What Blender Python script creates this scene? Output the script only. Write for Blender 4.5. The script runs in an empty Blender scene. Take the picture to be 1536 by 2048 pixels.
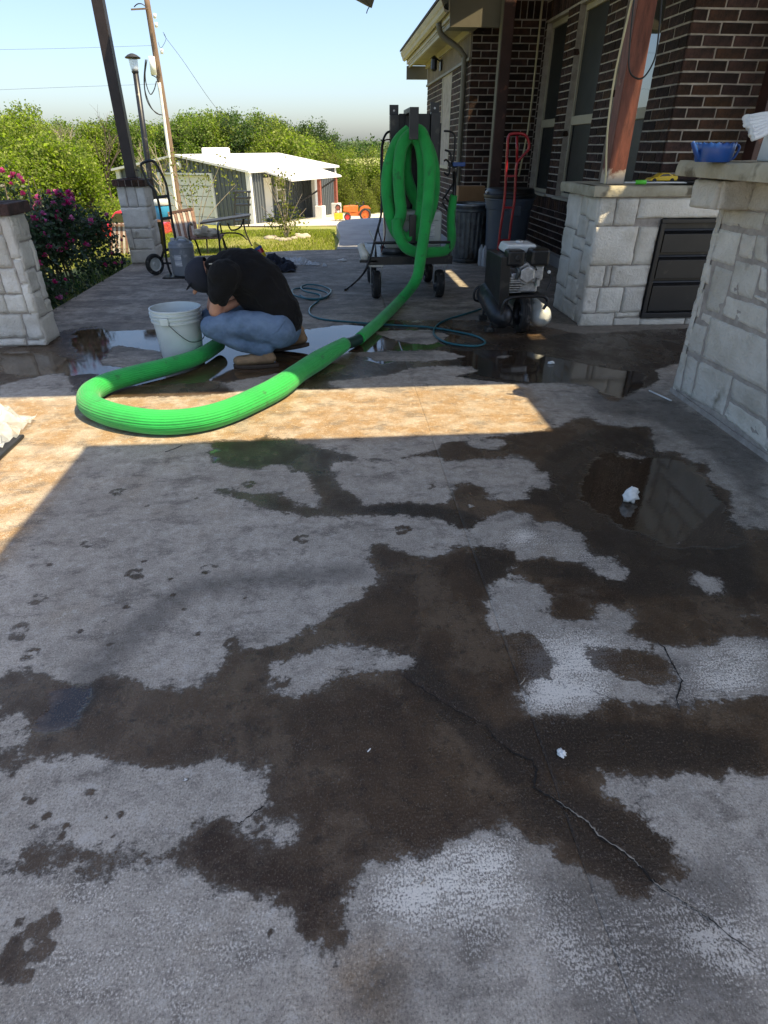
import bpy, bmesh, math, random
import numpy as np
from mathutils import Vector, Matrix, noise as mnoise
from mathutils.geometry import tessellate_polygon
SC = bpy.context.scene
COL = SC.collection
random.seed(7); RNG = np.random.default_rng(7)
R = math.radians
# ------------------------------------------------------------------ camera, sky, sun, exposure
F, HV, CH = 1185.0, 729.0, 1.3
PITCH = math.atan(HV / F); YAW = R(4.44)
cam_d = bpy.data.cameras.new('camera'); cam = bpy.data.objects.new('camera', cam_d); COL.objects.link(cam)
cam.location = (0, 0, CH); cam.rotation_euler = (R(90) - PITCH, 0, -YAW)
cam_d.sensor_fit = 'VERTICAL'; cam_d.sensor_height = 24.0; cam_d.lens = F / 2048 * 24.0
cam_d.clip_start = 0.02; cam_d.clip_end = 3000
SC.camera = cam
SUN = Vector((0.46, -0.30, 1.0)).normalized()
world = bpy.data.worlds.new('World'); SC.world = world; world.use_nodes = True
wn = world.node_tree; bg = wn.nodes['Background']
sky = wn.nodes.new('ShaderNodeTexSky'); sky.sky_type = 'NISHITA'; sky.sun_disc = False
sky.sun_elevation = math.asin(SUN.z); sky.sun_rotation = math.atan2(SUN.x, SUN.y)
sky.air_density = 0.9; sky.dust_density = 2.0; sky.ozone_density = 2.0; sky.altitude = 0
wn.links.new(sky.outputs[0], bg.inputs[0]); bg.inputs[1].default_value = 0.084
sun_d = bpy.data.lights.new('sun', 'SUN'); sun_d.energy = 2.9; sun_d.angle = R(0.5); sun_d.color = (1.0, 0.82, 0.52)
sun = bpy.data.objects.new('sun', sun_d); COL.objects.link(sun)
sun.rotation_euler = SUN.to_track_quat('Z', 'Y').to_euler(); sun.location = (5, -4, 12)
SC.view_settings.view_transform = 'Standard'; SC.view_settings.look = 'None'
SC.view_settings.exposure = 1.65; SC.view_settings.gamma = 1.0; SC.view_settings.use_curve_mapping = False
SC.render.engine = 'CYCLES'
SC.cycles.use_denoising = True
SC.cycles.max_bounces = 8; SC.cycles.diffuse_bounces = 5; SC.cycles.glossy_bounces = 3
SC.cycles.transmission_bounces = 4; SC.cycles.transparent_max_bounces = 6
SC.cycles.caustics_reflective = False; SC.cycles.caustics_refractive = False
SC.cycles.sample_clamp_indirect = 6.0
# ------------------------------------------------------------------ measuring the place from the photograph
CP, SP = math.cos(PITCH), math.sin(PITCH); CY, SY = math.cos(YAW), math.sin(YAW)
def ray(u, v):
    a = (u - 768) / F; b = (1024 - v) / F
    fx = a; fy = CP + b * SP; fz = -SP + b * CP
    return (fx * CY + fy * SY, -fx * SY + fy * CY, fz)
def G(u, v, h=0.0):
    r = ray(u, v); k = (h - CH) / r[2]; return (r[0] * k, r[1] * k)
def G3(u, v, h=0.0):
    x, y = G(u, v, h); return Vector((x, y, h))
def HY(u, v, y):
    r = ray(u, v); k = y / r[1]; return Vector((r[0] * k, y, CH + r[2] * k))
def XP(u, v, x):
    r = ray(u, v); k = x / r[0]; return Vector((x, r[1] * k, CH + r[2] * k))
TZ = [(-50, -.12), (9.0, -.12), (12.5, -.17), (16, -.5), (30, -1.85), (37, -2.4), (47, -2.68), (70, -2.9), (150, -3), (3000, -3)]
def tz(y):
    return float(np.interp(y, [a for a, b in TZ], [b for a, b in TZ]))
def TG(u, v):
    r = ray(u, v); k = 8.0
    while k < 900:
        if CH + r[2] * k <= tz(r[1] * k): break
        k += 0.05 if k < 80 else 1
    return Vector((r[0] * k, r[1] * k, tz(r[1] * k)))
# ------------------------------------------------------------------ materials
def mat(name, col, rough=.6, metal=0., var=.0, vscale=8., col2=None, bump=0., bscale=40., spec=.5, detail=4, bdist=.01,
        island=0., emit=None, trans=0., streak=None, coat=0., sheen=0., alpha=1., tl=0., dirt=None):
    m = bpy.data.materials.new(name); m.use_nodes = True
    nt = m.node_tree; N = nt.nodes; L = nt.links
    b = N['Principled BSDF']; b.inputs['Roughness'].default_value = rough; b.inputs['Metallic'].default_value = metal
    b.inputs['Specular IOR Level'].default_value = spec
    b.inputs['Coat Weight'].default_value = coat
    if sheen: b.inputs['Sheen Weight'].default_value = sheen
    if trans: b.inputs['Transmission Weight'].default_value = trans
    if alpha < 1: b.inputs['Alpha'].default_value = alpha
    if emit: b.inputs['Emission Color'].default_value = (*emit, 1)
    tc = N.new('ShaderNodeTexCoord'); mp = N.new('ShaderNodeMapping'); L.new(tc.outputs['Object'], mp.inputs[0])
    if streak: mp.inputs['Scale'].default_value = streak
    c = None
    if col2 is None and var: col2 = tuple(max(0, x * (1 - var)) for x in col)
    if col2 is not None:
        nz = N.new('ShaderNodeTexNoise'); nz.inputs['Scale'].default_value = vscale; nz.inputs['Detail'].default_value = detail
        nz.inputs['Roughness'].default_value = .6
        L.new(mp.outputs[0], nz.inputs['Vector'])
        rp = N.new('ShaderNodeMapRange'); rp.inputs['From Min'].default_value = .35; rp.inputs['From Max'].default_value = .65
        L.new(nz.outputs['Fac'], rp.inputs['Value'])
        mx = N.new('ShaderNodeMix'); mx.data_type = 'RGBA'; mx.inputs[6].default_value = (*col, 1); mx.inputs[7].default_value = (*col2, 1)
        L.new(rp.outputs[0], mx.inputs[0]); c = mx.outputs[2]
        r2 = N.new('ShaderNodeMapRange'); r2.inputs['To Min'].default_value = max(.02, rough - .1); r2.inputs['To Max'].default_value = min(1, rough + .12)
        L.new(nz.outputs['Fac'], r2.inputs['Value']); L.new(r2.outputs[0], b.inputs['Roughness'])
    if dirt:
        dn = N.new('ShaderNodeTexNoise'); dn.inputs['Scale'].default_value = dirt[1]; dn.inputs['Detail'].default_value = 6
        L.new(tc.outputs['Object'], dn.inputs['Vector'])
        dr = N.new('ShaderNodeMapRange'); dr.inputs['From Min'].default_value = dirt[2]; dr.inputs['From Max'].default_value = dirt[2] + .08
        L.new(dn.outputs['Fac'], dr.inputs['Value'])
        dm = N.new('ShaderNodeMix'); dm.data_type = 'RGBA'; dm.inputs[6].default_value = (*col, 1); dm.inputs[7].default_value = (*dirt[0], 1)
        if c: L.new(c, dm.inputs[6])
        L.new(dr.outputs[0], dm.inputs[0]); c = dm.outputs[2]
    if island:
        gi = N.new('ShaderNodeNewGeometry'); oi = N.new('ShaderNodeObjectInfo')
        ad = N.new('ShaderNodeMath'); ad.operation = 'ADD'; L.new(gi.outputs['Random Per Island'], ad.inputs[0]); L.new(oi.outputs['Random'], ad.inputs[1])
        fr = N.new('ShaderNodeMath'); fr.operation = 'FRACT'; L.new(ad.outputs[0], fr.inputs[0])
        hs = N.new('ShaderNodeHueSaturation')
        mr = N.new('ShaderNodeMapRange'); mr.inputs['To Min'].default_value = 1 - island; mr.inputs['To Max'].default_value = 1 + island
        L.new(fr.outputs[0], mr.inputs['Value']); L.new(mr.outputs[0], hs.inputs['Value'])
        w2 = N.new('ShaderNodeTexWhiteNoise'); w2.noise_dimensions = '1D'; L.new(fr.outputs[0], w2.inputs['W'])
        m3 = N.new('ShaderNodeMapRange'); m3.inputs['To Min'].default_value = .5 - .035 * island; m3.inputs['To Max'].default_value = .5 + .035 * island
        L.new(w2.outputs['Value'], m3.inputs['Value']); L.new(m3.outputs[0], hs.inputs['Hue'])
        m4 = N.new('ShaderNodeMapRange'); m4.inputs['To Min'].default_value = 1 - island * .5; m4.inputs['To Max'].default_value = 1.0 + island * .3
        L.new(w2.outputs['Value'], m4.inputs['Value']); L.new(m4.outputs[0], hs.inputs['Saturation'])
        if c: L.new(c, hs.inputs['Color'])
        else: hs.inputs['Color'].default_value = (*col, 1)
        c = hs.outputs[0]
    if c: L.new(c, b.inputs['Base Color'])
    else: b.inputs['Base Color'].default_value = (*col, 1)
    if bump:
        bn = N.new('ShaderNodeTexNoise'); bn.inputs['Scale'].default_value = bscale; bn.inputs['Detail'].default_value = 5; bn.inputs['Roughness'].default_value = .65
        L.new(mp.outputs[0], bn.inputs['Vector'])
        bp = N.new('ShaderNodeBump'); bp.inputs['Strength'].default_value = bump; bp.inputs['Distance'].default_value = bdist
        L.new(bn.outputs['Fac'], bp.inputs['Height']); L.new(bp.outputs[0], b.inputs['Normal'])
    if tl:
        t = N.new('ShaderNodeBsdfTranslucent'); ms = N.new('ShaderNodeMixShader'); ms.inputs[0].default_value = tl
        if c: L.new(c, t.inputs[0])
        else: t.inputs[0].default_value = (*col, 1)
        L.new(b.outputs[0], ms.inputs[1]); L.new(t.outputs[0], ms.inputs[2]); L.new(ms.outputs[0], N['Material Output'].inputs[0])
    return m
M = {}
M['stone'] = mat('limestone', (.76, .73, .66), .85, col2=(.60, .565, .49), vscale=5, bump=1.0, bscale=60, bdist=.014, island=.13, spec=.25, detail=6, dirt=((.22, .19, .14), 3.2, .66))
M['stone_slab'] = mat('limestone_slab', (.46, .43, .33), .8, col2=(.33, .30, .22), vscale=7, bump=.7, bscale=45, bdist=.012, spec=.3, detail=7, dirt=((.15, .13, .09), 6., .6))
M['stone_mortar'] = mat('stone_mortar', (.42, .38, .34), .95, var=.3, vscale=20, bump=.6, bscale=90)
M['brick'] = mat('dark_brick', (.062, .028, .018), .8, col2=(.020, .013, .010), vscale=14, bump=1.0, bscale=70, bdist=.012, island=.55, spec=.3, detail=6, dirt=((.17, .14, .12), 11., .67))
M['mortar'] = mat('brick_mortar', (.46, .41, .35), .95, var=.35, vscale=9, bump=.7, bscale=70, bdist=.01)
M['trim'] = mat('tan_trim', (.40, .365, .27), .55, var=.12, vscale=3, bump=.05)
M['trim_dark'] = mat('olive_trim', (.17, .155, .11), .55, var=.2, vscale=3, bump=.05)
M['soffit'] = mat('soffit_paint', (.34, .30, .19), .6, var=.15, vscale=3)
M['siding'] = mat('weathered_siding', (.20, .165, .125), .8, var=.4, vscale=6, streak=(12, 12, 1), bump=.4, bscale=8, island=.15)
M['screen'] = mat('insect_screen', (.018, .022, .022), .42, var=.35, vscale=3, bump=.15, bscale=600, spec=.4)
M['glass'] = mat('window_glass', (.01, .014, .018), .03, spec=1.0, coat=1.0)
M['maroon'] = mat('maroon_steel', (.060, .022, .016), .5, var=.45, vscale=5, bump=.15, bscale=60, dirt=((.14, .05, .03), 9, .62))
M['dark_steel'] = mat('dark_steel', (.028, .018, .017), .5, var=.4, vscale=5, bump=.1, bscale=60)
M['brown_post'] = mat('red_brown_wood', (.19, .052, .026), .6, var=.45, vscale=6, streak=(5, 5, 1), bump=.25, bscale=20, dirt=((.30, .2, .13), 6, .68))
M['roof'] = mat('roof_underside', (.34, .30, .25), .8, var=.4, vscale=4, bump=.3)
M['shingle'] = mat('shingles', (.06, .052, .045), .9, var=.4, vscale=30, bump=.5)
M['black'] = mat('black_paint', (.012, .012, .013), .35, var=.4, vscale=9, bump=.08, bscale=50, dirt=((.05, .045, .04), 14, .6))
M['black_panel'] = mat('black_panel', (.008, .008, .009), .42, var=.4, vscale=4, bump=.05, dirt=((.03, .028, .025), 9, .62))
M['grey_metal'] = mat('grey_black_metal', (.035, .038, .045), .38, metal=.4, var=.5, vscale=7, dirt=((.14, .13, .12), 10, .62))
M['rubber'] = mat('rubber', (.018, .018, .018), .7, var=.4, vscale=20, dirt=((.10, .09, .08), 16, .55))
M['galv'] = mat('galvanised', (.42, .45, .48), .32, metal=.85, var=.4, vscale=12, bump=.1)
M['galv_dark'] = mat('galvanised_old', (.16, .18, .19), .4, metal=.6, var=.5, vscale=9, bump=.1, dirt=((.06, .055, .05), 6, .55))
M['alu'] = mat('cast_aluminium', (.55, .55, .55), .38, metal=.8, var=.4, vscale=30, bump=.4, bscale=90)
M['white_pl'] = mat('white_plastic', (.74, .76, .74), .4, var=.1, vscale=5, dirt=((.45, .43, .38), 7, .66))
M['bucket'] = mat('bucket_plastic', (.62, .68, .67), .4, var=.12, vscale=5, dirt=((.33, .33, .31), 9, .68))
M['milky'] = mat('milky_tank', (.50, .52, .49), .4, var=.15, vscale=4, dirt=((.3, .28, .24), 6, .62))
M['grey_jug'] = mat('grey_jug', (.23, .25, .27), .45, var=.25, vscale=3, dirt=((.45, .45, .43), 6, .62))
M['label'] = mat('paper_label', (.72, .72, .70), .6, col2=(.30, .32, .36), vscale=30, streak=(.3, .3, 3.2), detail=1)
M['hose'] = mat('green_sleeve', (.014, .42, .065), .8, col2=(.013, .31, .055), vscale=4.5, sheen=.2, detail=7, dirt=((.025, .22, .05), 15, .63))
M['cuff'] = mat('dark_cuff', (.012, .05, .035), .5, var=.3)
M['teal'] = mat('teal_hose', (.012, .12, .15), .35, var=.3, vscale=6)
M['cable'] = mat('black_cable', (.012, .012, .013), .5)
M['redcable'] = mat('dark_red_cable', (.12, .02, .02), .5)
M['red'] = mat('red_paint', (.50, .012, .022), .35, var=.4, vscale=6, coat=.3, dirt=((.2, .02, .02), 9, .65))
M['shirt'] = mat('black_cotton', (.010, .010, .011), .95, var=.3, vscale=5, bump=.5, bscale=14, bdist=.02, sheen=.05, spec=.15)
M['jeans'] = mat('denim', (.15, .22, .33), .9, col2=(.085, .13, .205), vscale=7, bump=.6, bscale=16, bdist=.02, spec=.2)
M['skin'] = mat('skin', (.50, .25, .165), .5, var=.15, vscale=9, bump=.1, bscale=120)
M['boot'] = mat('suede', (.30, .19, .105), .85, col2=(.20, .125, .07), vscale=12, bump=.5, bscale=60)
M['sole'] = mat('boot_sole', (.06, .04, .028), .7, var=.3)
M['cap'] = mat('navy_cap', (.014, .018, .032), .9, var=.25, bump=.3, bscale=90)
M['brute'] = mat('blue_grey_plastic', (.065, .085, .115), .45, var=.2, vscale=3, dirt=((.13, .14, .15), 7, .64))
M['card'] = mat('cardboard', (.30, .17, .08), .9, var=.2, vscale=4)
M['bluepl'] = mat('blue_plastic', (.012, .075, .30), .35, var=.2, vscale=5, coat=.2)
M['yellow'] = mat('yellow_paint', (.78, .52, .012), .3, var=.2, coat=.5)
M['limegreen'] = mat('lime_plastic', (.13, .68, .05), .45)
M['pvc'] = mat('cream_tube', (.62, .55, .33), .5, var=.2, vscale=6)
M['paper'] = mat('tissue', (.82, .83, .80), .9, var=.08, bump=.5, bscale=30)
M['film'] = mat('clear_film', (.75, .8, .84), .18, var=.1, alpha=.42, spec=.8, bump=.8, bscale=18, bdist=.02)
M['wood'] = mat('slat_wood', (.30, .17, .12), .7, var=.4, vscale=6, streak=(1, 1, 8), bump=.2, island=.15)
M['whiteslat'] = mat('faded_slat', (.55, .50, .45), .7, var=.25, vscale=8)
M['iron'] = mat('wrought_iron', (.03, .03, .032), .5, var=.3)
M['corr'] = mat('grey_sheet_metal', (.135, .155, .175), .45, metal=.2, var=.12, vscale=2)
M['whitemetal'] = mat('white_metal', (.80, .80, .78), .45, var=.05, vscale=2)
M['pole'] = mat('pole_wood', (.24, .16, .11), .9, var=.45, vscale=5, streak=(8, 8, .6), bump=.3)
M['redwood'] = mat('red_post', (.32, .10, .07), .7, var=.3)
M['orange'] = mat('orange_paint', (.80, .18, .03), .45, var=.25, dirt=((.35, .2, .12), 7, .62))
M['carred'] = mat('car_red', (.60, .015, .02), .25, coat=.8)
M['bark'] = mat('bark', (.13, .10, .075), .95, var=.4, vscale=8, bump=.6)
M['deadbark'] = mat('pale_bark', (.42, .36, .28), .95, var=.3, vscale=8)
M['leaf1'] = mat('oak_leaf', (.215, .32, .03), .6, col2=(.07, .12, .02), vscale=1.1, island=.5, tl=.48, spec=.3)
M['leaf2'] = mat('lime_leaf', (.29, .38, .03), .6, col2=(.13, .20, .02), vscale=1.2, island=.45, tl=.5, spec=.3)
M['leaf3'] = mat('dark_leaf', (.10, .17, .03), .6, col2=(.04, .08, .02), vscale=1.0, island=.5, tl=.4, spec=.3)
M['leaf4'] = mat('juniper', (.22, .26, .03), .7, col2=(.12, .15, .025), vscale=2., island=.45, tl=.4, spec=.2)
M['rose'] = mat('rose_leaf', (.026, .058, .022), .45, island=.6, tl=.3, spec=.5)
M['petal'] = mat('rose_petal', (.50, .035, .20), .6, island=.35, tl=.35)
M['petal2'] = mat('pink_petal', (.58, .13, .36), .6, island=.35, tl=.35)
M['grass'] = mat('grass_blade', (.24, .29, .03), .7, island=.5, tl=.35, spec=.2)
M['rock'] = mat('field_rock', (.50, .45, .36), .9, var=.3, bump=.6, island=.2)
M['yellowbag'] = mat('yellow_bottle', (.72, .55, .02), .4)
M['bluecool'] = mat('cooler_blue', (.05, .33, .60), .4)
M['cone'] = mat('cream_plastic', (.70, .68, .58), .45, var=.2, dirt=((.3, .26, .2), 9, .62))
# ------------------------------------------------------------------ mesh building
class MB:
    def __init__(s): s.v = []; s.f = []; s.uv = {}
    def add(s, vs, fs, uvs=None):
        o = len(s.v); s.v += [tuple(p) for p in vs]
        for i, f in enumerate(fs):
            if uvs: s.uv[len(s.f)] = uvs[i]
            s.f.append(tuple(o + k for k in f))
        return s
    def box(s, a, b):
        (x0, y0, z0), (x1, y1, z1) = a, b
        x0, x1 = sorted((x0, x1)); y0, y1 = sorted((y0, y1)); z0, z1 = sorted((z0, z1))
        v = [(x0, y0, z0), (x1, y0, z0), (x1, y1, z0), (x0, y1, z0), (x0, y0, z1), (x1, y0, z1), (x1, y1, z1), (x0, y1, z1)]
        return s.add(v, [(0, 3, 2, 1), (4, 5, 6, 7), (0, 1, 5, 4), (1, 2, 6, 5), (2, 3, 7, 6), (3, 0, 4, 7)])
    def obox(s, c, ax, ay, az, hx, hy, hz):
        c = Vector(c); ax = Vector(ax).normalized(); ay = Vector(ay).normalized(); az = Vector(az).normalized()
        v = [c + ax * (hx * i) + ay * (hy * j) + az * (hz * k) for k in (-1, 1) for j in (-1, 1) for i in (-1, 1)]
        return s.add(v, [(0, 2, 3, 1), (4, 5, 7, 6), (0, 1, 5, 4), (2, 6, 7, 3), (0, 4, 6, 2), (1, 3, 7, 5)])
    def bar(s, a, b, w, d=None, up=(0, 0, 1)):
        a = Vector(a); b = Vector(b); z = (b - a).normalized(); up = Vector(up)
        if abs(z.dot(up)) > .95: up = Vector((0, 1, 0))
        x = z.cross(up).normalized(); y = x.cross(z)
        return s.obox((a + b) / 2, x, y, z, w / 2, (d or w) / 2, (b - a).length / 2)
    def tube(s, pts, r, n=10, smooth=True, sub=6, caps=True, squash=1.0):
        P = [Vector(p) for p in pts]
        rr = r if isinstance(r, (list, tuple)) else [r] * len(P)
        if smooth and len(P) > 2:
            Q = []; RR = []
            for i in range(len(P) - 1):
                p0 = P[max(i - 1, 0)]; p1 = P[i]; p2 = P[i + 1]; p3 = P[min(i + 2, len(P) - 1)]
                for k in range(sub):
                    t = k / sub
                    Q.append(.5 * ((2 * p1) + (p2 - p0) * t + (2 * p0 - 5 * p1 + 4 * p2 - p3) * t * t + (3 * p1 - p0 - 3 * p2 + p3) * t ** 3))
                    RR.append(rr[i] * (1 - t) + rr[i + 1] * t)
            Q.append(P[-1]); RR.append(rr[-1]); P = Q; rr = RR
        T = [(P[min(i + 1, len(P) - 1)] - P[max(i - 1, 0)]).normalized() for i in range(len(P))]
        up = Vector((0, 0, 1)) if abs(T[0].z) < .9 else Vector((0, 1, 0))
        x = T[0].cross(up).normalized(); vs = []; L = 0; Ls = []
        for i, p in enumerate(P):
            if i: L += (p - P[i - 1]).length
            Ls.append(L)
            x = (x - T[i] * x.dot(T[i])).normalized(); y = T[i].cross(x)
            for k in range(n):
                a = 2 * math.pi * k / n
                vs.append(p + x * (math.cos(a) * rr[i]) + y * (math.sin(a) * rr[i] * squash))
        fs = []; uv = []
        for i in range(len(P) - 1):
            for k in range(n):
                k2 = (k + 1) % n
                fs.append((i * n + k, i * n + k2, (i + 1) * n + k2, (i + 1) * n + k))
                uv.append([(k / n, Ls[i]), ((k + 1) / n, Ls[i]), ((k + 1) / n, Ls[i + 1]), (k / n, Ls[i + 1])])
        if caps:
            fs.append(tuple(range(n - 1, -1, -1))); uv.append([(0, 0)] * n)
            o = (len(P) - 1) * n; fs.append(tuple(range(o, o + n))); uv.append([(0, L)] * n)
        return s.add(vs, fs, uv)
    def lathe(s, prof, c=(0, 0, 0), n=28, axis=None, caps=True):
        c = Vector(c)
        if axis is None: X, Y, Z = Vector((1, 0, 0)), Vector((0, 1, 0)), Vector((0, 0, 1))
        else:
            Z = Vector(axis).normalized(); X = Z.orthogonal().normalized(); Y = Z.cross(X)
        vs = [c + X * (r * math.cos(2 * math.pi * k / n)) + Y * (r * math.sin(2 * math.pi * k / n)) + Z * z for r, z in prof for k in range(n)]
        fs = [(i * n + k, i * n + (k + 1) % n, (i + 1) * n + (k + 1) % n, (i + 1) * n + k) for i in range(len(prof) - 1) for k in range(n)]
        if caps:
            fs.append(tuple(range(n - 1, -1, -1))); o = (len(prof) - 1) * n; fs.append(tuple(range(o, o + n)))
        return s.add(vs, fs)
    def ball(s, c, r, nu=14, nv=9, sc=(1, 1, 1), jit=0.):
        c = Vector(c); vs = [c + Vector((0, 0, -r * sc[2]))]
        for j in range(1, nv):
            t = math.pi * j / nv
            for k in range(nu):
                a = 2 * math.pi * k / nu; q = 1 + (random.random() - .5) * jit
                vs.append(c + Vector((math.sin(t) * math.cos(a) * sc[0], math.sin(t) * math.sin(a) * sc[1], -math.cos(t) * sc[2])) * (r * q))
        vs.append(c + Vector((0, 0, r * sc[2]))); fs = []
        for k in range(nu): fs.append((0, 1 + (k + 1) % nu, 1 + k))
        for j in range(nv - 2):
            for k in range(nu):
                a = 1 + j * nu + k; b = 1 + j * nu + (k + 1) % nu
                fs.append((a, b, b + nu, a + nu))
        o = 1 + (nv - 2) * nu; e = len(vs) - 1
        for k in range(nu): fs.append((o + k, o + (k + 1) % nu, e))
        return s.add(vs, fs)
    def prism(s, poly, vec, flip=False):
        P = [Vector(p) for p in poly]; v = Vector(vec); n = len(P)
        vs = P + [p + v for p in P]
        fs = [tuple(range(n - 1, -1, -1)), tuple(range(n, 2 * n))] + [(i, (i + 1) % n, n + (i + 1) % n, n + i) for i in range(n)]
        return s.add(vs, fs)
    def quad(s, a, b, c, d): return s.add([a, b, c, d], [(0, 1, 2, 3)])
    def mesh(s, name, smooth=False):
        me = bpy.data.meshes.new(name); me.from_pydata(s.v, [], s.f)
        if s.uv:
            ul = me.uv_layers.new(name='UVMap')
            for i, p in enumerate(me.polygons):
                q = s.uv.get(i)
                if q:
                    for li, t in zip(p.loop_indices, q): ul.data[li].uv = t
        if smooth: me.polygons.foreach_set('use_smooth', [True] * len(me.polygons))
        me.validate(); me.update(); return me
    def build(s, name, m, parent=None, smooth=False, bevel=0., recalc=True, auto=False, bseg=2):
        me = s.mesh(name, smooth)
        if recalc:
            bm = bmesh.new(); bm.from_mesh(me); bmesh.ops.recalc_face_normals(bm, faces=bm.faces); bm.to_mesh(me); bm.free()
        me.materials.append(M[m] if isinstance(m, str) else m)
        o = bpy.data.objects.new(name, me); COL.objects.link(o)
        if parent is not None: put(o, parent)
        if bevel:
            b = o.modifiers.new('bevel', 'BEVEL'); b.width = bevel; b.segments = bseg; b.limit_method = 'ANGLE'; b.angle_limit = R(40)
        if auto:
            for p in me.polygons: p.use_smooth = True
            try: me.set_sharp_from_angle(angle=R(38))
            except Exception: pass
        return o
def put(o, parent):
    o.parent = parent
    w = parent_world(parent); o.matrix_parent_inverse = w.inverted()
def parent_world(p):
    m = Matrix.LocRotScale(p.location, p.rotation_euler, p.scale)
    if p.parent: m = parent_world(p.parent) @ p.matrix_parent_inverse @ m
    return m
def tag(o, label=None, cat=None, group=None, kind=None):
    if label: o['label'] = label
    if cat: o['category'] = cat
    if group: o['group'] = group
    if kind: o['kind'] = kind
    return o
def thing(name, label, cat, loc=(0, 0, 0), group=None):
    o = bpy.data.objects.new(name, None); COL.objects.link(o); o.location = loc; o.empty_display_size = .1
    return tag(o, label, cat, group)
def inst(name, me, loc, parent=None, rot=(0, 0, 0), sc=(1, 1, 1)):
    o = bpy.data.objects.new(name, me); COL.objects.link(o); o.location = loc; o.rotation_euler = rot; o.scale = sc
    if parent is not None: put(o, parent)
    return o
def V(*a): return Vector(a)
# rough stone block filling a quad (corners in order round the face) with normal n
def stone(parent, q, n, proud=.022, m='stone', gap=.0045, name='stone', nx=9, ny=7, rough=.010, back=.035):
    a, b, c, d = [Vector(p) for p in q]; n = Vector(n).normalized()
    cen = (a + b + c + d) / 4
    cs = []
    for i, p in enumerate((a, b, c, d)):
        prev = (a, b, c, d)[i - 1]; nxt = (a, b, c, d)[(i + 1) % 4]
        cs.append(p + ((prev - p).normalized() + (nxt - p).normalized()) * gap)
    a, b, c, d = cs; off = V(random.uniform(-90, 90), random.uniform(-90, 90), random.uniform(-90, 90))
    W = (b - a).length; H = (d - a).length; nx = max(5, min(nx + 3, int(W / .022) + 4)); ny = max(5, min(ny + 3, int(H / .022) + 4))
    vs = []
    ex = (b - a).normalized(); ey = (d - a).normalized(); pr = proud * random.uniform(.5, .8)
    tilt = (random.uniform(-.3, .3), random.uniform(-.3, .3))
    ge = lambda k, n_, L: 0. if k == 0 else 1. if k == n_ else (.005 + (L - .010) * (k - 1) / (n_ - 2)) / L
    for j in range(ny + 1):
        for i in range(nx + 1):
            s_, t_ = ge(i, nx, W), ge(j, ny, H)
            p = a * (1 - s_) * (1 - t_) + b * s_ * (1 - t_) + c * s_ * t_ + d * (1 - s_) * t_
            e = min(s_ * W, (1 - s_) * W, t_ * H, (1 - t_) * H)
            k = min(1, e / .005) ** .6 * (.80 + .20 * min(1, e / .03))
            nz = mnoise.noise(p * 14 + off) * rough * .8 + mnoise.noise(p * 45 + off) * rough * .6
            lift = pr * k + nz * (.35 + .65 * k) + pr * (tilt[0] * (s_ - .5) + tilt[1] * (t_ - .5)) * k
            jx = mnoise.noise(p * 22 + off * 2) * .006; jy = mnoise.noise(p * 22 - off) * .006
            vs.append(p + n * lift + ex * jx + ey * jy)
    fs = [(j * (nx + 1) + i, j * (nx + 1) + i + 1, (j + 1) * (nx + 1) + i + 1, (j + 1) * (nx + 1) + i) for j in range(ny) for i in range(nx)]
    rim = [i for i in range(nx + 1)] + [j * (nx + 1) + nx for j in range(1, ny + 1)] + [ny * (nx + 1) + i for i in range(nx - 1, -1, -1)] + [j * (nx + 1) for j in range(ny - 1, 0, -1)]
    o = len(vs); vs += [vs[k] - n * back for k in rim]
    fs += [(rim[k], o + k, o + (k + 1) % len(rim), rim[(k + 1) % len(rim)]) for k in range(len(rim))]
    mb = MB(); mb.add(vs, fs)
    ob = mb.build(name, m, parent, smooth=True)
    for poly in list(ob.data.polygons)[nx * ny:]: poly.use_smooth = False
    return ob
def ashlar(parent, org, ex, n, W, z0, z1, unit=.11, big=3, seed=1, **k):
    rnd = random.Random(seed); nx = max(1, round(W / unit)); nz = max(1, round((z1 - z0) / unit)); ux = W / nx; uz = (z1 - z0) / nz
    occ = [[0] * nx for _ in range(nz)]; org = Vector(org); ex = Vector(ex)
    for j in range(nz):
        for i in range(nx):
            if occ[j][i]: continue
            w = rnd.choice((1, 2, 2, 3, 3)[:big + 2]); h = rnd.choice((1, 1, 2, 2))
            w = min(w, nx - i); h = min(h, nz - j)
            while any(occ[j][i + q] for q in range(w)): w -= 1
            for a in range(h):
                for q in range(w): occ[j + a][i + q] = 1
            jj = lambda: 0
            p = [org + ex * (ux * (i + dx)) + V(0, 0, z0 + uz * (j + dz) - org.z) for dx, dz in ((0, 0), (w, 0), (w, h), (0, h))]
            stone(parent, p, n, **k)
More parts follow.
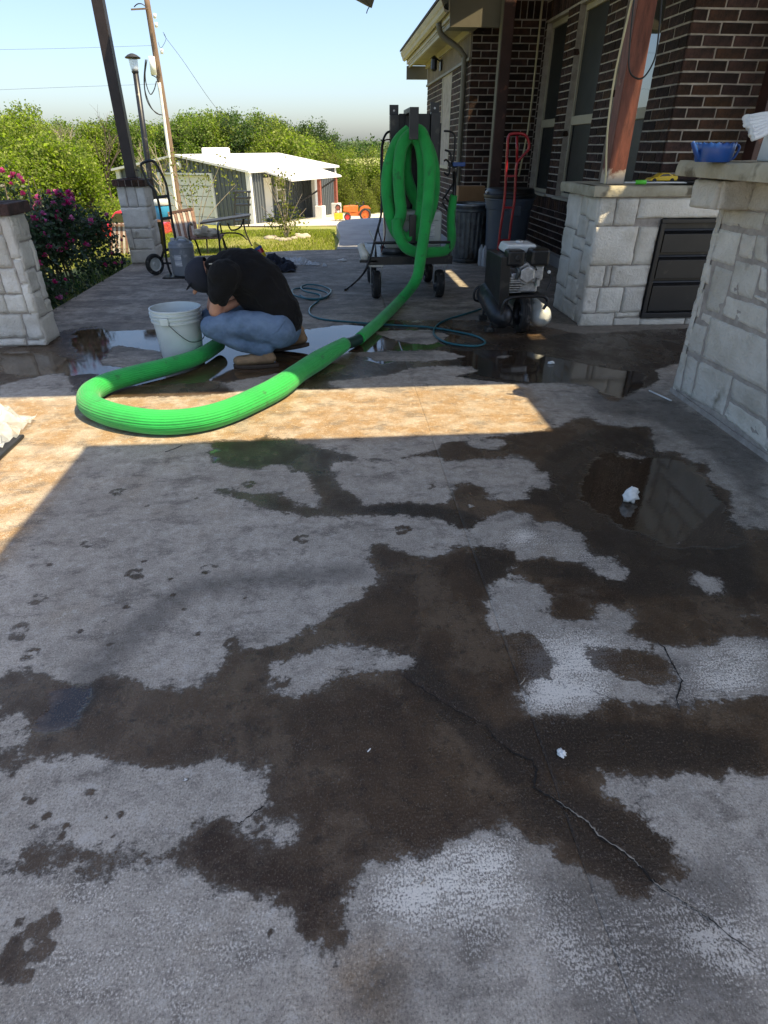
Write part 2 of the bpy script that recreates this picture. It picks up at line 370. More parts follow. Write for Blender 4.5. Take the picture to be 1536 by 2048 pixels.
# ------------------------------------------------------------------ ground, lawn, driveway, far country
def sheet(name, xs, ys, zf, m, kind='structure', parent=None):
    nx, ny = len(xs), len(ys); X, Y = np.meshgrid(xs, ys); Z = zf(X, Y)
    co = np.stack([X, Y, Z], -1).reshape(-1, 3).astype(np.float32)
    idx = np.arange(nx * ny).reshape(ny, nx)
    q = np.stack([idx[:-1, :-1], idx[:-1, 1:], idx[1:, 1:], idx[1:, :-1]], -1).reshape(-1, 4)
    me = bpy.data.meshes.new(name); me.vertices.add(len(co)); me.vertices.foreach_set('co', co.ravel())
    me.loops.add(q.size); me.loops.foreach_set('vertex_index', q.ravel().astype(np.int32))
    me.polygons.add(len(q)); me.polygons.foreach_set('loop_start', np.arange(0, q.size, 4, dtype=np.int32))
    try: me.polygons.foreach_set('loop_total', np.full(len(q), 4, dtype=np.int32))
    except Exception: pass
    me.update(); me.validate(); me.polygons.foreach_set('use_smooth', [True] * len(me.polygons))
    me.materials.append(m); o = bpy.data.objects.new(name, me); COL.objects.link(o)
    if parent is not None: put(o, parent)
    elif kind: o['kind'] = kind
    return o
M['lawn'] = mat('lawn_soil', (.20, .235, .035), .95, col2=(.30, .28, .08), vscale=1.3, bump=.8, bscale=60, bdist=.03, dirt=((.30, .25, .14), .9, .62))
M['drive'] = mat('driveway_concrete', (.36, .36, .35), .85, col2=(.28, .28, .275), vscale=2.2, bump=.3, bscale=90)
M['gravel'] = mat('pale_gravel', (.62, .58, .48), .95, var=.25, vscale=6, bump=.8, bscale=40)
M['field'] = mat('far_field', (.30, .33, .10), .95, col2=(.42, .40, .18), vscale=.02)
M['soil'] = mat('flower_bed_soil', (.20, .17, .11), .95, col2=(.32, .30, .16), vscale=3, bump=.8, bscale=30)
ys = np.concatenate([np.arange(-6, 50, .5), np.arange(50, 150, 5), np.arange(150, 1601, 50)])
xs = np.concatenate([np.arange(-800, -60, 40), np.arange(-60, 60.1, 1.5), np.arange(100, 801, 50)])
zt = lambda X, Y: np.interp(Y, [a for a, b in TZ], [b for a, b in TZ]) + .03 * np.sin(X * 1.3) * np.sin(Y * .9) * (Y > 11)
sheet('lawn_ground', xs, ys, zt, M['lawn'])
sheet('far_field', np.arange(-400, 401, 50), np.arange(95, 301, 20), lambda X, Y: 0 * X - 2.9 + (Y - 95) * .004 + .3 * np.sin(X * .02), M['field'])
mb = MB()
dl = [G3(677, 496.5), V(.12, 11.2, 0), V(.06, 12.9, 0), V(.13, 13.6, 0), V(.4, 14.1, 0), V(.9, 14.35, 0)]
dl[0].x = .04; dl[0].y = 9.705
top = [V(p.x, p.y, -.004) for p in dl] + [V(6.5, 14.5, -.004), V(6.5, 9.705, -.004)]
mb.prism(top, (0, 0, -.3)); mb.build('driveway', 'drive')['kind'] = 'structure'
mb = MB(); ap = [(-5.2, 34), (-2.2, 33.2), (.3, 33.5), (7, 36), (9, 47), (1.2, 47.5), (-.2, 45), (-3.2, 39.3)]
mb.add([(x, y, tz(y) + .04) for x, y in ap], [tuple(range(len(ap)))]); mb.build('gravel_apron', 'gravel')['kind'] = 'structure'
# low far ridge with woodland on it
def ridge(X, Y):
    t = (Y - 420) / 160
    return -3 + np.maximum(0, 1 - t * t) * (6.5 + 1.2 * np.sin(X * .02) + .7 * np.sin(X * .061 + 1))
sheet('far_hills', np.arange(-700, 701, 8), np.arange(260, 581, 20), ridge, mat('wooded_hill', (.05, .085, .03), 1, col2=(.11, .15, .05), vscale=.09, bump=1., bscale=.4, bdist=3))

# ---- patio slab: real panels with joints; stains and water keep their own shapes, sun and shade tints painted in
def P(c, pts):
    o = []
    for x, y in pts:
        if c == 0: u, v = x, y
        elif c == 5: u, v = x / 2, 1000 + y / 2
        elif c == 6: u, v = 768 + x / 2, 1000 + y / 2
        elif c == 7: u, v = x / 2, 1500 + y / 2
        elif c == 8: u, v = 768 + x / 2, 1500 + y / 2
        elif c == 3: u, v = 500 + x / 2.56, 650 + y / 2.56
        elif c == 4: u, v = 1000 + x / 2.866, 600 + y / 2.866
        elif c == 2: u, v = x / 3.072, 600 + y / 3.072
        o.append(G(u, v))
    return o
WET = [  # (value, outline) painted in order
 (1, P(0, [(600,660),(760,640),(950,640),(1100,655),(1160,668),(1400,655),(1420,690),(1380,720),(1310,740),(1320,755),(1300,772),(1260,788),(1240,805),(1215,802),(1195,785),(1180,770),(1100,765),(1035,768),(960,760),(850,772),(700,780),(560,775),(420,790),(200,795),(60,770),(-60,780),(-60,700),(60,690),(130,660),(190,650),(220,662),(400,655),(600,670)])),
 (0, P(0, [(0,770),(60,755),(130,745),(160,800),(0,820)])),
 (0, P(0, [(740,662),(860,660),(900,672),(860,690),(800,684)])), (0, P(0, [(700,705),(880,700),(930,712),(900,722),(760,722)])), (0, P(0, [(820,735),(940,732),(960,745),(860,756),(790,748)])),
 (0, P(0, [(640,765),(840,742),(960,760),(700,782)])), (0, P(0, [(990,712),(1022,710),(1015,716),(992,717)])),
 (0, P(0, [(230,690),(330,705),(300,740),(200,730)])), (0, P(0, [(430,770),(560,745),(620,760),(500,790)])),
 (1, P(0, [(1058,700),(1092,700),(1092,725),(1062,728)])),
 (1, P(3, [(-200,590),(0,600),(60,570),(200,585),(400,640),(560,680),(720,690),(850,660),(960,640),(1010,600),(1100,580),(1330,560),(1480,545),(1560,520),(1700,470),(1760,480),(1800,530),(2050,520),(2050,900),(1536,860),(1390,850),(1400,890),(1250,900),(1230,860),(1170,830),(1100,830),(1050,850),(1000,690),(960,670),(850,680),(720,700),(560,690),(400,700),(430,800),(500,850),(590,930),(400,935),(330,850),(300,760),(200,725),(100,720),(0,740),(-200,700)])),
 (1, P(3, [(-250,860),(-100,830),(0,870),(120,855),(180,880),(240,920),(400,945),(580,930),(800,905),(900,925),(1010,925),(1030,860),(1100,830),(1250,850),(1560,880),(1560,1000),(1260,1000),(1150,1060),(1050,1050),(1000,990),(870,980),(720,972),(480,990),(330,980),(240,990),(120,940),(0,900),(-100,880)])),
 (0, P(3, [(1100,590),(1300,580),(1330,610),(1250,640),(1130,630)])), (0, P(3, [(1010,700),(1150,680),(1300,680),(1400,730),(1536,760),(1536,850),(1400,840),(1390,870),(1290,900),(1230,880),(1200,830),(1120,800),(1030,840)])),
 (1, P(4, [(470,740),(600,715),(740,740),(870,760),(860,800),(900,880),(940,900),(1000,855),(1050,870),(1060,940),(1100,945),(1160,925),(1200,945),(1190,1040),(1230,1080),(1290,1060),(1325,1080),(1290,1130),(1340,1170),(1330,1240),(1310,1300),(1420,1350),(1400,1410),(1600,1500),(1600,1700),(300,1700),(300,1450),(100,1150),(0,1160),(-100,1110),(0,900),(60,760),(250,800),(400,790)])),
 (0, P(4, [(0,900),(120,880),(200,950),(290,1000),(300,1100),(190,1070),(120,1085),(210,1140),(100,1150),(-60,1150),(-100,1000)])),
 (0, P(4, [(660,868),(740,862),(850,905),(840,918),(740,900)])), (0, P(4, [(0,1215),(150,1205),(200,1280),(330,1270),(420,1320),(470,1400),(480,1433),(-50,1433)])),
 (0, P(6, [(320,130),(460,50),(560,45),(590,90),(680,90),(760,110),(800,150),(790,190),(850,215),(940,240),(990,280),(985,320),(910,330),(850,290),(790,262),(700,235),(600,225),(520,250),(525,190),(450,210),(400,170)])),
 (1, P(6, [(1010,200),(1536,100),(1700,300),(1700,560),(1536,545),(1400,540),(1300,575),(1180,580),(1080,575),(1010,550),(970,530),(990,500),(1030,480),(1010,450),(930,430),(860,410),(830,440),(840,480),(790,500),(720,490),(660,450),(650,410),(690,390),(680,350),(560,330),(525,295),(525,250),(600,225),(700,240),(800,265),(850,300),(910,335),(1000,320)])),
 (0, P(6, [(1190,340),(1220,270),(1280,290),(1330,330),(1380,310),(1385,380),(1300,395),(1280,350)])), (0, P(6, [(1385,465),(1450,445),(1536,480),(1450,490)])), (0, P(6, [(770,350),(820,345),(835,395),(790,400)])),
 (1, P(6, [(320,180),(520,200),(520,260),(500,300),(440,330),(400,400),(430,520),(470,560),(540,520),(590,520),(640,590),(690,650),(680,700),(560,740),(520,800),(560,870),(420,890),(400,940),(200,780),(60,690),(0,690),(0,540),(30,530),(80,520),(160,560),(180,480),(250,480),(310,440),(250,370),(180,290),(80,265),(0,280),(-60,280),(-60,160),(170,240),(230,210)])),
 (0, P(6, [(90,350),(160,330),(200,360),(300,440),(280,490),(160,480),(140,550),(60,520),(0,560),(-80,540),(-80,470),(0,430),(80,420)])),
 (1, P(6, [(770,595),(950,595),(1080,600),(1130,640),(1200,720),(1150,730),(1000,730),(860,680)])), (1, P(6, [(880,780),(1180,840),(1350,800),(1700,760),(1700,1100),(400,1100),(420,900),(560,870),(700,850),(850,880)])),
 (1, P(5, [(0,700),(200,690),(300,740),(360,740),(480,690),(560,740),(640,760),(720,770),(840,740),(865,700),(870,650),(900,610),(1000,600),(1100,580),(1180,540),(1290,510),(1290,470),(1340,430),(1440,400),(1560,270),(1750,290),(1900,420),(1700,700),(2500,1200),(2900,1600),(1500,1600),(1300,1500),(1100,1150),(1040,1060),(900,1060),(860,1010),(800,1050),(560,1080),(480,1030),(330,1020),(200,1040),(100,1080),(0,1100),(-60,1100),(-60,860),(110,890),(130,830),(0,870),(-60,720)])),
 (0, P(5, [(0,870),(60,850),(110,900),(130,970),(60,1010),(0,1060)])),
 (0, P(5, [(1085,655),(1200,640),(1300,580),(1450,575),(1536,600),(1620,620),(1700,660),(1690,690),(1540,685),(1400,690),(1330,720),(1280,780),(1120,790),(1060,770),(1040,740)])),
 (1, P(5, [(1105,735),(1130,710),(1155,735),(1130,748)])),
 (1, P(5, [(1000,1040),(2000,900),(2300,1400),(2600,2100),(1500,2100),(1400,1900),(800,1500),(0,1480),(0,1380),(700,1400)])),
 (0, P(7, [(0,100),(100,40),(190,40),(330,30),(480,40),(520,80),(560,110),(620,60),(740,40),(770,110),(800,90),(850,20),(900,40),(950,80),(1020,40),(1080,90),(1070,140),(1040,210),(960,280),(1110,250),(1250,290),(1200,350),(1060,370),(1050,420),(1000,435),(975,410),(960,290),(850,270),(740,270),(720,330),(640,390),(540,390),(450,350),(330,320),(200,330),(100,380),(0,390)])),
 (0, P(7, [(-100,480),(200,470),(330,470),(440,500),(560,460),(650,440),(820,460),(840,500),(820,525),(790,495),(700,540),(680,570),(710,620),(740,640),(880,620),(990,560),(1080,600),(1200,660),(1220,720),(1200,790),(1130,800),(1060,775),(1060,880),(1000,930),(920,960),(860,1000),(850,1200),(-100,1200)])),
 (0, P(7, [(960,1096),(1100,1060),(1110,990),(1200,910),(1330,870),(1370,850),(1380,760),(1360,700),(1370,600),(1430,500),(1536,430),(1640,430),(1760,400),(1900,320),(2000,270),(2090,320),(2200,400),(2300,480),(2500,600),(2600,560),(2700,520),(2900,400),(3300,300),(3300,1300),(900,1300)])),
 (1, P(8, [(450,262),(520,215),(620,200),(760,180),(1000,260),(1100,380),(1200,480),(1100,530),(1060,590),(1010,615),(950,600),(880,510),(760,410),(640,330),(520,280)])),
]
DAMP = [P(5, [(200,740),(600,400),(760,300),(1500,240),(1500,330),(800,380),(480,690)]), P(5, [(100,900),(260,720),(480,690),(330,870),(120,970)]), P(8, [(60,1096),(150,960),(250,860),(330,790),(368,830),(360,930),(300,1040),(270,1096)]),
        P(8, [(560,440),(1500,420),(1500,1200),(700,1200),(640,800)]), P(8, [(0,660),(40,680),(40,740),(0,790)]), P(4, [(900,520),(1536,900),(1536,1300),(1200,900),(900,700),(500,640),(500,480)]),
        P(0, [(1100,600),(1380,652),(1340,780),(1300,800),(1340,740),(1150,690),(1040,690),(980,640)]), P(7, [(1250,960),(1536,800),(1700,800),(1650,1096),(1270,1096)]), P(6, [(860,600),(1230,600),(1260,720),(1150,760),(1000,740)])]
POOL = [P(5, [(110, 880), (260, 730), (470, 695), (330, 860), (130, 970)]), P(0, [(150,660),(260,652),(420,650),(600,645),(780,632),(820,650),(790,680),(720,700),(640,720),(700,735),(560,770),(430,765),(300,770),(200,780),(180,730),(140,690)]), P(0, [(590,640),(790,628),(760,660),(620,680)]),
        P(0, [(160,905),(260,898),(420,895),(450,915),(400,940),(330,945),(240,940),(170,960)]), P(0, [(890,700),(1040,700),(1180,730),(1290,745),(1290,775),(1240,800),(1190,780),(1050,765),(950,750)]),
        P(4, [(560,880),(880,900),(1180,950),(1200,1080),(1300,1200),(1380,1420),(900,1400),(500,1200),(450,1050)]), P(0, [(0,700),(110,705),(200,740),(120,760),(0,745)]), P(0, [(700,690),(860,650),(950,660),(900,690),(760,735)])]
WHITE = [(1.25, P(8, [(220,400),(400,350),(540,400),(560,470),(470,500),(250,490)])), (.95, P(8, [(0,410),(540,470),(600,600),(400,700),(0,720),(-80,560)])), (.95, P(8, [(560,560),(760,740),(1000,1000),(860,1050),(640,820)])), (1.0, P(8, [(1180,640),(1536,720),(1536,1000),(1300,860)])),
         (1.1, P(6, [(500,110),(590,120),(600,170),(520,175)])), (.4, P(6, [(340,130),(800,150),(990,300),(850,260),(540,220)])), (.95, P(6, [(560,560),(950,540),(900,800),(700,880),(560,860)])), (.9, P(6, [(1260,600),(1536,560),(1536,760),(1400,800),(1250,740)])),
         (.3, P(7, [(300,800),(900,900),(800,1096),(200,1096)])), (.3, P(7, [(850,60),(1060,90),(980,270),(800,200)])), (.35, P(7, [(600,240),(760,250),(640,380),(560,380)])), (.3, P(4, [(330,500),(700,640),(560,700),(400,620)])), (.42, P(8, [(700,520),(1536,380),(1536,1096),(560,1096),(560,800)])), (.36, P(7, [(0,480),(820,480),(1200,680),(840,1096),(0,1096)])), (.34, P(6, [(420,420),(700,480),(1000,560),(1536,560),(1536,800),(900,760),(560,860),(480,640)]))]
TAN = [P(0, [(-200, 870), (165, 915), (60, 1060), (0, 1140), (-200, 1200)]), P(0, [(-200, 800), (170, 800), (900, 775), (1050, 770), (1110, 862), (600, 885), (-200, 900)]), P(8, [(-120,800),(0,790),(150,800),(60,960),(-60,1096),(-300,1096)])]  # first two outlines mix stain with painted sun yellow; last is only stain
DEEP = [P(4, [(-300, 250), (1100, 130), (1100, 520), (850, 560), (500, 480), (200, 500), (-300, 470)]), P(4, [(500, 740), (760, 740), (1040, 940), (1190, 1040), (1330, 1200), (1450, 1433), (1500, 1700), (700, 1700), (400, 1450), (300, 1200), (100, 1160), (250, 900)]), P(8, [(450, 230), (620, 180), (760, 160), (1100, 260), (1220, 420), (1080, 590), (1000, 610), (880, 520), (760, 410), (640, 330)]), P(6, [(0, 540), (200, 640), (430, 900), (600, 1050), (640, 1200), (480, 1150), (200, 850), (60, 700)]),
        P(6, [(420, 900), (700, 860), (1200, 900), (1536, 960), (1536, 1100), (700, 1090)]), P(6, [(530, 235), (700, 240), (860, 310), (800, 340), (560, 300)]), P(4, [(300, 900), (560, 850), (860, 980), (840, 1200), (500, 1150), (300, 1000)]),
        P(4, [(0, 280), (400, 330), (800, 400), (900, 450), (700, 560), (300, 480), (0, 470)]), P(5, [(300, 720), (480, 700), (330, 880), (200, 980), (130, 900)]), P(6, [(350, 170), (520, 200), (500, 300), (400, 380), (320, 260)]), P(3, [(400, 930), (900, 910), (1250, 980), (1150, 1060), (700, 970)])]
PAWS = [(498, 970, 1.3), (590, 940, 1.2), (235, 985, 1.3), (805, 1062, 1.3), (700, 1020, 1.1), (838, 1215, 1.2), (415, 1140, 1.2), (270, 1150, 1.3), (75, 1200, 1.2), (35, 1265, 1.5), (565, 1365, 1.0), (605, 1080, 1.2), (715, 880, 1.0), (520, 925, 1.1), (640, 905, 1.0), (465, 1290, 1.0), (60, 1310, 1.1), (880, 1120, 1.2), (930, 1300, 1.0), (860, 975, .9), (175, 1090, 1.0)]
rw = random.Random(44)
SPOTS = [(rw.uniform(0, 900), rw.uniform(980, 1420), rw.uniform(.004, .012)) for _ in range(46)] + [(rw.uniform(20, 260), rw.uniform(1540, 1680), rw.uniform(.004, .013)) for _ in range(22)] + [(rw.uniform(0, 110), rw.uniform(1820, 1960), rw.uniform(.008, .022)) for _ in range(16)] + [(460, 1835, .006), (540, 1868, .007)]
def inpoly(px, py, poly):
    r = np.zeros(px.shape, bool); n = len(poly)
    for i in range(n):
        x1, y1 = poly[i]; x2, y2 = poly[(i + 1) % n]
        if y1 == y2: continue
        c = ((y1 > py) != (y2 > py)) & (px < (x2 - x1) * (py - y1) / (y2 - y1) + x1)
        r ^= c
    return r
def blur(a, k):
    for _ in range(k):
        b = np.pad(a, 1, mode='edge')
        a = (b[1:-1, :-2] + 2 * b[1:-1, 1:-1] + b[1:-1, 2:]) / 4
        b = np.pad(a, 1, mode='edge'); a = (b[:-2, 1:-1] + 2 * b[1:-1, 1:-1] + b[2:, 1:-1]) / 4
    return a
SX0, SX1, SY0 = -2.72, 3.3, -1.2
gx = np.arange(-2.72, 3.32, .01); gy = np.arange(-.1, 9.8, .01)
GX, GY = np.meshgrid(gx, gy)
wet = np.zeros(GX.shape)
for val, pl in WET: wet[inpoly(GX, GY, pl)] = val
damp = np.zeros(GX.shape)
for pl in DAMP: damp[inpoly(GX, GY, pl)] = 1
pool = np.zeros(GX.shape)
for pl in POOL: pool[inpoly(GX, GY, pl)] = 1
wht = np.zeros(GX.shape)
for val, pl in WHITE: m_ = inpoly(GX, GY, pl); wht[m_] = np.maximum(wht[m_], val)
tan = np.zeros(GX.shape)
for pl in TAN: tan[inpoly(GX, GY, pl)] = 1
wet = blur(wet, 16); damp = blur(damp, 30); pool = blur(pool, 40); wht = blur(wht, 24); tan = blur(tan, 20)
deep = np.zeros(GX.shape)
for pl in DEEP: deep[inpoly(GX, GY, pl)] = 1
deep = blur(deep, 30)
for u, v, sz in PAWS:   # muddy paw prints: a pad and four toes each
    cx, cy = G(u, v); rp_ = random.Random(int(u * 7 + v)); a0 = rp_.uniform(-.6, .6); lv = rp_.uniform(.62, .86); sz *= .85
    for k in range(-1, 4):
        if k < 0: ex_, ey_, ra, rb = 0, -.012, .020, .015
        else: an_ = R(150 - 40 * k); ex_, ey_, ra, rb = math.cos(an_) * .027, math.sin(an_) * .030, .009, .012
        px_ = cx + (ex_ * math.cos(a0) - ey_ * math.sin(a0)) * sz; py_ = cy + (ex_ * math.sin(a0) + ey_ * math.cos(a0)) * sz
        d_ = ((GX - px_) / (ra * sz)) ** 2 + ((GY - py_) / (rb * sz)) ** 2
        wet = np.maximum(wet, np.clip((1.25 - d_ * .62) * lv, 0, .80 * lv + .02))
for u, v, r_ in SPOTS:
    cx, cy = G(u, v); d_ = ((GX - cx) ** 2 + (GY - cy) ** 2) / r_ ** 2; wet = np.maximum(wet, np.clip(1.2 - d_ * .65, 0, .8))
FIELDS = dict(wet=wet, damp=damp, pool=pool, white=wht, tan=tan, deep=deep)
def sample(A, x, y):
    i = np.clip((x + 2.72) / .01, 0, A.shape[1] - 1.001); j = np.clip((y + .1) / .01, 0, A.shape[0] - 1.001)
    i0 = i.astype(int); j0 = j.astype(int); a = i - i0; b = j - j0
    return A[j0, i0] * (1 - a) * (1 - b) + A[j0, i0 + 1] * a * (1 - b) + A[j0 + 1, i0] * (1 - a) * b + A[j0 + 1, i0 + 1] * a * b

def concrete_mat():
    m = bpy.data.materials.new('stained_wet_concrete'); m.use_nodes = True; nt = m.node_tree; N = nt.nodes; L = nt.links
    b = N['Principled BSDF']; geo = N.new('ShaderNodeNewGeometry')
    def noise(scale, detail=5, rough=.6, stretch=None, off=(0, 0, 0)):
        mp = N.new('ShaderNodeMapping'); L.new(geo.outputs['Position'], mp.inputs[0]); mp.inputs['Location'].default_value = off
        if stretch: mp.inputs['Scale'].default_value = stretch
        n = N.new('ShaderNodeTexNoise'); n.inputs['Scale'].default_value = scale; n.inputs['Detail'].default_value = detail; n.inputs['Roughness'].default_value = rough
        L.new(mp.outputs[0], n.inputs['Vector']); return n.outputs['Fac']
    def attr(n): a = N.new('ShaderNodeAttribute'); a.attribute_name = n; return a.outputs['Fac']
    def mth(op, a, c, d=None):
        x = N.new('ShaderNodeMath'); x.operation = op
        for i, q in enumerate((a, c, d)):
            if q is None: continue
            if isinstance(q, (int, float)): x.inputs[i].default_value = q
            else: L.new(q, x.inputs[i])
        return x.outputs[0]
    def rng(v, a, c, o0=0, o1=1, smooth=True):
        r = N.new('ShaderNodeMapRange'); r.interpolation_type = 'SMOOTHSTEP' if smooth else 'LINEAR'
        r.inputs['From Min'].default_value = a; r.inputs['From Max'].default_value = c; r.inputs['To Min'].default_value = o0; r.inputs['To Max'].default_value = o1
        L.new(v, r.inputs['Value']); return r.outputs[0]
    def mix(f, a, c):
        x = N.new('ShaderNodeMix'); x.data_type = 'RGBA'
        if isinstance(f, (int, float)): x.inputs[0].default_value = f
        else: L.new(f, x.inputs[0])
        for i, q in ((6, a), (7, c)):
            if isinstance(q, tuple): x.inputs[i].default_value = (*q, 1)
            else: L.new(q, x.inputs[i])
        return x.outputs[2]
    n_big = noise(1.6, 5); n_med = noise(7, 6); n_fine = noise(75, 4, .7); n_grain = noise(185, 3, .75, (1.15, .9, 1)); n_edge = noise(17, 7, .68); n_edge2 = noise(85, 4, .7); n_mot = noise(26, 6, .75, None, (3, 1, 0)); n_scuff = noise(5.5, 7, .75, (1, 1.6, 1), (1, 8, 0)); n_soak = noise(3.4, 7, .7, (1.3, 1, 1), (5, 5, 0))
    n_streak = noise(9, 6, .65, (1.0, 9, 1)); n_streak2 = noise(38, 5, .7, (.5, 4, 1)); n_big2 = noise(2.3, 6, .6, None, (7, 3, 0)); n_rust = noise(3.1, 6, .65, None, (2, 9, 0))
    # dry concrete
    dry = mix(rng(n_med, .3, .7), (.50, .452, .385), (.365, .33, .28))
    dry = mix(mth('MULTIPLY', rng(n_big, .42, .68), .6), dry, (.29, .255, .21))
    dry = mix(mth('MULTIPLY', rng(n_rust, .52, .72), .55), dry, (.37, .31, .235))
    dry = mix(mth('MULTIPLY', attr('tan'), mth('ADD', .30, mth('MULTIPLY', rng(n_med, .35, .62), .55))), dry, (.30, .175, .065))  # tan stains plus yellow painted in for the sunlit floor
    dry = mix(mth('MULTIPLY', rng(n_grain, .52, .70), .5), dry, (.76, .69, .58))
    dry = mix(mth('MULTIPLY', rng(n_grain, .50, .34), .65), dry, (.10, .09, .08))
    dry = mix(mth('MULTIPLY', rng(n_streak2, .52, .75), .3), dry, (.10, .092, .084))
    dry = mix(mth('MULTIPLY', rng(n_mot, .50, .66), .55), dry, (.20, .175, .15))
    dry = mix(mth('MULTIPLY', rng(n_mot, .47, .34), .45), dry, (.60, .57, .52))
    dry = mix(mth('MULTIPLY', rng(n_scuff, .50, .64), .68), dry, (.125, .108, .092))
    # lime bloom
    wv = mth('MULTIPLY_ADD', attr('white'), .52, mth('MULTIPLY', mth('SUBTRACT', n_streak, .5), .6))
    wv = mth('ADD', wv, mth('ADD', mth('MULTIPLY', mth('SUBTRACT', n_grain, .5), 2.1), mth('MULTIPLY', mth('SUBTRACT', n_scuff, .5), 1.5)))
    wv = mth('MULTIPLY', rng(wv, .27, .56), mth('ADD', .42, mth('MULTIPLY', attr('white'), .55)))
    dry = mix(wv, dry, (.84, .785, .69))
    # soaked
    w = mth('ADD', attr('wet'), mth('ADD', mth('MULTIPLY', mth('SUBTRACT', n_edge, .5), 1.5), mth('ADD', mth('MULTIPLY', mth('SUBTRACT', n_edge2, .5), .75), mth('MULTIPLY', mth('SUBTRACT', n_scuff, .5), 1.3))))
    # damp, far-roof shade painted into it, and a darker right side
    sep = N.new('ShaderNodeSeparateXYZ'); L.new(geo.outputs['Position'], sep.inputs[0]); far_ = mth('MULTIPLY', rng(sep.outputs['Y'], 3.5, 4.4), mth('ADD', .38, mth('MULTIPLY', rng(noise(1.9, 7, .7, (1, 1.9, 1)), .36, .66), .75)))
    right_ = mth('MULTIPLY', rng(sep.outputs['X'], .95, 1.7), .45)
    damp_shade = mth('ADD', mth('MAXIMUM', mth('MAXIMUM', far_, right_), attr('damp')), mth('MULTIPLY', mth('SUBTRACT', n_edge, .5), .9)); halo = mth('MULTIPLY', rng(w, .12, .50), mth('ADD', .25, mth('MULTIPLY', n_scuff, .9)))
    damp_shade = mth('MULTIPLY', rng(mth('MAXIMUM', damp_shade, mth('MULTIPLY', halo, 1.0)), .2, 1.1), .58)
    dry = mix(mth('MULTIPLY', damp_shade, mth('SUBTRACT', 1, mth('MULTIPLY', wv, .6))), dry, (.055, .050, .046))
    # drips and paw marks where the floor is dry
    vo = N.new('ShaderNodeTexVoronoi'); vo.inputs['Scale'].default_value = 5.2; L.new(geo.outputs['Position'], vo.inputs['Vector'])
    drop = mth('LESS_THAN', mth('ADD', vo.outputs['Distance'], mth('MULTIPLY', n_edge2, .12)), mth('MULTIPLY', rng(n_big2, .50, .72), .17))
    ws = mth('MAXIMUM', rng(w, .46, .56), mth('MULTIPLY', drop, .75))
    wcol = mix(rng(n_big2, .35, .65), (.034, .0175, .008), (.082, .050, .026))
    wcol = mix(mth('MULTIPLY', rng(n_soak, .47, .62), .62), wcol, (.150, .105, .066))
    wcol = mix(mth('MULTIPLY', rng(n_mot, .50, .66), .65), wcol, (.018, .012, .008))
    wcol = mix(mth('MULTIPLY', rng(w, .95, .50), .45), wcol, (.125, .092, .062))
    deep = rng(mth('ADD', attr('deep'), mth('MULTIPLY', mth('SUBTRACT', n_edge, .5), .9)), .3, .8)
    wcol = mix(mth('MULTIPLY', deep, .75), wcol, (.020, .014, .010))
    wcol = mix(mth('MULTIPLY', rng(n_grain, .52, .68), .5), wcol, (.20, .165, .125))
    edge = mth('MULTIPLY', rng(w, .40, .47), mth('SUBTRACT', 1, rng(w, .47, .58)))
    col = mix(ws, dry, wcol); col = mix(mth('MULTIPLY', edge, .45), col, (.035, .028, .022))
    wet_l = mix(mth('MULTIPLY', mth('MULTIPLY', wv, ws), .35), col, (.34, .34, .33))
    L.new(wet_l, b.inputs['Base Color'])
    pl = mth('MULTIPLY', rng(mth('ADD', attr('pool'), mth('MULTIPLY', mth('SUBTRACT', noise(4, 5, .6, (1, 2.6, 1)), .5), 1.5)), .40, .60), rng(w, .45, .6))
    rgh = mth('SUBTRACT', .80, mth('MULTIPLY', ws, mth('ADD', .22, mth('MULTIPLY', rng(n_soak, .35, .6), .30)))); rgh = mth('SUBTRACT', rgh, mth('MULTIPLY', damp_shade, .18))
    rgh = mth('ADD', rgh, mth('MULTIPLY', mth('SUBTRACT', n_med, .5), .22))
    rgh = mth('MULTIPLY', rgh, mth('SUBTRACT', 1, mth('MULTIPLY', pl, .93))); rgh = mth('MAXIMUM', rgh, .025)
    L.new(rgh, b.inputs['Roughness'])
    sp = mth('ADD', .22, mth('ADD', mth('MULTIPLY', ws, .14), mth('MULTIPLY', pl, .45))); L.new(sp, b.inputs['Specular IOR Level'])
    hgt = mth('ADD', mth('MULTIPLY', n_grain, .7), mth('ADD', mth('MULTIPLY', n_fine, .8), mth('MULTIPLY', n_streak2, .45)))
    hgt = mth('MULTIPLY', hgt, mth('SUBTRACT', 1, mth('MULTIPLY', pl, .985)))
    hgt = mth('ADD', hgt, mth('MULTIPLY', mth('MULTIPLY', noise(22, 2, .5, (1, 2.5, 1)), pl), .05))
    bp = N.new('ShaderNodeBump'); bp.inputs['Strength'].default_value = .75; bp.inputs['Distance'].default_value = .0042
    L.new(hgt, bp.inputs['Height']); L.new(bp.outputs[0], b.inputs['Normal'])
    return m
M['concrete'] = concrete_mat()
floor = bpy.data.objects.new('patio_floor', None); COL.objects.link(floor); floor['kind'] = 'structure'
CRACKS = [([G(768 + x / 2, 1000 + y / 2) for x, y in ((60, 695), (130, 740), (200, 785), (300, 850), (410, 905), (450, 960), (510, 1005), (590, 1040), (610, 1080), (600, 1150), (650, 1180), (690, 1205), (760, 1250), (820, 1290), (860, 1345), (940, 1390), (1000, 1440), (1040, 1480), (1070, 1520), (1120, 1560), (1200, 1605), (1250, 1640), (1330, 1700), (1500, 1830))], .004),
          ([G(768 + x / 2, 1000 + y / 2) for x, y in ((1085, 560), (1120, 590), (1150, 650), (1190, 720), (1170, 800), (1190, 860))], .002), ([G(x / 2, 1500 + y / 2) for x, y in ((1060, 220), (1030, 240), (970, 285), (940, 300))], .002)]
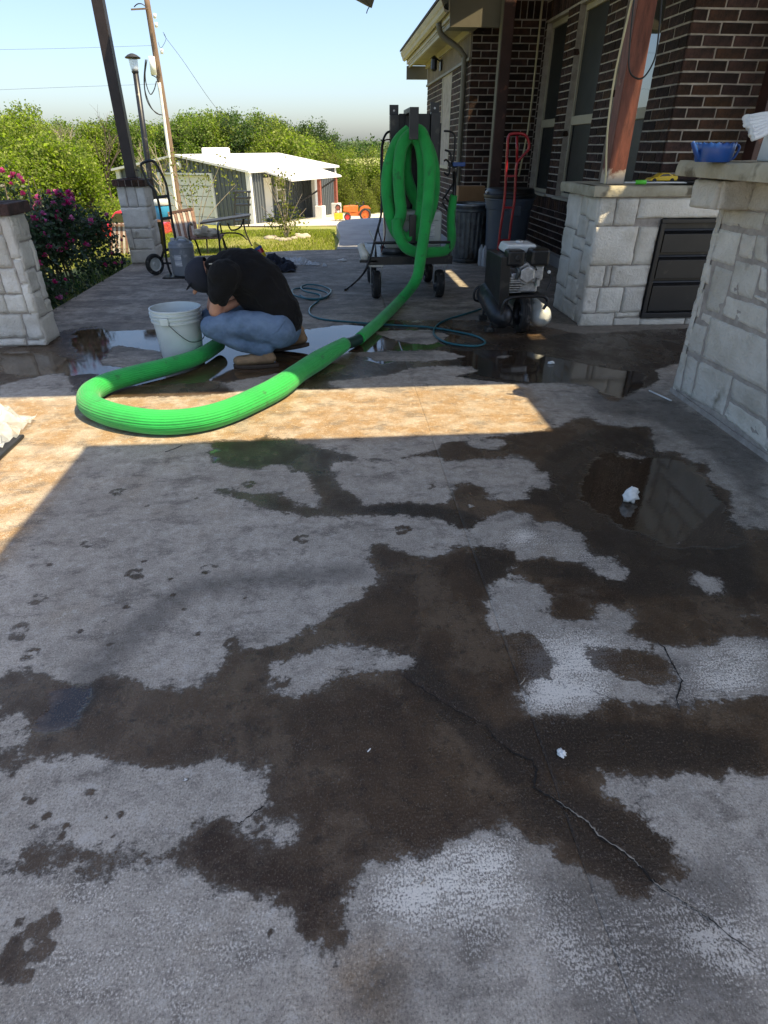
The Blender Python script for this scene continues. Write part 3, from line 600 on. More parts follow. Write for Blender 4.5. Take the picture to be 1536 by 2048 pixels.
def crack_depth(x, y):
    d = np.full(x.shape, 9.)
    out = np.zeros(x.shape)
    for pl, dep in CRACKS:
        d = np.full(x.shape, 9.)
        for (x1, y1), (x2, y2) in zip(pl[:-1], pl[1:]):
            L2 = (x2 - x1) ** 2 + (y2 - y1) ** 2; t = np.clip(((x - x1) * (x2 - x1) + (y - y1) * (y2 - y1)) / L2, 0, 1)
            d = np.minimum(d, np.hypot(x - x1 - t * (x2 - x1), y - y1 - t * (y2 - y1)))
        out = np.maximum(out, dep * np.clip(1 - d / .012, 0, 1))
    return out
def panel(x0, x1, y0, y1, step):
    g = .0003
    xs = np.linspace(x0 + g, x1 - g, max(2, int((x1 - x0) / step))); ys_ = np.linspace(y0 + g, y1 - g, max(2, int((y1 - y0) / step)))
    xs = np.concatenate([[xs[0]], [xs[0] + .0015], xs[1:-1], [xs[-1] - .0015], [xs[-1]]]); ys_ = np.concatenate([[ys_[0]], [ys_[0] + .0015], ys_[1:-1], [ys_[-1] - .0015], [ys_[-1]]])
    def zf(X, Y):
        z = -crack_depth(X, Y)
        e = np.minimum(np.minimum(X - xs[0], xs[-1] - X), np.minimum(Y - ys_[0], ys_[-1] - Y))
        return np.where(e < .0005, -.0012, z)
    o = sheet('slab_panel', xs, ys_, zf, M['concrete'], parent=floor)
    co = np.empty(len(o.data.vertices) * 3, np.float32); o.data.vertices.foreach_get('co', co); co = co.reshape(-1, 3)
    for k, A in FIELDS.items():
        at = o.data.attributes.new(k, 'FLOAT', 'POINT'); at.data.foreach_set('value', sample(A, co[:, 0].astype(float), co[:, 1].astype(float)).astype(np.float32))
    return o
JX = .475
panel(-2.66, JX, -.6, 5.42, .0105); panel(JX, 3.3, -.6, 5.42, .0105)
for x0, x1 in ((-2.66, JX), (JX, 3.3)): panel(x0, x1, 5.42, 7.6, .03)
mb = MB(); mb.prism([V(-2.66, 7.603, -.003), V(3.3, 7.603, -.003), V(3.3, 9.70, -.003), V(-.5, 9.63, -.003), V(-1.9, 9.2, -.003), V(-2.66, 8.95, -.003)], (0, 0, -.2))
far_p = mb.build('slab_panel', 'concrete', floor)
# the long crack: a dark split with pale patched stretches standing a little proud
def ribbon(pts, w0, m, name, z, h, seed):
    rr = random.Random(seed); L_ = []; Rr = []; Q = []
    for (x1, y1), (x2, y2) in zip(pts[:-1], pts[1:]):
        for k in range(6): t_ = k / 6; Q.append(V(x1 + (x2 - x1) * t_ + rr.uniform(-1, 1) * .0022, y1 + (y2 - y1) * t_ + rr.uniform(-1, 1) * .0022, 0))
    for i, q in enumerate(Q):
        d = (Q[min(i + 1, len(Q) - 1)] - Q[max(0, i - 1)]).normalized(); nn_ = V(-d.y, d.x, 0); w_ = w0 * rr.uniform(.35, 1.2) * min(1, .25 + 4 * min(i, len(Q) - 1 - i) / len(Q))
        L_.append(q + nn_ * w_ + V(0, 0, z)); Rr.append(q - nn_ * w_ + V(0, 0, z)); 
    n_ = len(Q); vs = L_ + [(a + b) / 2 + V(0, 0, h) for a, b in zip(L_, Rr)] + Rr
    fs = [(i, i + 1, n_ + i + 1, n_ + i) for i in range(n_ - 1)] + [(n_ + i, n_ + i + 1, 2 * n_ + i + 1, 2 * n_ + i) for i in range(n_ - 1)]
    b = MB(); b.add(vs, fs); return b.build(name, m, floor)
M['crack'] = mat('crack_shadow_dirt', (.012, .010, .008), .9)
M['sealant'] = mat('pale_sealant', (.30, .26, .21), .8, var=.5, vscale=60, bump=.5)
ribbon(CRACKS[0][0][4:], .0032, 'crack', 'crack', .0006, -.0015 + .0011, 1); ribbon(CRACKS[0][0][:5], .0014, 'crack', 'crack', .0006, 0, 2)
ribbon(CRACKS[1][0], .0022, 'crack', 'crack', .0006, 0, 3); ribbon(CRACKS[2][0], .0018, 'crack', 'crack', .0006, 0, 4)
ribbon(CRACKS[0][0][11:18], .0024, 'sealant', 'crack_sealant', .0012, .0016, 5); ribbon(CRACKS[0][0][18:23], .0028, 'sealant', 'crack_sealant', .0012, .0016, 6)
# far panel needs the water fields too: they are zero there
mb = MB(); mb.box((-2.665, -.7, -.30), (3.3, 9.0, -.0063)); mb.box((3.3, -1.3, -.3), (7, 9.6, -.004)); mb.box((-2.67, -9, -.3), (7, -.61, -.004)); mb.box((-9, -9, -.3), (-2.665, 4.62, -.004))  # last two boxes: out-of-view concrete added to bounce light back
mb.build('slab_bed_bounce', 'drive', floor)
# ------------------------------------------------------------------ porch roof; deck out of view, outline and slits shaped to place shade and sun spots
roof = thing('porch_roof', 'dark porch roof overhead, only one ragged rafter end showing at the top edge', 'roof', (2, 3, 2.95))
RH = 3.6   # height of the roof; outlines are given where their shadow meets the floor
def up_(X, Y, z=0.): return (X + (RH - z) * .46, Y - (RH - z) * .30)
outer = [up_(-1.28, .15), up_(2.7, .15), up_(2.7, 3.3), up_(4.3, 3.3), up_(4.3, 10.6), up_(1.2, 10.6), up_(1.2, 9.95), up_(-3.5, 9.95), up_(-3.5, 3.61), up_(1.155, 3.61), up_(1.155, 2.85), up_(-1.28, 2.85)]
holes = [[up_(1.36, 6.74), up_(1.47, 6.69), up_(1.47, 7.85), up_(1.36, 7.75)], [up_(1.53, 4.60), up_(1.68, 4.60), up_(1.67, 4.88), up_(1.57, 4.97)],
         [up_(2.02, 4.88, .9), up_(2.17, 4.88, .9), up_(2.20, 5.10, .9), up_(2.06, 5.08, .9)], [up_(2.17, 5.19, 1.06), up_(2.31, 5.19, 1.06), up_(2.31, 5.19, 2.0), up_(2.265, 5.19, 1.75)]]
def slab_with_holes(z0, z1):
    loops = [[V(x, y, 0) for x, y in outer]] + [[V(x, y, 0) for x, y in h] for h in holes]
    tri = tessellate_polygon(loops); flat = [p for l in loops for p in l]; n = len(flat)
    mb = MB(); vs = [V(p.x, p.y, z0) for p in flat] + [V(p.x, p.y, z1) for p in flat]; fs = []
    for t in tri: fs.append(tuple(t)); fs.append(tuple(n + k for k in reversed(t)))
    o = 0
    for l in loops:
        for k in range(len(l)): a = o + k; b = o + (k + 1) % len(l); fs.append((a, b, n + b, n + a))
        o += len(l)
    mb.add(vs, fs); return mb
slab_with_holes(RH, RH + .06).build('roof_deck', 'roof', roof)
rt = MB(); tp = [HY(700, -8, 9.1), HY(735, 11, 9.1), HY(744, 15, 9.1), HY(751, -8, 9.1)]
rt.prism([p + V(0, 0, 0) for p in tp], (0, .05, 0)); ro = rt.build('rafter_end', 'trim_dark', roof); ro['label'] = 'ragged dark rafter end poking into the sky'
rt = MB(); rt.tube([HY(739, 13, 9.12), HY(735, 20, 9.12), HY(733, 27, 9.12)], .006, 6); rt.build('loose_strip', 'black', roof)
# ------------------------------------------------------------------ bricks
BL, BC, JT = .254, .0794, .0125
brick_mesh = []
for k in range(5):
    bm = bmesh.new(); bmesh.ops.create_cube(bm, size=1)
    for v in bm.verts: v.co = Vector((v.co.x * (BL - JT), v.co.y * .095, v.co.z * (BC - JT)))
    bmesh.ops.bevel(bm, geom=list(bm.edges), offset=.004, segments=1, affect='EDGES')
    for v in bm.verts: v.co += Vector((random.uniform(-1, 1), random.uniform(-1, 1), random.uniform(-1, 1))) * .0016
    me = bpy.data.meshes.new('brick'); bm.to_mesh(me); bm.free(); me.materials.append(M['brick']); brick_mesh.append(me)
bvs = [tuple(v.co) for v in brick_mesh[0].vertices]; bfs = [tuple(p.vertices) for p in brick_mesh[0].polygons]
def lay(wall, org, udir, nrm, u0, u1, z0, z1, openings=(), offset=0., indiv=0, rest=None, soldier=None):
    """bricks proud of a mortar wall; openings = (ua,ub,za,zb). indiv: how many single bricks may still be made"""
    org = Vector(org); u = Vector(udir); n = Vector(nrm); ang = math.atan2(u.y, u.x)
    rows = int(round((z1 - z0) / BC)); made = 0
    flipped = (Vector((-u.y, u.x, 0))).dot(n) > 0
    for r in range(rows):
        za = z0 + r * BC; zc = za + BC / 2
        x = u0 - (BL / 2 if r % 2 else 0) - offset
        while x < u1:
            segs = [(max(x, u0), min(x + BL, u1))]
            for (a, b, c, d) in openings:
                if zc > c and zc < d:
                    ns = []
                    for s0, s1 in segs:
                        if b <= s0 or a >= s1: ns.append((s0, s1)); continue
                        if s0 < a: ns.append((s0, a))
                        if s1 > b: ns.append((b, s1))
                    segs = ns
            for s0, s1 in segs:
                L = s1 - s0
                if L < .03: continue
                c = org + u * ((s0 + s1) / 2) + V(0, 0, zc) - n * (.0475 - random.uniform(.000, .0035))
                sx = (L - JT) / (BL - JT)
                if made < indiv:
                    o = inst('brick', brick_mesh[(r * 7 + int(x * 13)) % 5], c, wall, (random.uniform(-.006, .006), random.uniform(-.006, .006), ang + random.uniform(-.004, .004)), (sx, 1, 1)); made += 1
                elif rest is not None:
                    ca, sa = math.cos(ang), math.sin(ang)
                    rest.add([(c.x + ca * p[0] * sx - sa * p[1], c.y + sa * p[0] * sx + ca * p[1], c.z + p[2]) for p in bvs], bfs)
            x += BL
    return made
house = thing('brick_house', 'dark brick house with cream window trim and tan gutter along the patio', 'house', (3, 9, 0))
XW, YB, XL, YF, YP = 2.85, 9.65, 1.90, 13.75, 5.74
rest = MB()
wins = [(8.78, 9.58), (7.53, 8.40), (6.25, 7.07)]; WZ0, WZ1 = .77, 2.66
# back wall (faces the camera)
w = MB(); w.box((XL + .02, YB + .004, 0), (XW + .1, YB + .25, 3.0)); bw = w.build('back_wall', 'mortar', house)
n1 = lay(bw, (0, YB, 0), (1, 0, 0), (0, -1, 0), XL, XW, .0, 2.70, indiv=112, rest=rest)
def soldier(wall, org, udir, nrm, u0, u1, zc, h=.19, wdt=.083, indiv=True):
    org = Vector(org); u = Vector(udir); n = Vector(nrm); k = max(1, round((u1 - u0) / wdt)); st = (u1 - u0) / k
    for i in range(k):
        c = org + u * (u0 + st * (i + .5)) + V(0, 0, zc) - n * .044
        ang = math.atan2(u.y, u.x); ca, sa = math.cos(ang), math.sin(ang); sx = (h - JT) / (BL - JT); sz = (st - JT) / (BC - JT)
        if not indiv:
            rest.add([(c.x + ca * -p[2] * sz - sa * p[1], c.y + sa * -p[2] * sz + ca * p[1], c.z + p[0] * sx) for p in bvs], bfs); continue
        o = inst('brick', brick_mesh[i % 5], c, wall); o.scale = (sx, 1, sz); o.rotation_euler = (Matrix.Rotation(ang, 3, 'Z') @ Matrix.Rotation(R(90), 3, 'Y')).to_euler()
soldier(bw, (0, YB, 0), (1, 0, 0), (0, -1, 0), XL, XW, 2.70 + .1, indiv=True)
# left gable wall (faces the lawn)
w = MB(); w.box((XL + .004, YB + .006, -.2), (XL + .25, YF, 2.62)); lw = w.build('side_wall', 'mortar', house)
SW0, SW1 = 11.05, 11.95
lay(lw, (XL, 0, 0), (0, 1, 0), (-1, 0, 0), YB + .004, YF, 0, 2.3, openings=[(SW0, SW1, 1.0, 2.34)], indiv=0, rest=rest)
for k in range(24):
    y = YB + .02 + k * .17
    b = MB(); b.box((XL - .012, y, 2.31), (XL + .012, y + .16, 2.64)); b.build('siding_board', 'siding', lw)
b = MB(); b.box((XL - .03, YB, 2.28), (XL + .01, YF, 2.312)); b.build('trim_board', 'trim_dark', lw)
sw = MB(); sw.box((XL - .005, SW0, 1.0), (XL + .06, SW0 + .05, 2.34)); sw.box((XL - .005, SW1 - .05, 1.0), (XL + .06, SW1, 2.34)); sw.box((XL - .006, SW0, 1.0), (XL + .06, SW1, 1.05)); sw.box((XL - .006, SW0, 2.29), (XL + .06, SW1, 2.34))
so = sw.build('window', 'trim', house); g_ = MB(); g_.box((XL + .02, SW0 + .05, 1.05), (XL + .03, SW1 - .05, 2.29)); g_.build('pane', 'glass', so)
# wall with three windows (faces the patio)
w = MB(); ed = [YP + .03] + [e for a in sorted(wins) for e in a] + [YB]
w.box((XW + .004, YP + .03, 0), (XW + .3, YB, WZ0)); w.box((XW + .004, YP + .03, WZ1), (XW + .3, YB, 3.0))
for i in range(0, len(ed), 2): w.box((XW + .004, ed[i] + (.005 if i else 0), WZ0), (XW + .3, ed[i + 1] - .005, WZ1))
ww = w.build('window_wall', 'mortar', house)
# near end first so the largest bricks are the single ones
N2 = lay(ww, (XW, 0, 0), (0, 1, 0), (-1, 0, 0), YP, YP + .51, WZ0 + .02, WZ1, indiv=64, rest=rest)
lay(ww, (XW, 0, 0), (0, 1, 0), (-1, 0, 0), wins[2][1] , wins[1][0], WZ0, WZ1, indiv=70, rest=rest)
lay(ww, (XW, 0, 0), (0, 1, 0), (-1, 0, 0), wins[1][1], wins[0][0], WZ0, WZ1, indiv=60, rest=rest)
lay(ww, (XW, 0, 0), (0, 1, 0), (-1, 0, 0), wins[0][1], YB, WZ0, WZ1, indiv=0, rest=rest)
lay(ww, (XW, 0, 0), (0, 1, 0), (-1, 0, 0), 7.2, YB, .13, .60, indiv=70, rest=rest)
lay(ww, (XW, 0, 0), (0, 1, 0), (-1, 0, 0), YP, 7.2, .13, .60, indiv=0, rest=rest)
soldier(ww, (XW, 0, 0), (0, 1, 0), (-1, 0, 0), YP, YB, .675, h=.15, indiv=False)
soldier(ww, (XW, 0, 0), (0, 1, 0), (-1, 0, 0), YP, YB, 2.78, indiv=False)
b = MB(); b.box((XW - .05, YP + .2, -.0), (XW + .1, YB, .125)); b.build('concrete_footing', 'drive', house)
for i, (a, c) in enumerate(wins):
    X = XW + .10
    f = MB(); f.box((X - .03, a, WZ0), (X + .03, a + .035, WZ1)); f.box((X - .03, c - .035, WZ0), (X + .03, c, WZ1)); f.box((X - .031, a + .035, WZ1 - .06), (X + .03, c - .035, WZ1)); f.box((X - .031, a + .035, WZ0), (X + .03, c - .035, WZ0 + .04))
    wo = f.build('window', 'trim', house, bevel=.004)
    f = MB(); f.box((X - .034, a + .036, 1.53), (X + .02, c - .036, 1.62)); f.build('meeting_rail', 'trim', wo, bevel=.004)
    f = MB(); f.box((XW - .035, a - .02, WZ0 - .028), (X - .032, c + .02, WZ0 - .002)); f.build('sill', 'trim', wo, bevel=.004)
    f = MB(); f.box((X - .005, a + .036, 1.621), (X, c - .036, WZ1 - .061)); f.build('upper_pane', 'glass' if i == 2 else 'screen', wo)
    f = MB(); f.box((X - .006, a + .036, WZ0 + .041), (X, c - .036, 1.529)); f.build('lower_screen', 'screen', wo)
    for yy in (a + .07, c - .09):
        f = MB(); f.box((X - .016, yy, WZ0 + .042), (X - .007, yy + .018, 1.528)); f.build('screen_bar', 'black', wo)
# near pillar (front face)
w = MB(); w.box((XW + .02, YP + .004, 0), (3.9, YP + .3, 3.0)); pw = w.build('pillar_wall', 'mortar', house)
lay(pw, (0, YP, 0), (1, 0, 0), (0, -1, 0), XW, 3.72, WZ0 + .02, 2.72, indiv=150, rest=rest)
rb = rest.build('brickwork', 'brick', house, recalc=False); rb['kind'] = 'stuff'
# eave, gutter, downspout, roof
e = MB(); e.box((1.56, 9.30, 2.64), (XL + .02, YF + .35, 2.655)); e.build('soffit', 'soffit', house)
e = MB(); e.box((1.53, 9.30, 2.655), (1.558, YF + .35, 2.83)); e.build('fascia', 'trim', house)
e = MB(); e.box((1.565, 9.34, 2.60), (1.60, YF + .35, 2.638)); e.build('eave_moulding', 'trim', house)
e = MB(); e.box((XL - .05, YB + .01, 2.56), (XL - .013, YF, 2.639)); e.build('frieze_board', 'trim', house)
g_ = MB(); pr = [(1.527, 2.83), (1.527, 2.72), (1.49, 2.70), (1.455, 2.72), (1.445, 2.76), (1.43, 2.78), (1.41, 2.835), (1.42, 2.84), (1.44, 2.79), (1.46, 2.74), (1.515, 2.725), (1.515, 2.83)]
g_.prism([V(x, 9.28, z) for x, z in pr], (0, YF + .38 - 9.28, 0)); g_.build('gutter', 'trim', house)
e = MB(); e.prism([V(1.535, 9.285, 2.57), V(1.535, 9.285, 2.84), V(2.3, 9.285, 3.2), V(2.3, 9.285, 2.57), V(1.9, 9.285, 2.57)], (0, .03, 0)); e.build('eave_end_panel', 'trim_dark', house)
e = MB(); e.box((1.535, 9.315, 2.57), (1.9, 9.6, 2.60)); e.build('eave_return', 'trim_dark', house)
e = MB(); e.box((1.53, YF + .3, 2.42), (1.93, YF + .36, 2.63)); e.build('eave_return', 'trim_dark', house)
rf = MB(); rf.prism([V(1.40, 9.20, 2.845), V(1.40, 9.20, 2.875), V(6.5, 9.20, 5.3), V(6.5, 9.20, 5.27)], (0, YF + .4 - 9.2, 0)); rf.build('roof', 'shingle', house)
rf = MB(); rf.prism([V(1.46, 9.17, 2.83), V(1.46, 9.17, 3.0), V(4.5, 9.17, 4.45), V(4.5, 9.17, 4.28)], (0, .028, 0)); rf.build('rake_board', 'trim_dark', house)
d_ = MB(); dsp = [V(1.50, 9.95, 2.70), V(1.52, 9.95, 2.60), V(1.60, 9.93, 2.53), V(1.72, 9.9, 2.46), V(1.83, 9.88, 2.36), V(1.855, 9.87, 2.2), V(1.855, 9.87, 1.0), V(1.855, 9.87, .1)]
d_.tube(dsp, .038, 8, smooth=True, sub=3); d_.build('downspout', 'trim_dark', house, smooth=True)
# wall lamp on gable wall
wl = thing('wall_lantern', 'small black lantern fixed high on the house wall beside the gutter', 'wall lamp', (1.86, 12.05, 2.4))
b = MB(); b.box((1.86, 11.98, 2.38), (1.888, 12.12, 2.52)); b.bar((1.87, 12.05, 2.5), (1.76, 12.05, 2.55), .02); b.build('bracket', 'black', wl)
b = MB(); b.lathe([(.01, .12), (.07, .08), (.05, .07), (.055, -.06), (.03, -.09)], (1.76, 12.05, 2.46), 8); b.build('lamp_body', 'black', wl)
# conduit in the wall corner, porch posts
cd = MB(); cd.tube([V(2.76, 9.60, 3.0), V(2.76, 9.60, 1.9), V(2.745, 9.58, 1.5), V(2.66, 9.5, .95)], .013, 8, smooth=False)
tag(cd.build('wall_conduit', 'pvc', None, smooth=True), 'thin cream conduit running down the dark brick corner beside the window', 'conduit')
pp = thing('porch_post', 'maroon steel box post in front of the back brick wall', 'post', (2.24, 9.2, 0))
b = MB(); b.box((2.165, 9.13, 0), (2.305, 9.27, RH)); b.build('shaft', 'maroon', pp, bevel=.006)
b = MB(); b.box((2.155, 9.14, 0.01), (2.164, 9.26, 2.94)); b.build('lit_side_strip', 'trim_dark', pp)  # lighter strip painted in for light on the post's left face
b = MB(); b.box((2.12, 9.08, 0), (2.35, 9.32, .012)); b.build('base_plate', 'maroon', pp)
p3 = thing('porch_post', 'brown porch post at the right edge beyond the blue watering can', 'post', (3.80, 5.55, 0))
b = MB(); b.box((3.50, 5.50, 0), (3.64, 5.64, RH)); b.build('shaft', 'maroon', p3, bevel=.005)
b = MB(); b.box((3.47, 5.47, 0), (3.67, 5.67, .012)); b.build('base_plate', 'maroon', p3)
dr = thing('dark_void_fill', 'added dark panel filling the void behind the right porch post', 'panel', (4.2, 5.9, 0))
b = MB(); b.box((3.92, YP + .1, 0), (5.0, YP + .14, 2.9)); b.build('void_panel', 'black_panel', dr)  # added dark panel standing in for a dark void behind the post
b = MB(); b.box((3.9, YP + .05, 0), (3.96, YP + .15, 2.95)); b.build('void_panel_edge', 'maroon', dr)

# ------------------------------------------------------------------ stone piers with brick caps
def pier(label, x0, x1, y0, y1, h, seed, caplabel=None, unit=.13):
    t = thing('stone_pier', label, 'pier', ((x0 + x1) / 2, (y0 + y1) / 2, 0))
    b = MB(); b.box((x0 + .012, y0 + .012, 0), (x1 - .012, y1 - .012, h)); b.build('mortar_core', 'stone_mortar', t)
    return t
def stones_px(parent, proj, n, quads, **k):
    for q in quads: stone(parent, [proj(u, v) for u, v in q], n, **k)
p1 = pier('near stone pier with dark brick cap at the left edge of the patio', -2.95, -2.235, 4.75, 5.02, .90, 1)
f = lambda u, v: HY(u, v, 4.762)
def fr(x0, x1, z0, z1, y): return [V(x0, y, z0), V(x1, y, z0), V(x1, y, z1), V(x0, y, z1)]
def sd(y0, y1, z0, z1, x): return [V(x, y0, z0), V(x, y1, z0), V(x, y1, z1), V(x, y0, z1)]
X0, X1 = -2.95, -2.235
for r in [(-2.62, -2.38, .0, .06), (-2.38, -2.235, .0, .045), (-2.95, -2.62, 0, .2), (-2.62, -2.36, .06, .24), (-2.36, -2.235, .045, .24), (-2.95, -2.44, .24, .38), (-2.44, -2.30, .24, .38), (-2.30, -2.235, .24, .45), (-2.95, -2.42, .38, .56), (-2.42, -2.30, .38, .56), (-2.30, -2.235, .45, .62), (-2.95, -2.56, .56, .72), (-2.56, -2.31, .56, .78), (-2.31, -2.235, .62, .9), (-2.56, -2.31, .78, .9), (-2.95, -2.56, .72, .9)]:
    stone(p1, fr(*r, 4.762), (0, -1, 0), proud=.03)
for r in [(4.75, 5.02, 0, .20), (4.75, 4.92, .20, .38), (4.92, 5.02, .20, .30), (4.92, 5.02, .30, .50), (4.75, 4.92, .38, .54), (4.75, 4.96, .54, .72), (4.96, 5.02, .50, .72), (4.75, 4.86, .72, .90), (4.86, 5.02, .72, .90)]:
    stone(p1, sd(*r, X1 - .012), (1, 0, 0), proud=.02)
def brickcap(t, x0, x1, y0, y1, z, h=.075, wdt=.075, along='x'):
    if along == 'x':
        k = round((x1 - x0) / wdt)
        for i in range(k):
            a = x0 + (x1 - x0) * i / k; j = random.uniform(-.004, .004)
            b = MB(); b.box((a + .004, y0 + j, z), (a + (x1 - x0) / k - .004, y1 + j, z + h + random.uniform(-.003, .003))); b.build('cap_brick', 'brick', t, bevel=.006)
        b = MB(); b.box((x0 + .01, y0 + .012, z), (x1 - .01, y1 - .012, z + h - .01)); b.build('cap_mortar', 'mortar', t)
brickcap(p1, -2.98, -2.20, 4.70, 5.05, .90)
p2 = pier('far stone pier with dark brick cap holding the tall porch post', -2.66, -2.32, 8.57, 8.93, .89, 2)
for r in [(-2.66, -2.32, 0, .17), (-2.66, -2.58, .17, .42), (-2.58, -2.32, .17, .30), (-2.58, -2.32, .30, .42), (-2.66, -2.32, .42, .66), (-2.66, -2.55, .66, .89), (-2.55, -2.43, .66, .89), (-2.43, -2.32, .66, .89)]:
    stone(p2, fr(*r, 8.582), (0, -1, 0), proud=.022)
for r in [(8.57, 8.93, 0, .2), (8.57, 8.75, .2, .42), (8.75, 8.93, .2, .5), (8.57, 8.75, .42, .66), (8.75, 8.93, .5, .89), (8.57, 8.75, .66, .89)]:
    stone(p2, sd(*r, -2.332), (1, 0, 0), proud=.018)
brickcap(p2, -2.69, -2.29, 8.53, 8.96, .89)
pt = thing('porch_post', 'tall dark maroon steel post rising from the far stone pier', 'post', (-2.49, 8.78, .965))
b = MB(); b.box((-2.555, 8.72, .977), (-2.435, 8.84, RH)); b.build('shaft', 'dark_steel', pt, bevel=.005)
b = MB(); b.box((-2.59, 8.69, .965), (-2.40, 8.87, .977)); b.build('base_plate', 'maroon', pt)
b = MB(); b.tube([V(-2.43, 8.75, 1.06), V(-2.40, 8.74, 1.06), V(-2.385, 8.74, 1.045)], .006, 6); b.build('hook', 'black', pt)

# ------------------------------------------------------------------ stone counters
c1 = thing('stone_counter', 'far limestone outdoor counter with black drawers set into its front', 'outdoor counter', (2.9, 5.3, 0))
b = MB(); b.box((2.075, 5.02, 0), (2.60, 5.72, .975)); b.box((2.60, 5.02, 0), (3.4, 5.70, .05)); b.box((2.60, 5.02, .83), (3.4, 5.70, .974)); b.box((2.6, 5.3, .05), (3.4, 5.69, .83)); b.build('mortar_core', 'stone_mortar', c1)
for r in [(2.06, 2.36, -.01, .10), (2.36, 2.60, -.01, .06), (2.36, 2.58, .06, .11), (2.06, 2.19, .10, .31), (2.19, 2.40, .10, .31), (2.40, 2.585, .10, .31), (2.06, 2.21, .31, .48), (2.21, 2.26, .31, .48), (2.26, 2.585, .31, .48), (2.06, 2.42, .48, .77), (2.42, 2.585, .48, .77), (2.06, 2.20, .77, .97), (2.20, 2.38, .77, .97), (2.38, 3.10, .82, .97), (2.585, 3.0, -.01, .05), (3.0, 3.4, -.01, .05), (3.10, 3.4, .82, .97)]:
    stone(c1, fr(*r, 5.02), (0, -1, 0), proud=.026)
for r in [(5.02, 5.16, 0, .20), (5.16, 5.46, 0, .14), (5.46, 5.72, 0, .22), (5.02, 5.22, .20, .40), (5.16, 5.46, .14, .34), (5.46, 5.72, .22, .47), (5.22, 5.46, .34, .56), (5.02, 5.20, .40, .62), (5.2, 5.46, .56, .66), (5.46, 5.72, .47, .70), (5.02, 5.18, .62, .80), (5.20, 5.40, .66, .82), (5.40, 5.72, .70, .97), (5.02, 5.26, .80, .97), (5.26, 5.40, .82, .97)]:
    stone(c1, sd(*r, 2.075), (-1, 0, 0), proud=.022)
def slab(parent, x0, x1, y0, y1, z0, z1, seed, name='countertop'):
    mb = MB(); off = V(seed * 7.3, seed, 3); per = []
    nx = max(2, int((x1 - x0) / .05)); ny = max(2, int((y1 - y0) / .05))
    for i in range(nx): per.append((x0 + (x1 - x0) * i / nx, y0, 0, -1))
    for i in range(ny): per.append((x1, y0 + (y1 - y0) * i / ny, 1, 0))
    for i in range(nx): per.append((x1 - (x1 - x0) * i / nx, y1, 0, 1))
    for i in range(ny): per.append((x0, y1 - (y1 - y0) * i / ny, -1, 0))
    n = len(per); vs = []
    for k, (ins, z) in enumerate([(.035, z0), (.004, z0 + .004), (0, z0 * .7 + z1 * .3), (0, z0 * .4 + z1 * .6), (.004, z1 - .008), (.012, z1), (.05, z1)]):
        for x, y, ax, ay in per:
            q = V(x, y, z); r_ = mnoise.noise(q * 16 + off) * .012 + mnoise.noise(q * 40 + off) * .006
            if k in (0, 5, 6): r_ *= .4
            cx = min(max(x, x0 + .02), x1 - .02); cy = min(max(y, y0 + .02), y1 - .02)
            vs.append((x - ax * ins + ax * r_ + (cx - x) * .3, y - ay * ins + ay * r_ + (cy - y) * .3, z + (mnoise.noise(q * 9) * .004 if k > 3 else 0)))
    fs = [(a * n + k, a * n + (k + 1) % n, (a + 1) * n + (k + 1) % n, (a + 1) * n + k) for a in range(6) for k in range(n)]
    fs += [tuple(range(n - 1, -1, -1)), tuple(range(6 * n, 7 * n))]
    mb.add(vs, fs); return mb.build(name, 'stone_slab', parent, smooth=False, auto=True)
slab(c1, 1.985, 3.42, 4.965, 5.75, .975, 1.05, 1)
cab = MB(); cab.box((2.585, 4.985, .06), (3.30, 5.02, .10)); cab.box((2.585, 4.985, .79), (3.30, 5.02, .82)); cab.box((2.585, 4.985, .10), (2.62, 5.02, .79)); cab.box((3.27, 4.985, .10), (3.30, 5.02, .79)); cab.box((2.6, 5.021, .051), (3.3, 5.295, .06))
co = cab.build('drawer_frame', 'black_panel', c1, bevel=.004)
b = MB(); b.box((2.60, 5.05, .06), (3.3, 5.29, .82)); b.build('drawer_box', 'black_panel', c1)
for z0, z1 in ((.11, .35), (.37, .55), (.57, .745)):
    b = MB(); b.prism([V(2.635, 5.035, z0), V(2.635, 5.0, z0 + .004), V(2.635, 5.0, z1 - .035), V(2.635, 5.03, z1 - .012), V(2.635, 5.035, z1)], (.62, 0, 0)); b.build('drawer', 'black_panel', c1, bevel=.003)
c2 = thing('stone_counter', 'near tall limestone counter at the right edge with a thick stone bar top', 'outdoor counter', (2.5, 2.6, 0))
CX = 2.085
b = MB(); b.box((CX - .018, .6, 0), (2.8, 3.402, 1.17)); b.build('mortar_core', 'stone_mortar', c2)
def xs_(pts): return [XP(1350 + x / 3.94, 400 + y / 3.94, CX - .012) for x, y in pts]
quads = [  # (near-bottom ... ) traced outlines on the left face
 [(0,1490),(45,1505),(105,1215),(65,1195)], [(60,1510),(135,1550),(190,1265),(115,1225)], [(140,1560),(385,1700),(465,1390),(215,1270)], [(445,1570),(733,1745),(733,1530),(475,1405)], [(395,1700),(733,2000),(733,1765),(440,1585)],
 [(70,1170),(210,1235),(260,1000),(120,945)], [(225,1240),(733,1510),(733,1090),(295,920)], [(125,905),(195,930),(245,700),(185,680)], [(210,945),(285,985),(300,915),(230,880)], [(240,870),(370,900),(470,560),(330,510)],
 [(375,905),(733,1060),(733,850),(415,755)], [(180,635),(270,665),(300,510),(230,485)], [(435,725),(620,790),(690,520),(495,470)], [(235,460),(470,525),(535,262),(310,210)], [(505,450),(615,470),(655,280),(545,262)], [(630,470),(733,500),(733,290),(670,275)],
 [(640,760),(733,820),(733,770),(645,745)], [(660,710),(733,735),(733,540),(700,525)], [(310,180),(690,245),(725,100),(330,60)]]
xy0 = XP(1428, 415, CX).y
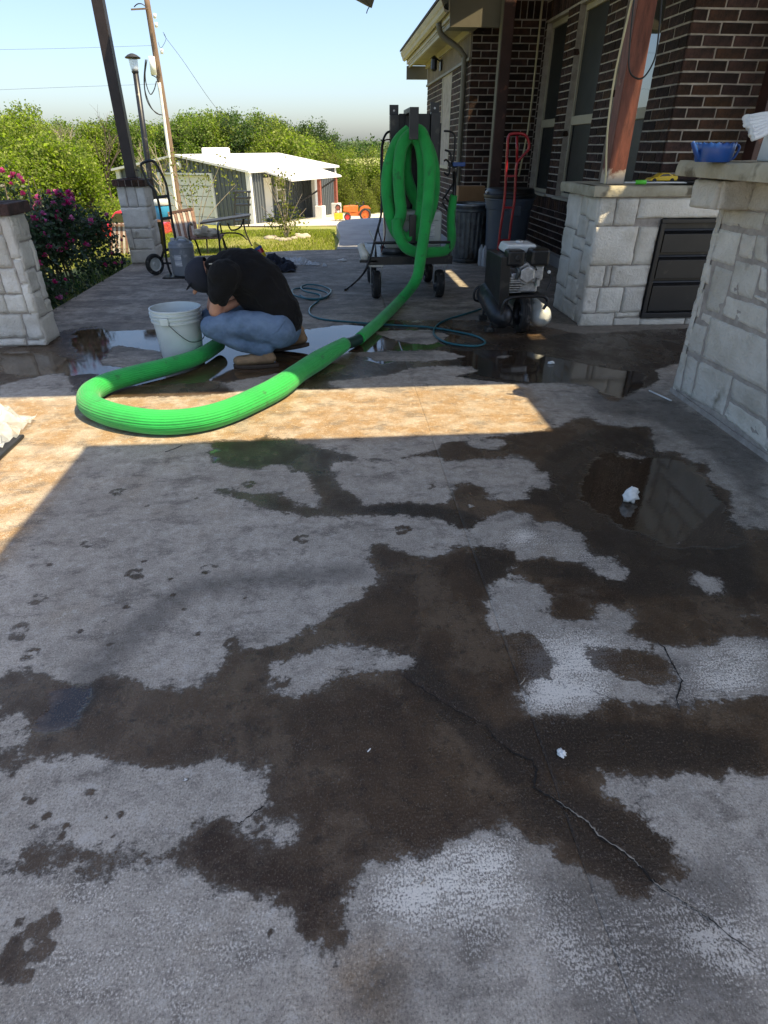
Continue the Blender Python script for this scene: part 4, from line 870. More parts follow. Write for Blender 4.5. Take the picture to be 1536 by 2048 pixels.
for q in quads:
    pts = xs_(q)
    for p in pts:
        p.z = max(p.z, .035); p.y = min(p.y, 3.405)
    stone(c2, [pts[1], pts[0], pts[3], pts[2]], (-1, 0, 0), proud=.020, nx=14, ny=11, gap=.000, rough=.008)
# rest of the left face towards the camera, out of frame
ashlar(c2, (CX - .012, .6, 0), (0, 1, 0), (-1, 0, 0), 1.28, .04, 1.15, unit=.18, seed=5, proud=.024)
for r in [(1.90, 2.50, .04, .3), (1.90, 2.35, .3, .72), (1.90, 2.3, .72, .98)]:
    stone(c2, sd(*r, CX - .012), (-1, 0, 0), proud=.02)
for r in [(3.0, 3.40, 1.03, 1.165), (2.45, 3.0, .98, 1.165), (1.9, 2.45, .98, 1.165)]:
    stone(c2, sd(*r, CX - .012), (-1, 0, 0), proud=.026)
for r in [(CX - .03, 2.4, 0, .3), (2.4, 2.8, 0, .3), (CX - .03, 2.3, .3, .6), (2.3, 2.8, .3, .6), (CX - .03, 2.45, .6, .9), (2.45, 2.8, .6, .9), (CX - .03, 2.8, .9, 1.16)]:
    stone(c2, [V(r[1], 3.38, r[2]), V(r[0], 3.38, r[2]), V(r[0], 3.38, r[3]), V(r[1], 3.38, r[3])], (0, 1, 0), proud=.025)
b = MB(); b.box((CX - .03, .7, 0), (CX - .005, 3.4, .028)); b.build('mortar_skirt', 'stone_mortar', c2)
cor = stone(c2, [V(1.90, 3.40, 1.03), V(1.90, 3.16, 1.03), V(1.90, 3.16, 1.165), V(1.90, 3.40, 1.165)], (-1, 0, 0), proud=.02, back=.18, name='corbel_stone')
stone(c2, [V(1.90, 3.15, 1.035), V(2.07, 3.15, 1.035), V(2.07, 3.15, 1.165), V(1.90, 3.15, 1.165)], (0, -1, 0), proud=.012, back=.1, name='corbel_stone')
slab(c2, 1.785, 2.95, .6, 3.44, 1.172, 1.243, 5)
# ------------------------------------------------------------------ things on the counters
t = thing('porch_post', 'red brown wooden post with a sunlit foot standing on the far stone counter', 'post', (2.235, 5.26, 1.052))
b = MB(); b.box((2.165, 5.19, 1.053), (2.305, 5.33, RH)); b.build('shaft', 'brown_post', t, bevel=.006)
cb = MB(); cb.tube([HY(1325, -20, 5.12), HY(1318, 60, 5.12), HY(1310, 115, 5.12), HY(1290, 152, 5.12), HY(1272, 156, 5.12), HY(1258, 135, 5.12), HY(1262, 60, 5.12), HY(1270, -20, 5.12)], .006, 8)
tag(cb.build('hanging_cable', 'cable', None, smooth=True), 'black cable looping down in front of the red brown post', 'cable')
cb = MB(); cb.tube([HY(1268, -20, 5.14), HY(1250, 60, 5.14), HY(1230, 150, 5.14), HY(1217, 240, 5.14), HY(1213, 300, 5.14), HY(1212, 345, 5.14), V(HY(1212, 352, 5.14).x, 5.14, 1.055)], .0075, 8)
tag(cb.build('cream_tube', 'pvc', None, smooth=True), 'thin cream tube leaning beside the red brown post on the counter', 'tube')
nt = M['brown_post'].node_tree; N_ = nt.nodes; L_ = nt.links   # sunlight on the foot of this post painted in as a pale tint
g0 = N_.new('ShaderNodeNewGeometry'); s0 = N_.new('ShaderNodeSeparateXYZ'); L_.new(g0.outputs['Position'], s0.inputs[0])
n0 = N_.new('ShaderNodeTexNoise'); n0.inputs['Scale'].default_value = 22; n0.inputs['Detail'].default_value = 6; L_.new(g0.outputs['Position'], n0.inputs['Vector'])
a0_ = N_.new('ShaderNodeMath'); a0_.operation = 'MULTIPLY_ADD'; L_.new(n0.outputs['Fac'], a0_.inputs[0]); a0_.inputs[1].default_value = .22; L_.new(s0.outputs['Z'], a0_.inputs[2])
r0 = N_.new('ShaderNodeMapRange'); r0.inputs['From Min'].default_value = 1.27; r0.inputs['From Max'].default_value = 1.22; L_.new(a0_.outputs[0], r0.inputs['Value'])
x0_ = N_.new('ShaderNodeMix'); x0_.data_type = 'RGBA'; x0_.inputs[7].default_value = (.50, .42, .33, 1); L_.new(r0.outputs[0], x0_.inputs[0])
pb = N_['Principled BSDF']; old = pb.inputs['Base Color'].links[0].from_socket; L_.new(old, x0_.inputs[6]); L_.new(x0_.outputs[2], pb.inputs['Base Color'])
t = thing('paint_roller', 'white rod with lime green sleeve lying on the far counter', 'roller', (2.4, 5.08, 1.07))
b = MB(); b.tube([V(2.27, 5.10, 1.068), V(2.75, 5.06, 1.068)], .006, 8); b.build('rod', 'white_pl', t, smooth=True)
b = MB(); b.tube([V(2.355, 5.093, 1.070), V(2.435, 5.086, 1.070)], .0155, 12); b.build('sleeve', 'limegreen', t, smooth=True)
b = MB(); b.lathe([(.15, 0), (.17, .02), (.165, .022), (.14, .008)], (2.82, 5.20, 1.056), 24); tag(b.build('black_tray', 'black', None, smooth=True), 'flat black tray on the counter under the toy car', 'tray')
t = thing('toy_car', 'small bright yellow toy sports car parked on the far counter', 'toy car', (2.6, 5.16, 1.06))
b = MB(); pr = [(0, .012), (.015, .03), (.06, .038), (.095, .062), (.15, .066), (.195, .045), (.225, .046), (.23, .03), (.225, .012)]
yy0, yy1 = 5.12, 5.21; tx = 2.475
b.prism([V(tx + x, yy0, 1.066 + z) for x, z in pr], (0, yy1 - yy0, 0)); b.build('body', 'yellow', t, bevel=.006)
b = MB(); b.prism([V(tx + x, yy0 - .001, 1.066 + z) for x, z in ((.075, .041), (.1, .058), (.145, .061), (.175, .046))], (0, .003, 0)); b.build('side_window', 'glass', t)
b = MB(); b.box((tx + .195, yy0 + .005, 1.066 + .05), (tx + .225, yy1 - .005, 1.066 + .054)); b.build('spoiler', 'yellow', t)
for x in (.042, .185):
    for y in (yy0 - .002, yy1 - .012):
        b = MB(); b.lathe([(.017, 0), (.019, .004), (.019, .010), (.017, .014)], (tx + x, y, 1.078), 14, axis=(0, 1, 0)); b.build('wheel', 'rubber', t, smooth=False)
t = thing('watering_can', 'blue plastic watering can with fluted rim on the near bar top', 'watering can', (1.99, 3.05, 1.245))
wc = HY(1418, 323, 3.05); wc = V(wc.x + .02, 3.06, 1.243); n = 48; prof = [(.072, 0), (.078, .01), (.083, .05), (.085, .072), (.082, .074), (.079, .05), (.074, .01), (.0, .01)]
b = MB(); vs = []; 
for r_, z in prof:
    for k in range(n): q = 1 + (.02 * math.cos(k * 2 * math.pi / n * 16) if z > .03 else 0); zz = z + (.004 * math.cos(k * 2 * math.pi / n * 16) if z > .06 else 0); vs.append(wc + V(math.cos(2 * math.pi * k / n) * r_ * q, math.sin(2 * math.pi * k / n) * r_ * q, zz))
b.add(vs, [(i * n + k, i * n + (k + 1) % n, (i + 1) * n + (k + 1) % n, (i + 1) * n + k) for i in range(len(prof) - 1) for k in range(n)]); b.build('can_body', 'bluepl', t, smooth=True)
b = MB(); b.tube([wc + V(-.07, -.01, .012), wc + V(-.10, -.015, .045), wc + V(-.122, -.015, .078)], [.013, .011, .009], 10); b.build('spout', 'bluepl', t, smooth=True)
b = MB(); b.tube([wc + V(.075, 0, .066), wc + V(.105, 0, .066), wc + V(.115, 0, .05), wc + V(.10, 0, .015), wc + V(.08, 0, .01)], .006, 8); b.build('handle', 'bluepl', t, smooth=True)
t = thing('wipe_box', 'white plastic tub with crumpled cloths spilling out, at the right edge on the bar top', 'tub', (2.05, 2.95, 1.245))
bx = 1.945
b = MB(); b.prism([V(bx, 2.86, 1.246), V(bx + .17, 2.86, 1.246), V(bx + .17, 3.02, 1.246), V(bx, 3.02, 1.246)], (0.006, 0, .125)); b.build('tub', 'white_pl', t, bevel=.008)
for k in range(7):
    a = V(bx + .09, 2.93, 1.36 + k * .004); e_ = V(bx - .115 - .02 * random.random() + k * .006, 2.90 + .022 * k, 1.335 + .013 * k); c_ = (a + e_) / 2 + V(0, 0, .022)
    b = MB(); b.tube([a, c_, e_ + V(.02, 0, .004), e_], [.022, .024, .016, .022], 9, squash=.6); b.build('cloth', 'paper', t, smooth=True)

# ------------------------------------------------------------------ voxel-blended bodies
def blend(name, m, parent, caps, voxel=.012, smooth=8, balls=()):
    b = MB()
    for seg in caps:
        p0, r0, p1, r1 = seg[:4]; p0 = Vector(p0); p1 = Vector(p1); flat = seg[4] if len(seg) > 4 else None
        L = (p1 - p0).length; k = max(2, int(L / (min(r0, r1) * .35)) + 1)
        for i in range(k + 1):
            t_ = i / k; c = p0.lerp(p1, t_); r_ = r0 * (1 - t_) + r1 * t_
            b.ball(c, r_, 14, 9, flat or (1, 1, 1))
    for c, r_, sc in balls: b.ball(c, r_, 20, 14, sc)
    o = b.build(name, m, parent, smooth=True, recalc=False)
    rm = o.modifiers.new('remesh', 'REMESH'); rm.mode = 'VOXEL'; rm.voxel_size = voxel; rm.use_smooth_shade = True
    sm = o.modifiers.new('smooth', 'SMOOTH'); sm.iterations = smooth; sm.factor = .5
    return o
pr_ = thing('person', 'person in black t-shirt, jeans, tan boots and navy cap squatting by the white bucket', 'person', (-.55, 4.25, 0))
YN, YM, YFR = 4.10, 4.26, 4.42   # near side, middle, far side
hip = HY(554, 652, YM); mid = HY(532, 590, YM); chest = HY(487, 545, YM); neck = HY(438, 533, YM); head = HY(408, 553, YM)
shN = HY(448, 548, YN - .03); shF = HY(440, 540, YFR + .02)
elN = HY(430, 622, YN); wrN = HY(470, 606, YM - .06); elF = HY(425, 615, YFR); wrF = HY(462, 600, YM + .04)
hpN = HY(558, 662, YN + .02); hpF = HY(553, 658, YFR - .02); knN = HY(424, 655, YN + .0); knF = HY(420, 640, YFR)
anN = HY(530, 700, YN); anN.z = .10; anF = HY(572, 690, YFR + .02); anF.z = .11
body = [(hip, .13, mid, .125, (1, 1.15, 1)), (mid, .125, chest, .13, (1, 1.25, 1)), (chest, .13, neck, .07), (neck, .06, head, .06), (shN, .052, elN, .042), (elN, .040, wrN, .028), (shF, .05, elF, .042), (elF, .04, wrF, .028), (chest, .08, shN, .06), (chest, .08, shF, .06),
        (hpN, .085, knN, .06), (knN, .055, anN, .042), (hpF, .085, knF, .06), (knF, .055, anF, .042)]
hd = (head - neck).normalized(); face = (hd + V(-.2, 0, -.9)).normalized()
bl = [(head, .088, (1.05, .88, 1.1)), (head + face * .055, .055, (1, .95, 1)), (head + face * .112 + V(-.01, 0, -.01), .016, (1, .8, 1)), (head + V(.005, -.085, -.015), .022, (.7, .5, 1)), (head + V(.005, .085, -.015), .022, (.7, .5, 1))]
# palms and fingers, clasped in front of the knees
for w_, side in ((wrN, 1), (wrF, -1)):
    pd = (V(w_.x + .06, YM + .02 * side, w_.z + .015) - w_).normalized()
    body.append((w_, .026, w_ + pd * .07, .030, (1, .7, 1)))
    for k in range(4):
        o_ = w_ + pd * .075 + V(0, 0, .028 - .018 * k); L_ = (.032, .038, .036, .028)[k]
        q1 = o_ + pd * L_; q2 = q1 + (pd + V(0, .9 * side, -.3)).normalized() * L_ * .8; body.append((o_, .0085, q1, .0082)); body.append((q1, .0082, q2, .0075))
    th = w_ + pd * .03 + V(0, 0, .026); body.append((th, .011, th + (pd * .6 + V(0, 0, .8)).normalized() * .04, .0095))
po = blend('body', 'skin', pr_, body, voxel=.007, smooth=5, balls=bl)
sh_caps = [(HY(564, 636, YM), .148, HY(545, 600, YM), .150, (.95, 1.22, .95)), (HY(545, 600, YM), .150, HY(520, 560, YM), .152, (.95, 1.28, .95)), (HY(520, 560, YM), .152, HY(480, 548, YM), .138, (.95, 1.35, .95)), (HY(480, 548, YM), .135, HY(446, 545, YM), .09, (1, 1.4, 1)),
           (HY(500, 585, YM), .12, HY(540, 622, YM), .13, (.9, 1.2, .9)), (shN + V(.02, 0, 0), .088, shN.lerp(elN, .52), .070), (shF, .088, shF.lerp(elF, .5), .072), (HY(470, 545, YM), .125, HY(500, 540, YM), .13, (1, 1.3, 1)), (HY(455, 540, YM), .10, HY(480, 535, YM), .115, (1, 1.35, 1)), (HY(452, 538, YM), .098, HY(436, 536, YM), .078, (1, 1.2, 1)), (HY(470, 560, YM), .1, shN, .085), (HY(470, 560, YM), .1, shF, .085), (HY(440, 560, YN), .07, HY(437, 585, YN), .064)]
so_ = blend('shirt', 'shirt', pr_, sh_caps, voxel=.010, smooth=10)
tx_ = bpy.data.textures.new('folds', 'CLOUDS'); tx_.noise_scale = .12; tx_.noise_depth = 2; tx_.noise_type = 'HARD_NOISE'
for ob, st in ((so_, .030),):
    dm = ob.modifiers.new('folds', 'DISPLACE'); dm.texture = tx_; dm.strength = st; dm.mid_level = .12; dm.texture_coords = 'GLOBAL'
je = [(HY(565, 660, YM), .130, HY(555, 655, YM), .125, (1, 1.25, .9)), (hpN, .115, HY(490, 650, YN), .098), (HY(490, 650, YN), .098, knN + V(.015, 0, 0), .078), (knN, .075, HY(480, 682, YN), .070), (HY(480, 682, YN), .070, anN + V(.0, 0, .035), .068),
      (hpF, .115, HY(490, 640, YFR), .096), (HY(490, 640, YFR), .096, knF, .078), (knF, .074, HY(490, 670, YFR), .068), (HY(490, 670, YFR), .068, anF + V(-.02, 0, .04), .068)]
jo = blend('jeans', 'jeans', pr_, je, voxel=.010, smooth=7)
tx2 = bpy.data.textures.new('creases', 'CLOUDS'); tx2.noise_scale = .13; tx2.noise_depth = 2; tx2.noise_type = 'HARD_NOISE'
dm = jo.modifiers.new('creases', 'DISPLACE'); dm.texture = tx2; dm.strength = .020; dm.mid_level = .2; dm.texture_coords = 'GLOBAL'
b = MB(); b.tube([hpN + V(.06, -.09, .10), hpN + V(.0, -.112, .03), hpN + V(-.07, -.108, -.01)], .003, 6); b.build('jeans_seam', 'jeans', pr_, smooth=True)
def boot(x0, x1, y, lift, rotz=0.):
    c = V((x0 + x1) / 2, y, 0); d = V(x0 - x1, 0, 0).normalized(); L = abs(x1 - x0)
    B = [(c + d * (-L * .30) + V(0, 0, .062), .046, c + d * (L * .05) + V(0, 0, .058), .046, (1, .95, .85)), (c + d * (L * .05) + V(0, 0, .055), .046, c + d * (L * .36) + V(0, 0, .048), .042, (1, 1.05, .8)), (c + d * (-L * .27) + V(0, 0, .07), .045, c + d * (-L * .22) + V(0, 0, .125), .048)]
    B = [(a + V(0, 0, lift * (.5 - (a - c).dot(d) / L)), r0, e_ + V(0, 0, lift * (.5 - (e_ - c).dot(d) / L)), r1, *rest_) for a, r0, e_, r1, *rest_ in B]
    o = blend('boot', 'boot', pr_, B, voxel=.008, smooth=6)
    ol = []
    for k in range(24):
        a = 2 * math.pi * k / 24; xx = math.cos(a) * L * .5; wd = .046 + .006 * math.cos(a)
        p_ = c + d * xx + V(0, math.sin(a) * wd, 0); p_.z = lift * (.5 - xx / L); ol.append(p_)
    s_ = MB(); s_.prism(ol, (0, 0, .026)); s_.build('sole', 'sole', pr_, bevel=.006)
boot(HY(465, 722, YN - .01).x, HY(558, 716, YN - .01).x, YN - .01, .0)
boot(HY(545, 705, YFR + .04).x, HY(620, 700, YFR + .04).x, YFR + .04, .035)
ha = MB(); ha.ball(head + V(.035, 0, -.0) + (neck - head) * .25, .082, 16, 10, (.9, .95, 1.0)); ha.build('hair', 'bark', pr_, smooth=True)
cp = MB(); u_ = (head - neck).normalized(); upc = V(-.62, 0, .45).normalized()
cp_c = head + V(-.005, 0, .01)
ax_ = V(-.80, .0, -.18).normalized(); vs = []; nn = 24
for j in range(9):
    t_ = j / 8 * R(112); 
    X_ = ax_.cross(V(0, 1, 0)).normalized(); Y_ = V(0, 1, 0)
    for k in range(nn):
        a = 2 * math.pi * k / nn; vs.append(cp_c + ax_ * math.cos(t_) * .118 + (X_ * math.cos(a) * 1.0 + Y_ * math.sin(a) * .9) * (math.sin(t_) * .112 + .001))
cp.add(vs, [(i * nn + k, i * nn + (k + 1) % nn, (i + 1) * nn + (k + 1) % nn, (i + 1) * nn + k) for i in range(8) for k in range(nn)])
co_ = cp.build('cap', 'cap', pr_, smooth=True); sl = co_.modifiers.new('thick', 'SOLIDIFY'); sl.thickness = .004
b = MB(); bd = face; bs = V(0, 1, 0); pts = []
for k in range(13):
    a = -R(78) + R(156) * k / 12; pts.append(cp_c + bs * math.sin(a) * .085 + bd * (math.cos(a) * .055 + .045) + ax_ * .055)
pts += [cp_c + bs * .085 + bd * .03 + ax_ * .055, cp_c - bs * .085 + bd * .03 + ax_ * .055]
b.prism(pts, ax_ * .006); b.build('cap_brim', 'cap', pr_)
b = MB(); b.ball(cp_c + ax_ * .119, .008, 8, 6); b.build('cap_button', 'cap', pr_)
bk = MB(); e0 = HY(418, 528, YM - .085); bk.bar(e0, e0 + V(.028, -.004, .002), .006); bk.build('cap_buckle', 'alu', pr_)

# ------------------------------------------------------------------ bucket
bx_, by_ = -1.115, 4.33
t = thing('white_bucket', 'white plastic five gallon bucket with ribbed rim and wire handle', 'bucket', (bx_, by_, 0))
b = MB(); b.lathe([(.135, 0), (.140, .008), (.160, .275), (.172, .275), (.172, .287), (.163, .289), (.164, .305), (.175, .305), (.175, .314), (.165, .316), (.166, .328), (.176, .329), (.176, .337), (.167, .339), (.168, .352), (.174, .353), (.174, .362), (.163, .363), (.160, .35), (.133, .012), (0.001, .012)], (bx_, by_, 0), 56, caps=False); b.lathe([(.0005, .0), (.135, 0)], (bx_, by_, .0005), 56, caps=False)
b.build('tub', 'bucket', t, smooth=False, auto=True)
b = MB(); b.tube([V(bx_ - .045, by_ - .172, .30), V(bx_ - .02, by_ - .178, .285), V(bx_ + .04, by_ - .178, .22), V(bx_ + .10, by_ - .16, .165), V(bx_ + .15, by_ - .10, .15), V(bx_ + .178, by_ - .04, .17), V(bx_ + .176, by_ + .02, .25), V(bx_ + .165, by_ + .06, .30)], .003, 8); b.build('handle', 'galv_dark', t, smooth=True)
b = MB(); b.box((bx_ - .07, by_ - .184, .275), (bx_ - .015, by_ - .165, .325)); b.build('handle_lug', 'bucket', t, bevel=.006)

# ------------------------------------------------------------------ green hose and teal garden hose
def fl(pts, r): return [V(*G(u, v), r) for u, v in pts]
rh = .066
main = fl([(440, 706), (400, 732), (340, 752), (280, 768), (222, 786), (188, 806), (185, 828), (210, 845), (262, 860), (330, 868), (400, 862), (460, 845), (520, 817), (560, 795), (600, 765), (640, 738), (690, 706)], rh)
t = thing('vacuum_hose', 'thick bright green sleeved hose snaking from the cart across the sunlit concrete', 'hose', (-.8, 3.5, 0))
b = MB(); b.tube(main, [.050, .052, .056, .058, .060, .062, .066, .068, .068, .067, .066, .066, .068, .069, .062, .066, .050], 20, sub=8); ho = b.build('floor_length', 'hose', t, smooth=True)
up = [V(*G(718, 690), .045), V(*G(760, 652), .045), V(*G(800, 612), .05), HY(832, 560, 5.75), HY(842, 510, 5.90), HY(852, 440, 6.02), HY(858, 380, 6.12), HY(858, 320, 6.2), HY(845, 268, 6.28), HY(828, 258, 6.30)]
b = MB(); b.tube(up, [.045, .046, .048, .050, .052, .053, .054, .054, .05, .045], 18, sub=8); b.build('rising_length', 'hose', t, smooth=True)
b = MB(); b.tube([main[-1], V(*G(704, 698), .05), up[0]], .040, 16); b.build('cuff', 'cuff', t, smooth=True)
# rib relief on the sleeve
nt = M['hose'].node_tree; N_ = nt.nodes; L_ = nt.links
uvn = N_.new('ShaderNodeUVMap'); uvn.uv_map = 'UVMap'; wv = N_.new('ShaderNodeTexWave'); wv.bands_direction = 'X'; wv.inputs['Scale'].default_value = 9; wv.inputs['Distortion'].default_value = .4
L_.new(uvn.outputs[0], wv.inputs[0]); bp_ = N_.new('ShaderNodeBump'); bp_.inputs['Strength'].default_value = .5; bp_.inputs['Distance'].default_value = .004
nz_ = N_.new('ShaderNodeTexNoise'); nz_.inputs['Scale'].default_value = 14; tcn = N_.new('ShaderNodeTexCoord'); L_.new(tcn.outputs['Object'], nz_.inputs['Vector'])
ad_ = N_.new('ShaderNodeMath'); ad_.operation = 'MULTIPLY_ADD'; L_.new(nz_.outputs['Fac'], ad_.inputs[0]); ad_.inputs[1].default_value = 3.0; L_.new(wv.outputs['Fac'], ad_.inputs[2])
L_.new(ad_.outputs[0], bp_.inputs['Height']); L_.new(bp_.outputs[0], N_['Principled BSDF'].inputs['Normal'])
gp = [(668, 580), (690, 582), (720, 577)]
tl_ = fl([(600, 592), (620, 601), (650, 598), (655, 588), (630, 580), (600, 578), (585, 585), (590, 596), (622, 603), (650, 600), (662, 586), (640, 576), (615, 574), (602, 580), (612, 588), (640, 592), (636, 604), (620, 618), (622, 632), (648, 641), (700, 646), (780, 652), (850, 656), (905, 664), (950, 674), (970, 686), (955, 694), (915, 692), (885, 684), (868, 670), (872, 655), (892, 642), (930, 630), (962, 620)], .009)
for i_, p in enumerate(tl_):
    if 6 <= i_ <= 14: p.z += .016
b = MB(); b.tube(tl_, .0085, 8, sub=7); tag(b.build('garden_hose', 'teal', None, smooth=True), 'thin teal garden hose coiled and looping over the wet slab', 'hose')
# ------------------------------------------------------------------ cart with tank, tall black cabinet and hung hose
t = thing('equipment_cart', 'black steel cart on four pneumatic wheels carrying a tall black cabinet', 'cart', (.76, 6.6, 0))
def wheel(parent, c, r, w, axis=(1, 0, 0), hub='grey_metal', name='wheel'):
    wv_ = MB(); k = w / 2; rr = r
    wv_.lathe([(rr * .62, -k * .8), (rr * .86, -k), (rr * .97, -k * .72), (rr * .985, -k * .42), (rr * .96, -k * .38), (rr, -k * .3), (rr * 1.0, -k * .1), (rr * .965, -k * .05), (rr * .965, k * .05), (rr * 1.0, k * .1), (rr, k * .3), (rr * .96, k * .38), (rr * .985, k * .42), (rr * .97, k * .72), (rr * .86, k), (rr * .62, k * .8)], c, 30, axis=axis, caps=False)
    o = wv_.build(name, 'rubber', parent, smooth=False, auto=True)
    h = MB(); h.lathe([(.001, -k * .55), (rr * .2, -k * .7), (rr * .25, -k * .35), (rr * .55, -k * .3), (rr * .63, -k * .82), (rr * .66, -k * .8), (rr * .66, k * .8), (rr * .63, k * .82), (rr * .55, k * .3), (rr * .25, k * .35), (rr * .2, k * .7), (.001, k * .55)], c, 24, axis=axis, caps=False)
    h.build('hub', hub, o, smooth=False, auto=True); return o
DZ = .325
b = MB(); b.box((.33, 6.16, DZ), (1.15, 6.20, DZ + .075)); b.box((.33, 7.16, DZ), (1.15, 7.20, DZ + .075)); b.box((.33, 6.2, DZ), (.37, 7.16, DZ + .074)); b.box((1.11, 6.2, DZ), (1.15, 7.16, DZ + .074)); b.box((.37, 6.2, DZ + .05), (1.11, 7.16, DZ + .07))
b.build('deck', 'black', t, bevel=.004)
for x in (.405, 1.04):
    for y in (6.24, 7.05):
        wheel(t, (x, y, .132), .132, .085)
        b = MB(); b.box((x - .058, y - .015, .13), (x - .05, y + .02, .30)); b.box((x + .05, y - .015, .13), (x + .058, y + .02, .30)); b.box((x - .07, y - .05, .30), (x + .07, y + .05, .325)); b.bar((x - .062, y, .132), (x + .062, y, .132), .014); b.build('caster_fork', 'galv', t, bevel=.002)
b = MB(); b.tube([V(.40, 6.18, DZ + .075), V(.40, 6.18, .52), V(1.12, 6.18, .52), V(1.12, 6.18, DZ + .075)], .013, 8, smooth=False); b.tube([V(.40, 6.18, .52), V(.40, 7.15, .52)], .013, 8); b.build('front_rail', 'black', t)
b = MB(); b.box((.60, 6.70, .42), (1.06, 6.98, 1.56)); cab = b.build('cabinet', 'grey_metal', t, bevel=.006)
b = MB(); b.box((1.065, 6.74, .60), (1.078, 6.94, 1.5)); b.build('side_panel', 'black', t, bevel=.003)
for x0, x1, zt_, nm in ((.57, .655, 1.64, 'upright'), (.955, 1.04, 1.66, 'upright')):
    b = MB(); b.box((x0, 6.60, .40), (x1, 6.69, zt_ - .08)); b.box((x0, 6.675, zt_ - .08), (x1, 6.69, zt_)); u_o = b.build('upright', 'black', t, bevel=.003)
    b = MB(); b.lathe([(.009, 0), (.009, .004)], ((x0 + x1) / 2, 6.672, zt_ - .045), 12, axis=(0, 1, 0)); b.build('bolt', 'alu', u_o)
# white tank under the cabinet, galvanised pan
tk = thing('tank', 'milky white plastic tank with a paper label standing on the cart behind the hose', 'tank', (.77, 6.5, .40))
b = MB(); b.box((.50, 6.34, .44), (1.06, 6.595, .78)); b.build('tank_body', 'milky', tk, bevel=.03, bseg=3)
b = MB(); b.lathe([(.06, 0), (.065, .01), (.06, .035), (.02, .04)], (.95, 6.46, .78), 18); b.build('tank_lid', 'white_pl', tk, smooth=False)
b = MB(); b.box((.915, 6.335, .54), (.99, 6.339, .67)); b.build('label', 'label', tk)
b = MB(); b.tube([V(.53, 6.34, .70), V(1.03, 6.34, .70)], .008, 6); b.build('tank_ridge', 'milky', tk)
pn = MB(); pn.lathe([(.12, 0), (.135, .02), (.14, .05), (.145, .052), (.132, .04), (.12, .01), (.001, .008)], (.60, 6.46, .398), 28); tag(pn.build('metal_pan', 'galv', None, smooth=False), 'round silver pan sitting on the cart deck', 'pan')
# hanger hooks and the hung coils (a continuation of the same green hose, hung as its own bundle)
hk = MB(); hk.box((.705, 6.18, 1.36), (.785, 6.22, 1.60)); hk.box((.705, 6.22, 1.56), (.785, 6.70, 1.60)); hk.build('top_hanger', 'black', t, bevel=.003)
hk = MB(); hk.box((.656, 6.63, .80), (.954, 6.66, 1.57)); hk.build('front_panel', 'black_panel', t, bevel=.004)
hk = MB(); hk.box((.715, 6.595, .45), (.775, 6.628, 1.56)); hk.build('mid_upright', 'black', t, bevel=.003)
hk = MB(); hk.box((.72, 6.17, .50), (.785, 6.205, .76)); hk.box((.72, 6.205, .50), (.785, 6.69, .54)); hk.build('bottom_hanger', 'black', t, bevel=.003)
hb = thing('hung_hose', 'bundle of bright green hose looped over the cart hanger', 'hose', (.75, 6.35, .9))
def loop(pts, r, ys, name='hose_loop'):
    b = MB(); P_ = [HY(u, v, y) for (u, v), y in zip(pts, ys)]; b.tube(P_ + [P_[0]], r, 16, sub=8, caps=False); return b.build(name, 'hose', hb, smooth=True)
loop([(818, 262), (795, 285), (778, 330), (774, 380), (780, 430), (793, 465), (815, 482), (838, 470), (858, 430), (868, 380), (866, 330), (850, 285)], .056, [6.40, 6.38, 6.36, 6.34, 6.33, 6.32, 6.31, 6.33, 6.36, 6.4, 6.42, 6.42])
loop([(822, 268), (804, 292), (797, 340), (799, 390), (802, 425), (795, 460), (815, 478), (832, 455), (842, 420), (846, 370), (845, 320), (838, 285)], .055, [6.34, 6.31, 6.28, 6.26, 6.25, 6.24, 6.22, 6.24, 6.27, 6.3, 6.33, 6.34])
loop([(820, 275), (812, 300), (812, 345), (824, 385), (836, 410), (828, 440), (818, 462), (808, 440), (790, 410), (784, 360), (790, 310), (806, 285)], .056, [6.50, 6.5, 6.5, 6.5, 6.5, 6.5, 6.5, 6.48, 6.48, 6.48, 6.5, 6.5])
loop([(826, 266), (802, 288), (788, 335), (786, 385), (790, 430), (806, 470), (828, 474), (850, 440), (857, 385), (856, 330), (845, 288)], .052, [6.48, 6.44, 6.44, 6.44, 6.42, 6.40, 6.38, 6.42, 6.46, 6.5, 6.5])
b = MB(); b.tube([HY(793, 440, 6.20), HY(797, 470, 6.15), HY(812, 495, 6.10), HY(838, 505, 6.08), HY(868, 504, 6.10), HY(893, 500, 6.2), HY(903, 480, 6.35), HY(902, 440, 6.45), HY(906, 400, 6.5), HY(908, 390, 6.5)], [.048, .050, .05, .05, .048, .044, .046, .042, .040, .036], 16, sub=7); b.build('hose_tail', 'hose', hb, smooth=True)
b = MB(); b.tube([HY(908, 396, 6.5), HY(909, 370, 6.52), HY(908, 345, 6.6)], .018, 10); b.build('hose_coupling', 'black', hb)
def cab_tube(name, m, label, pts, r, cat='cable'):
    b = MB(); b.tube(pts, r, 7, sub=7); return tag(b.build(name, m, None, smooth=True), label, cat)
cab_tube('power_cable', 'cable', 'black and dark red cable hanging down the side of the cart cabinet', [HY(786, 262, 6.7), HY(772, 268, 6.6), HY(763, 300, 6.5), HY(763, 380, 6.4), HY(762, 430, 6.35), HY(752, 470, 6.25), HY(742, 510, 6.15), HY(728, 545, 6.12), V(*G(706, 572), .02), V(*G(690, 582), .012)], .011)
cab_tube('thin_cable', 'redcable', 'thin dark red cable beside the black one on the cart', [HY(784, 280, 6.7), HY(767, 285, 6.55), HY(766, 340, 6.4), HY(768, 420, 6.35), HY(770, 470, 6.3), HY(762, 505, 6.2)], .006)
cab_tube('thin_cable', 'cable', 'thin black loose cable looping low at the cart side', [HY(762, 440, 6.3), HY(757, 460, 6.28), HY(762, 480, 6.28), HY(764, 500, 6.28)], .006)
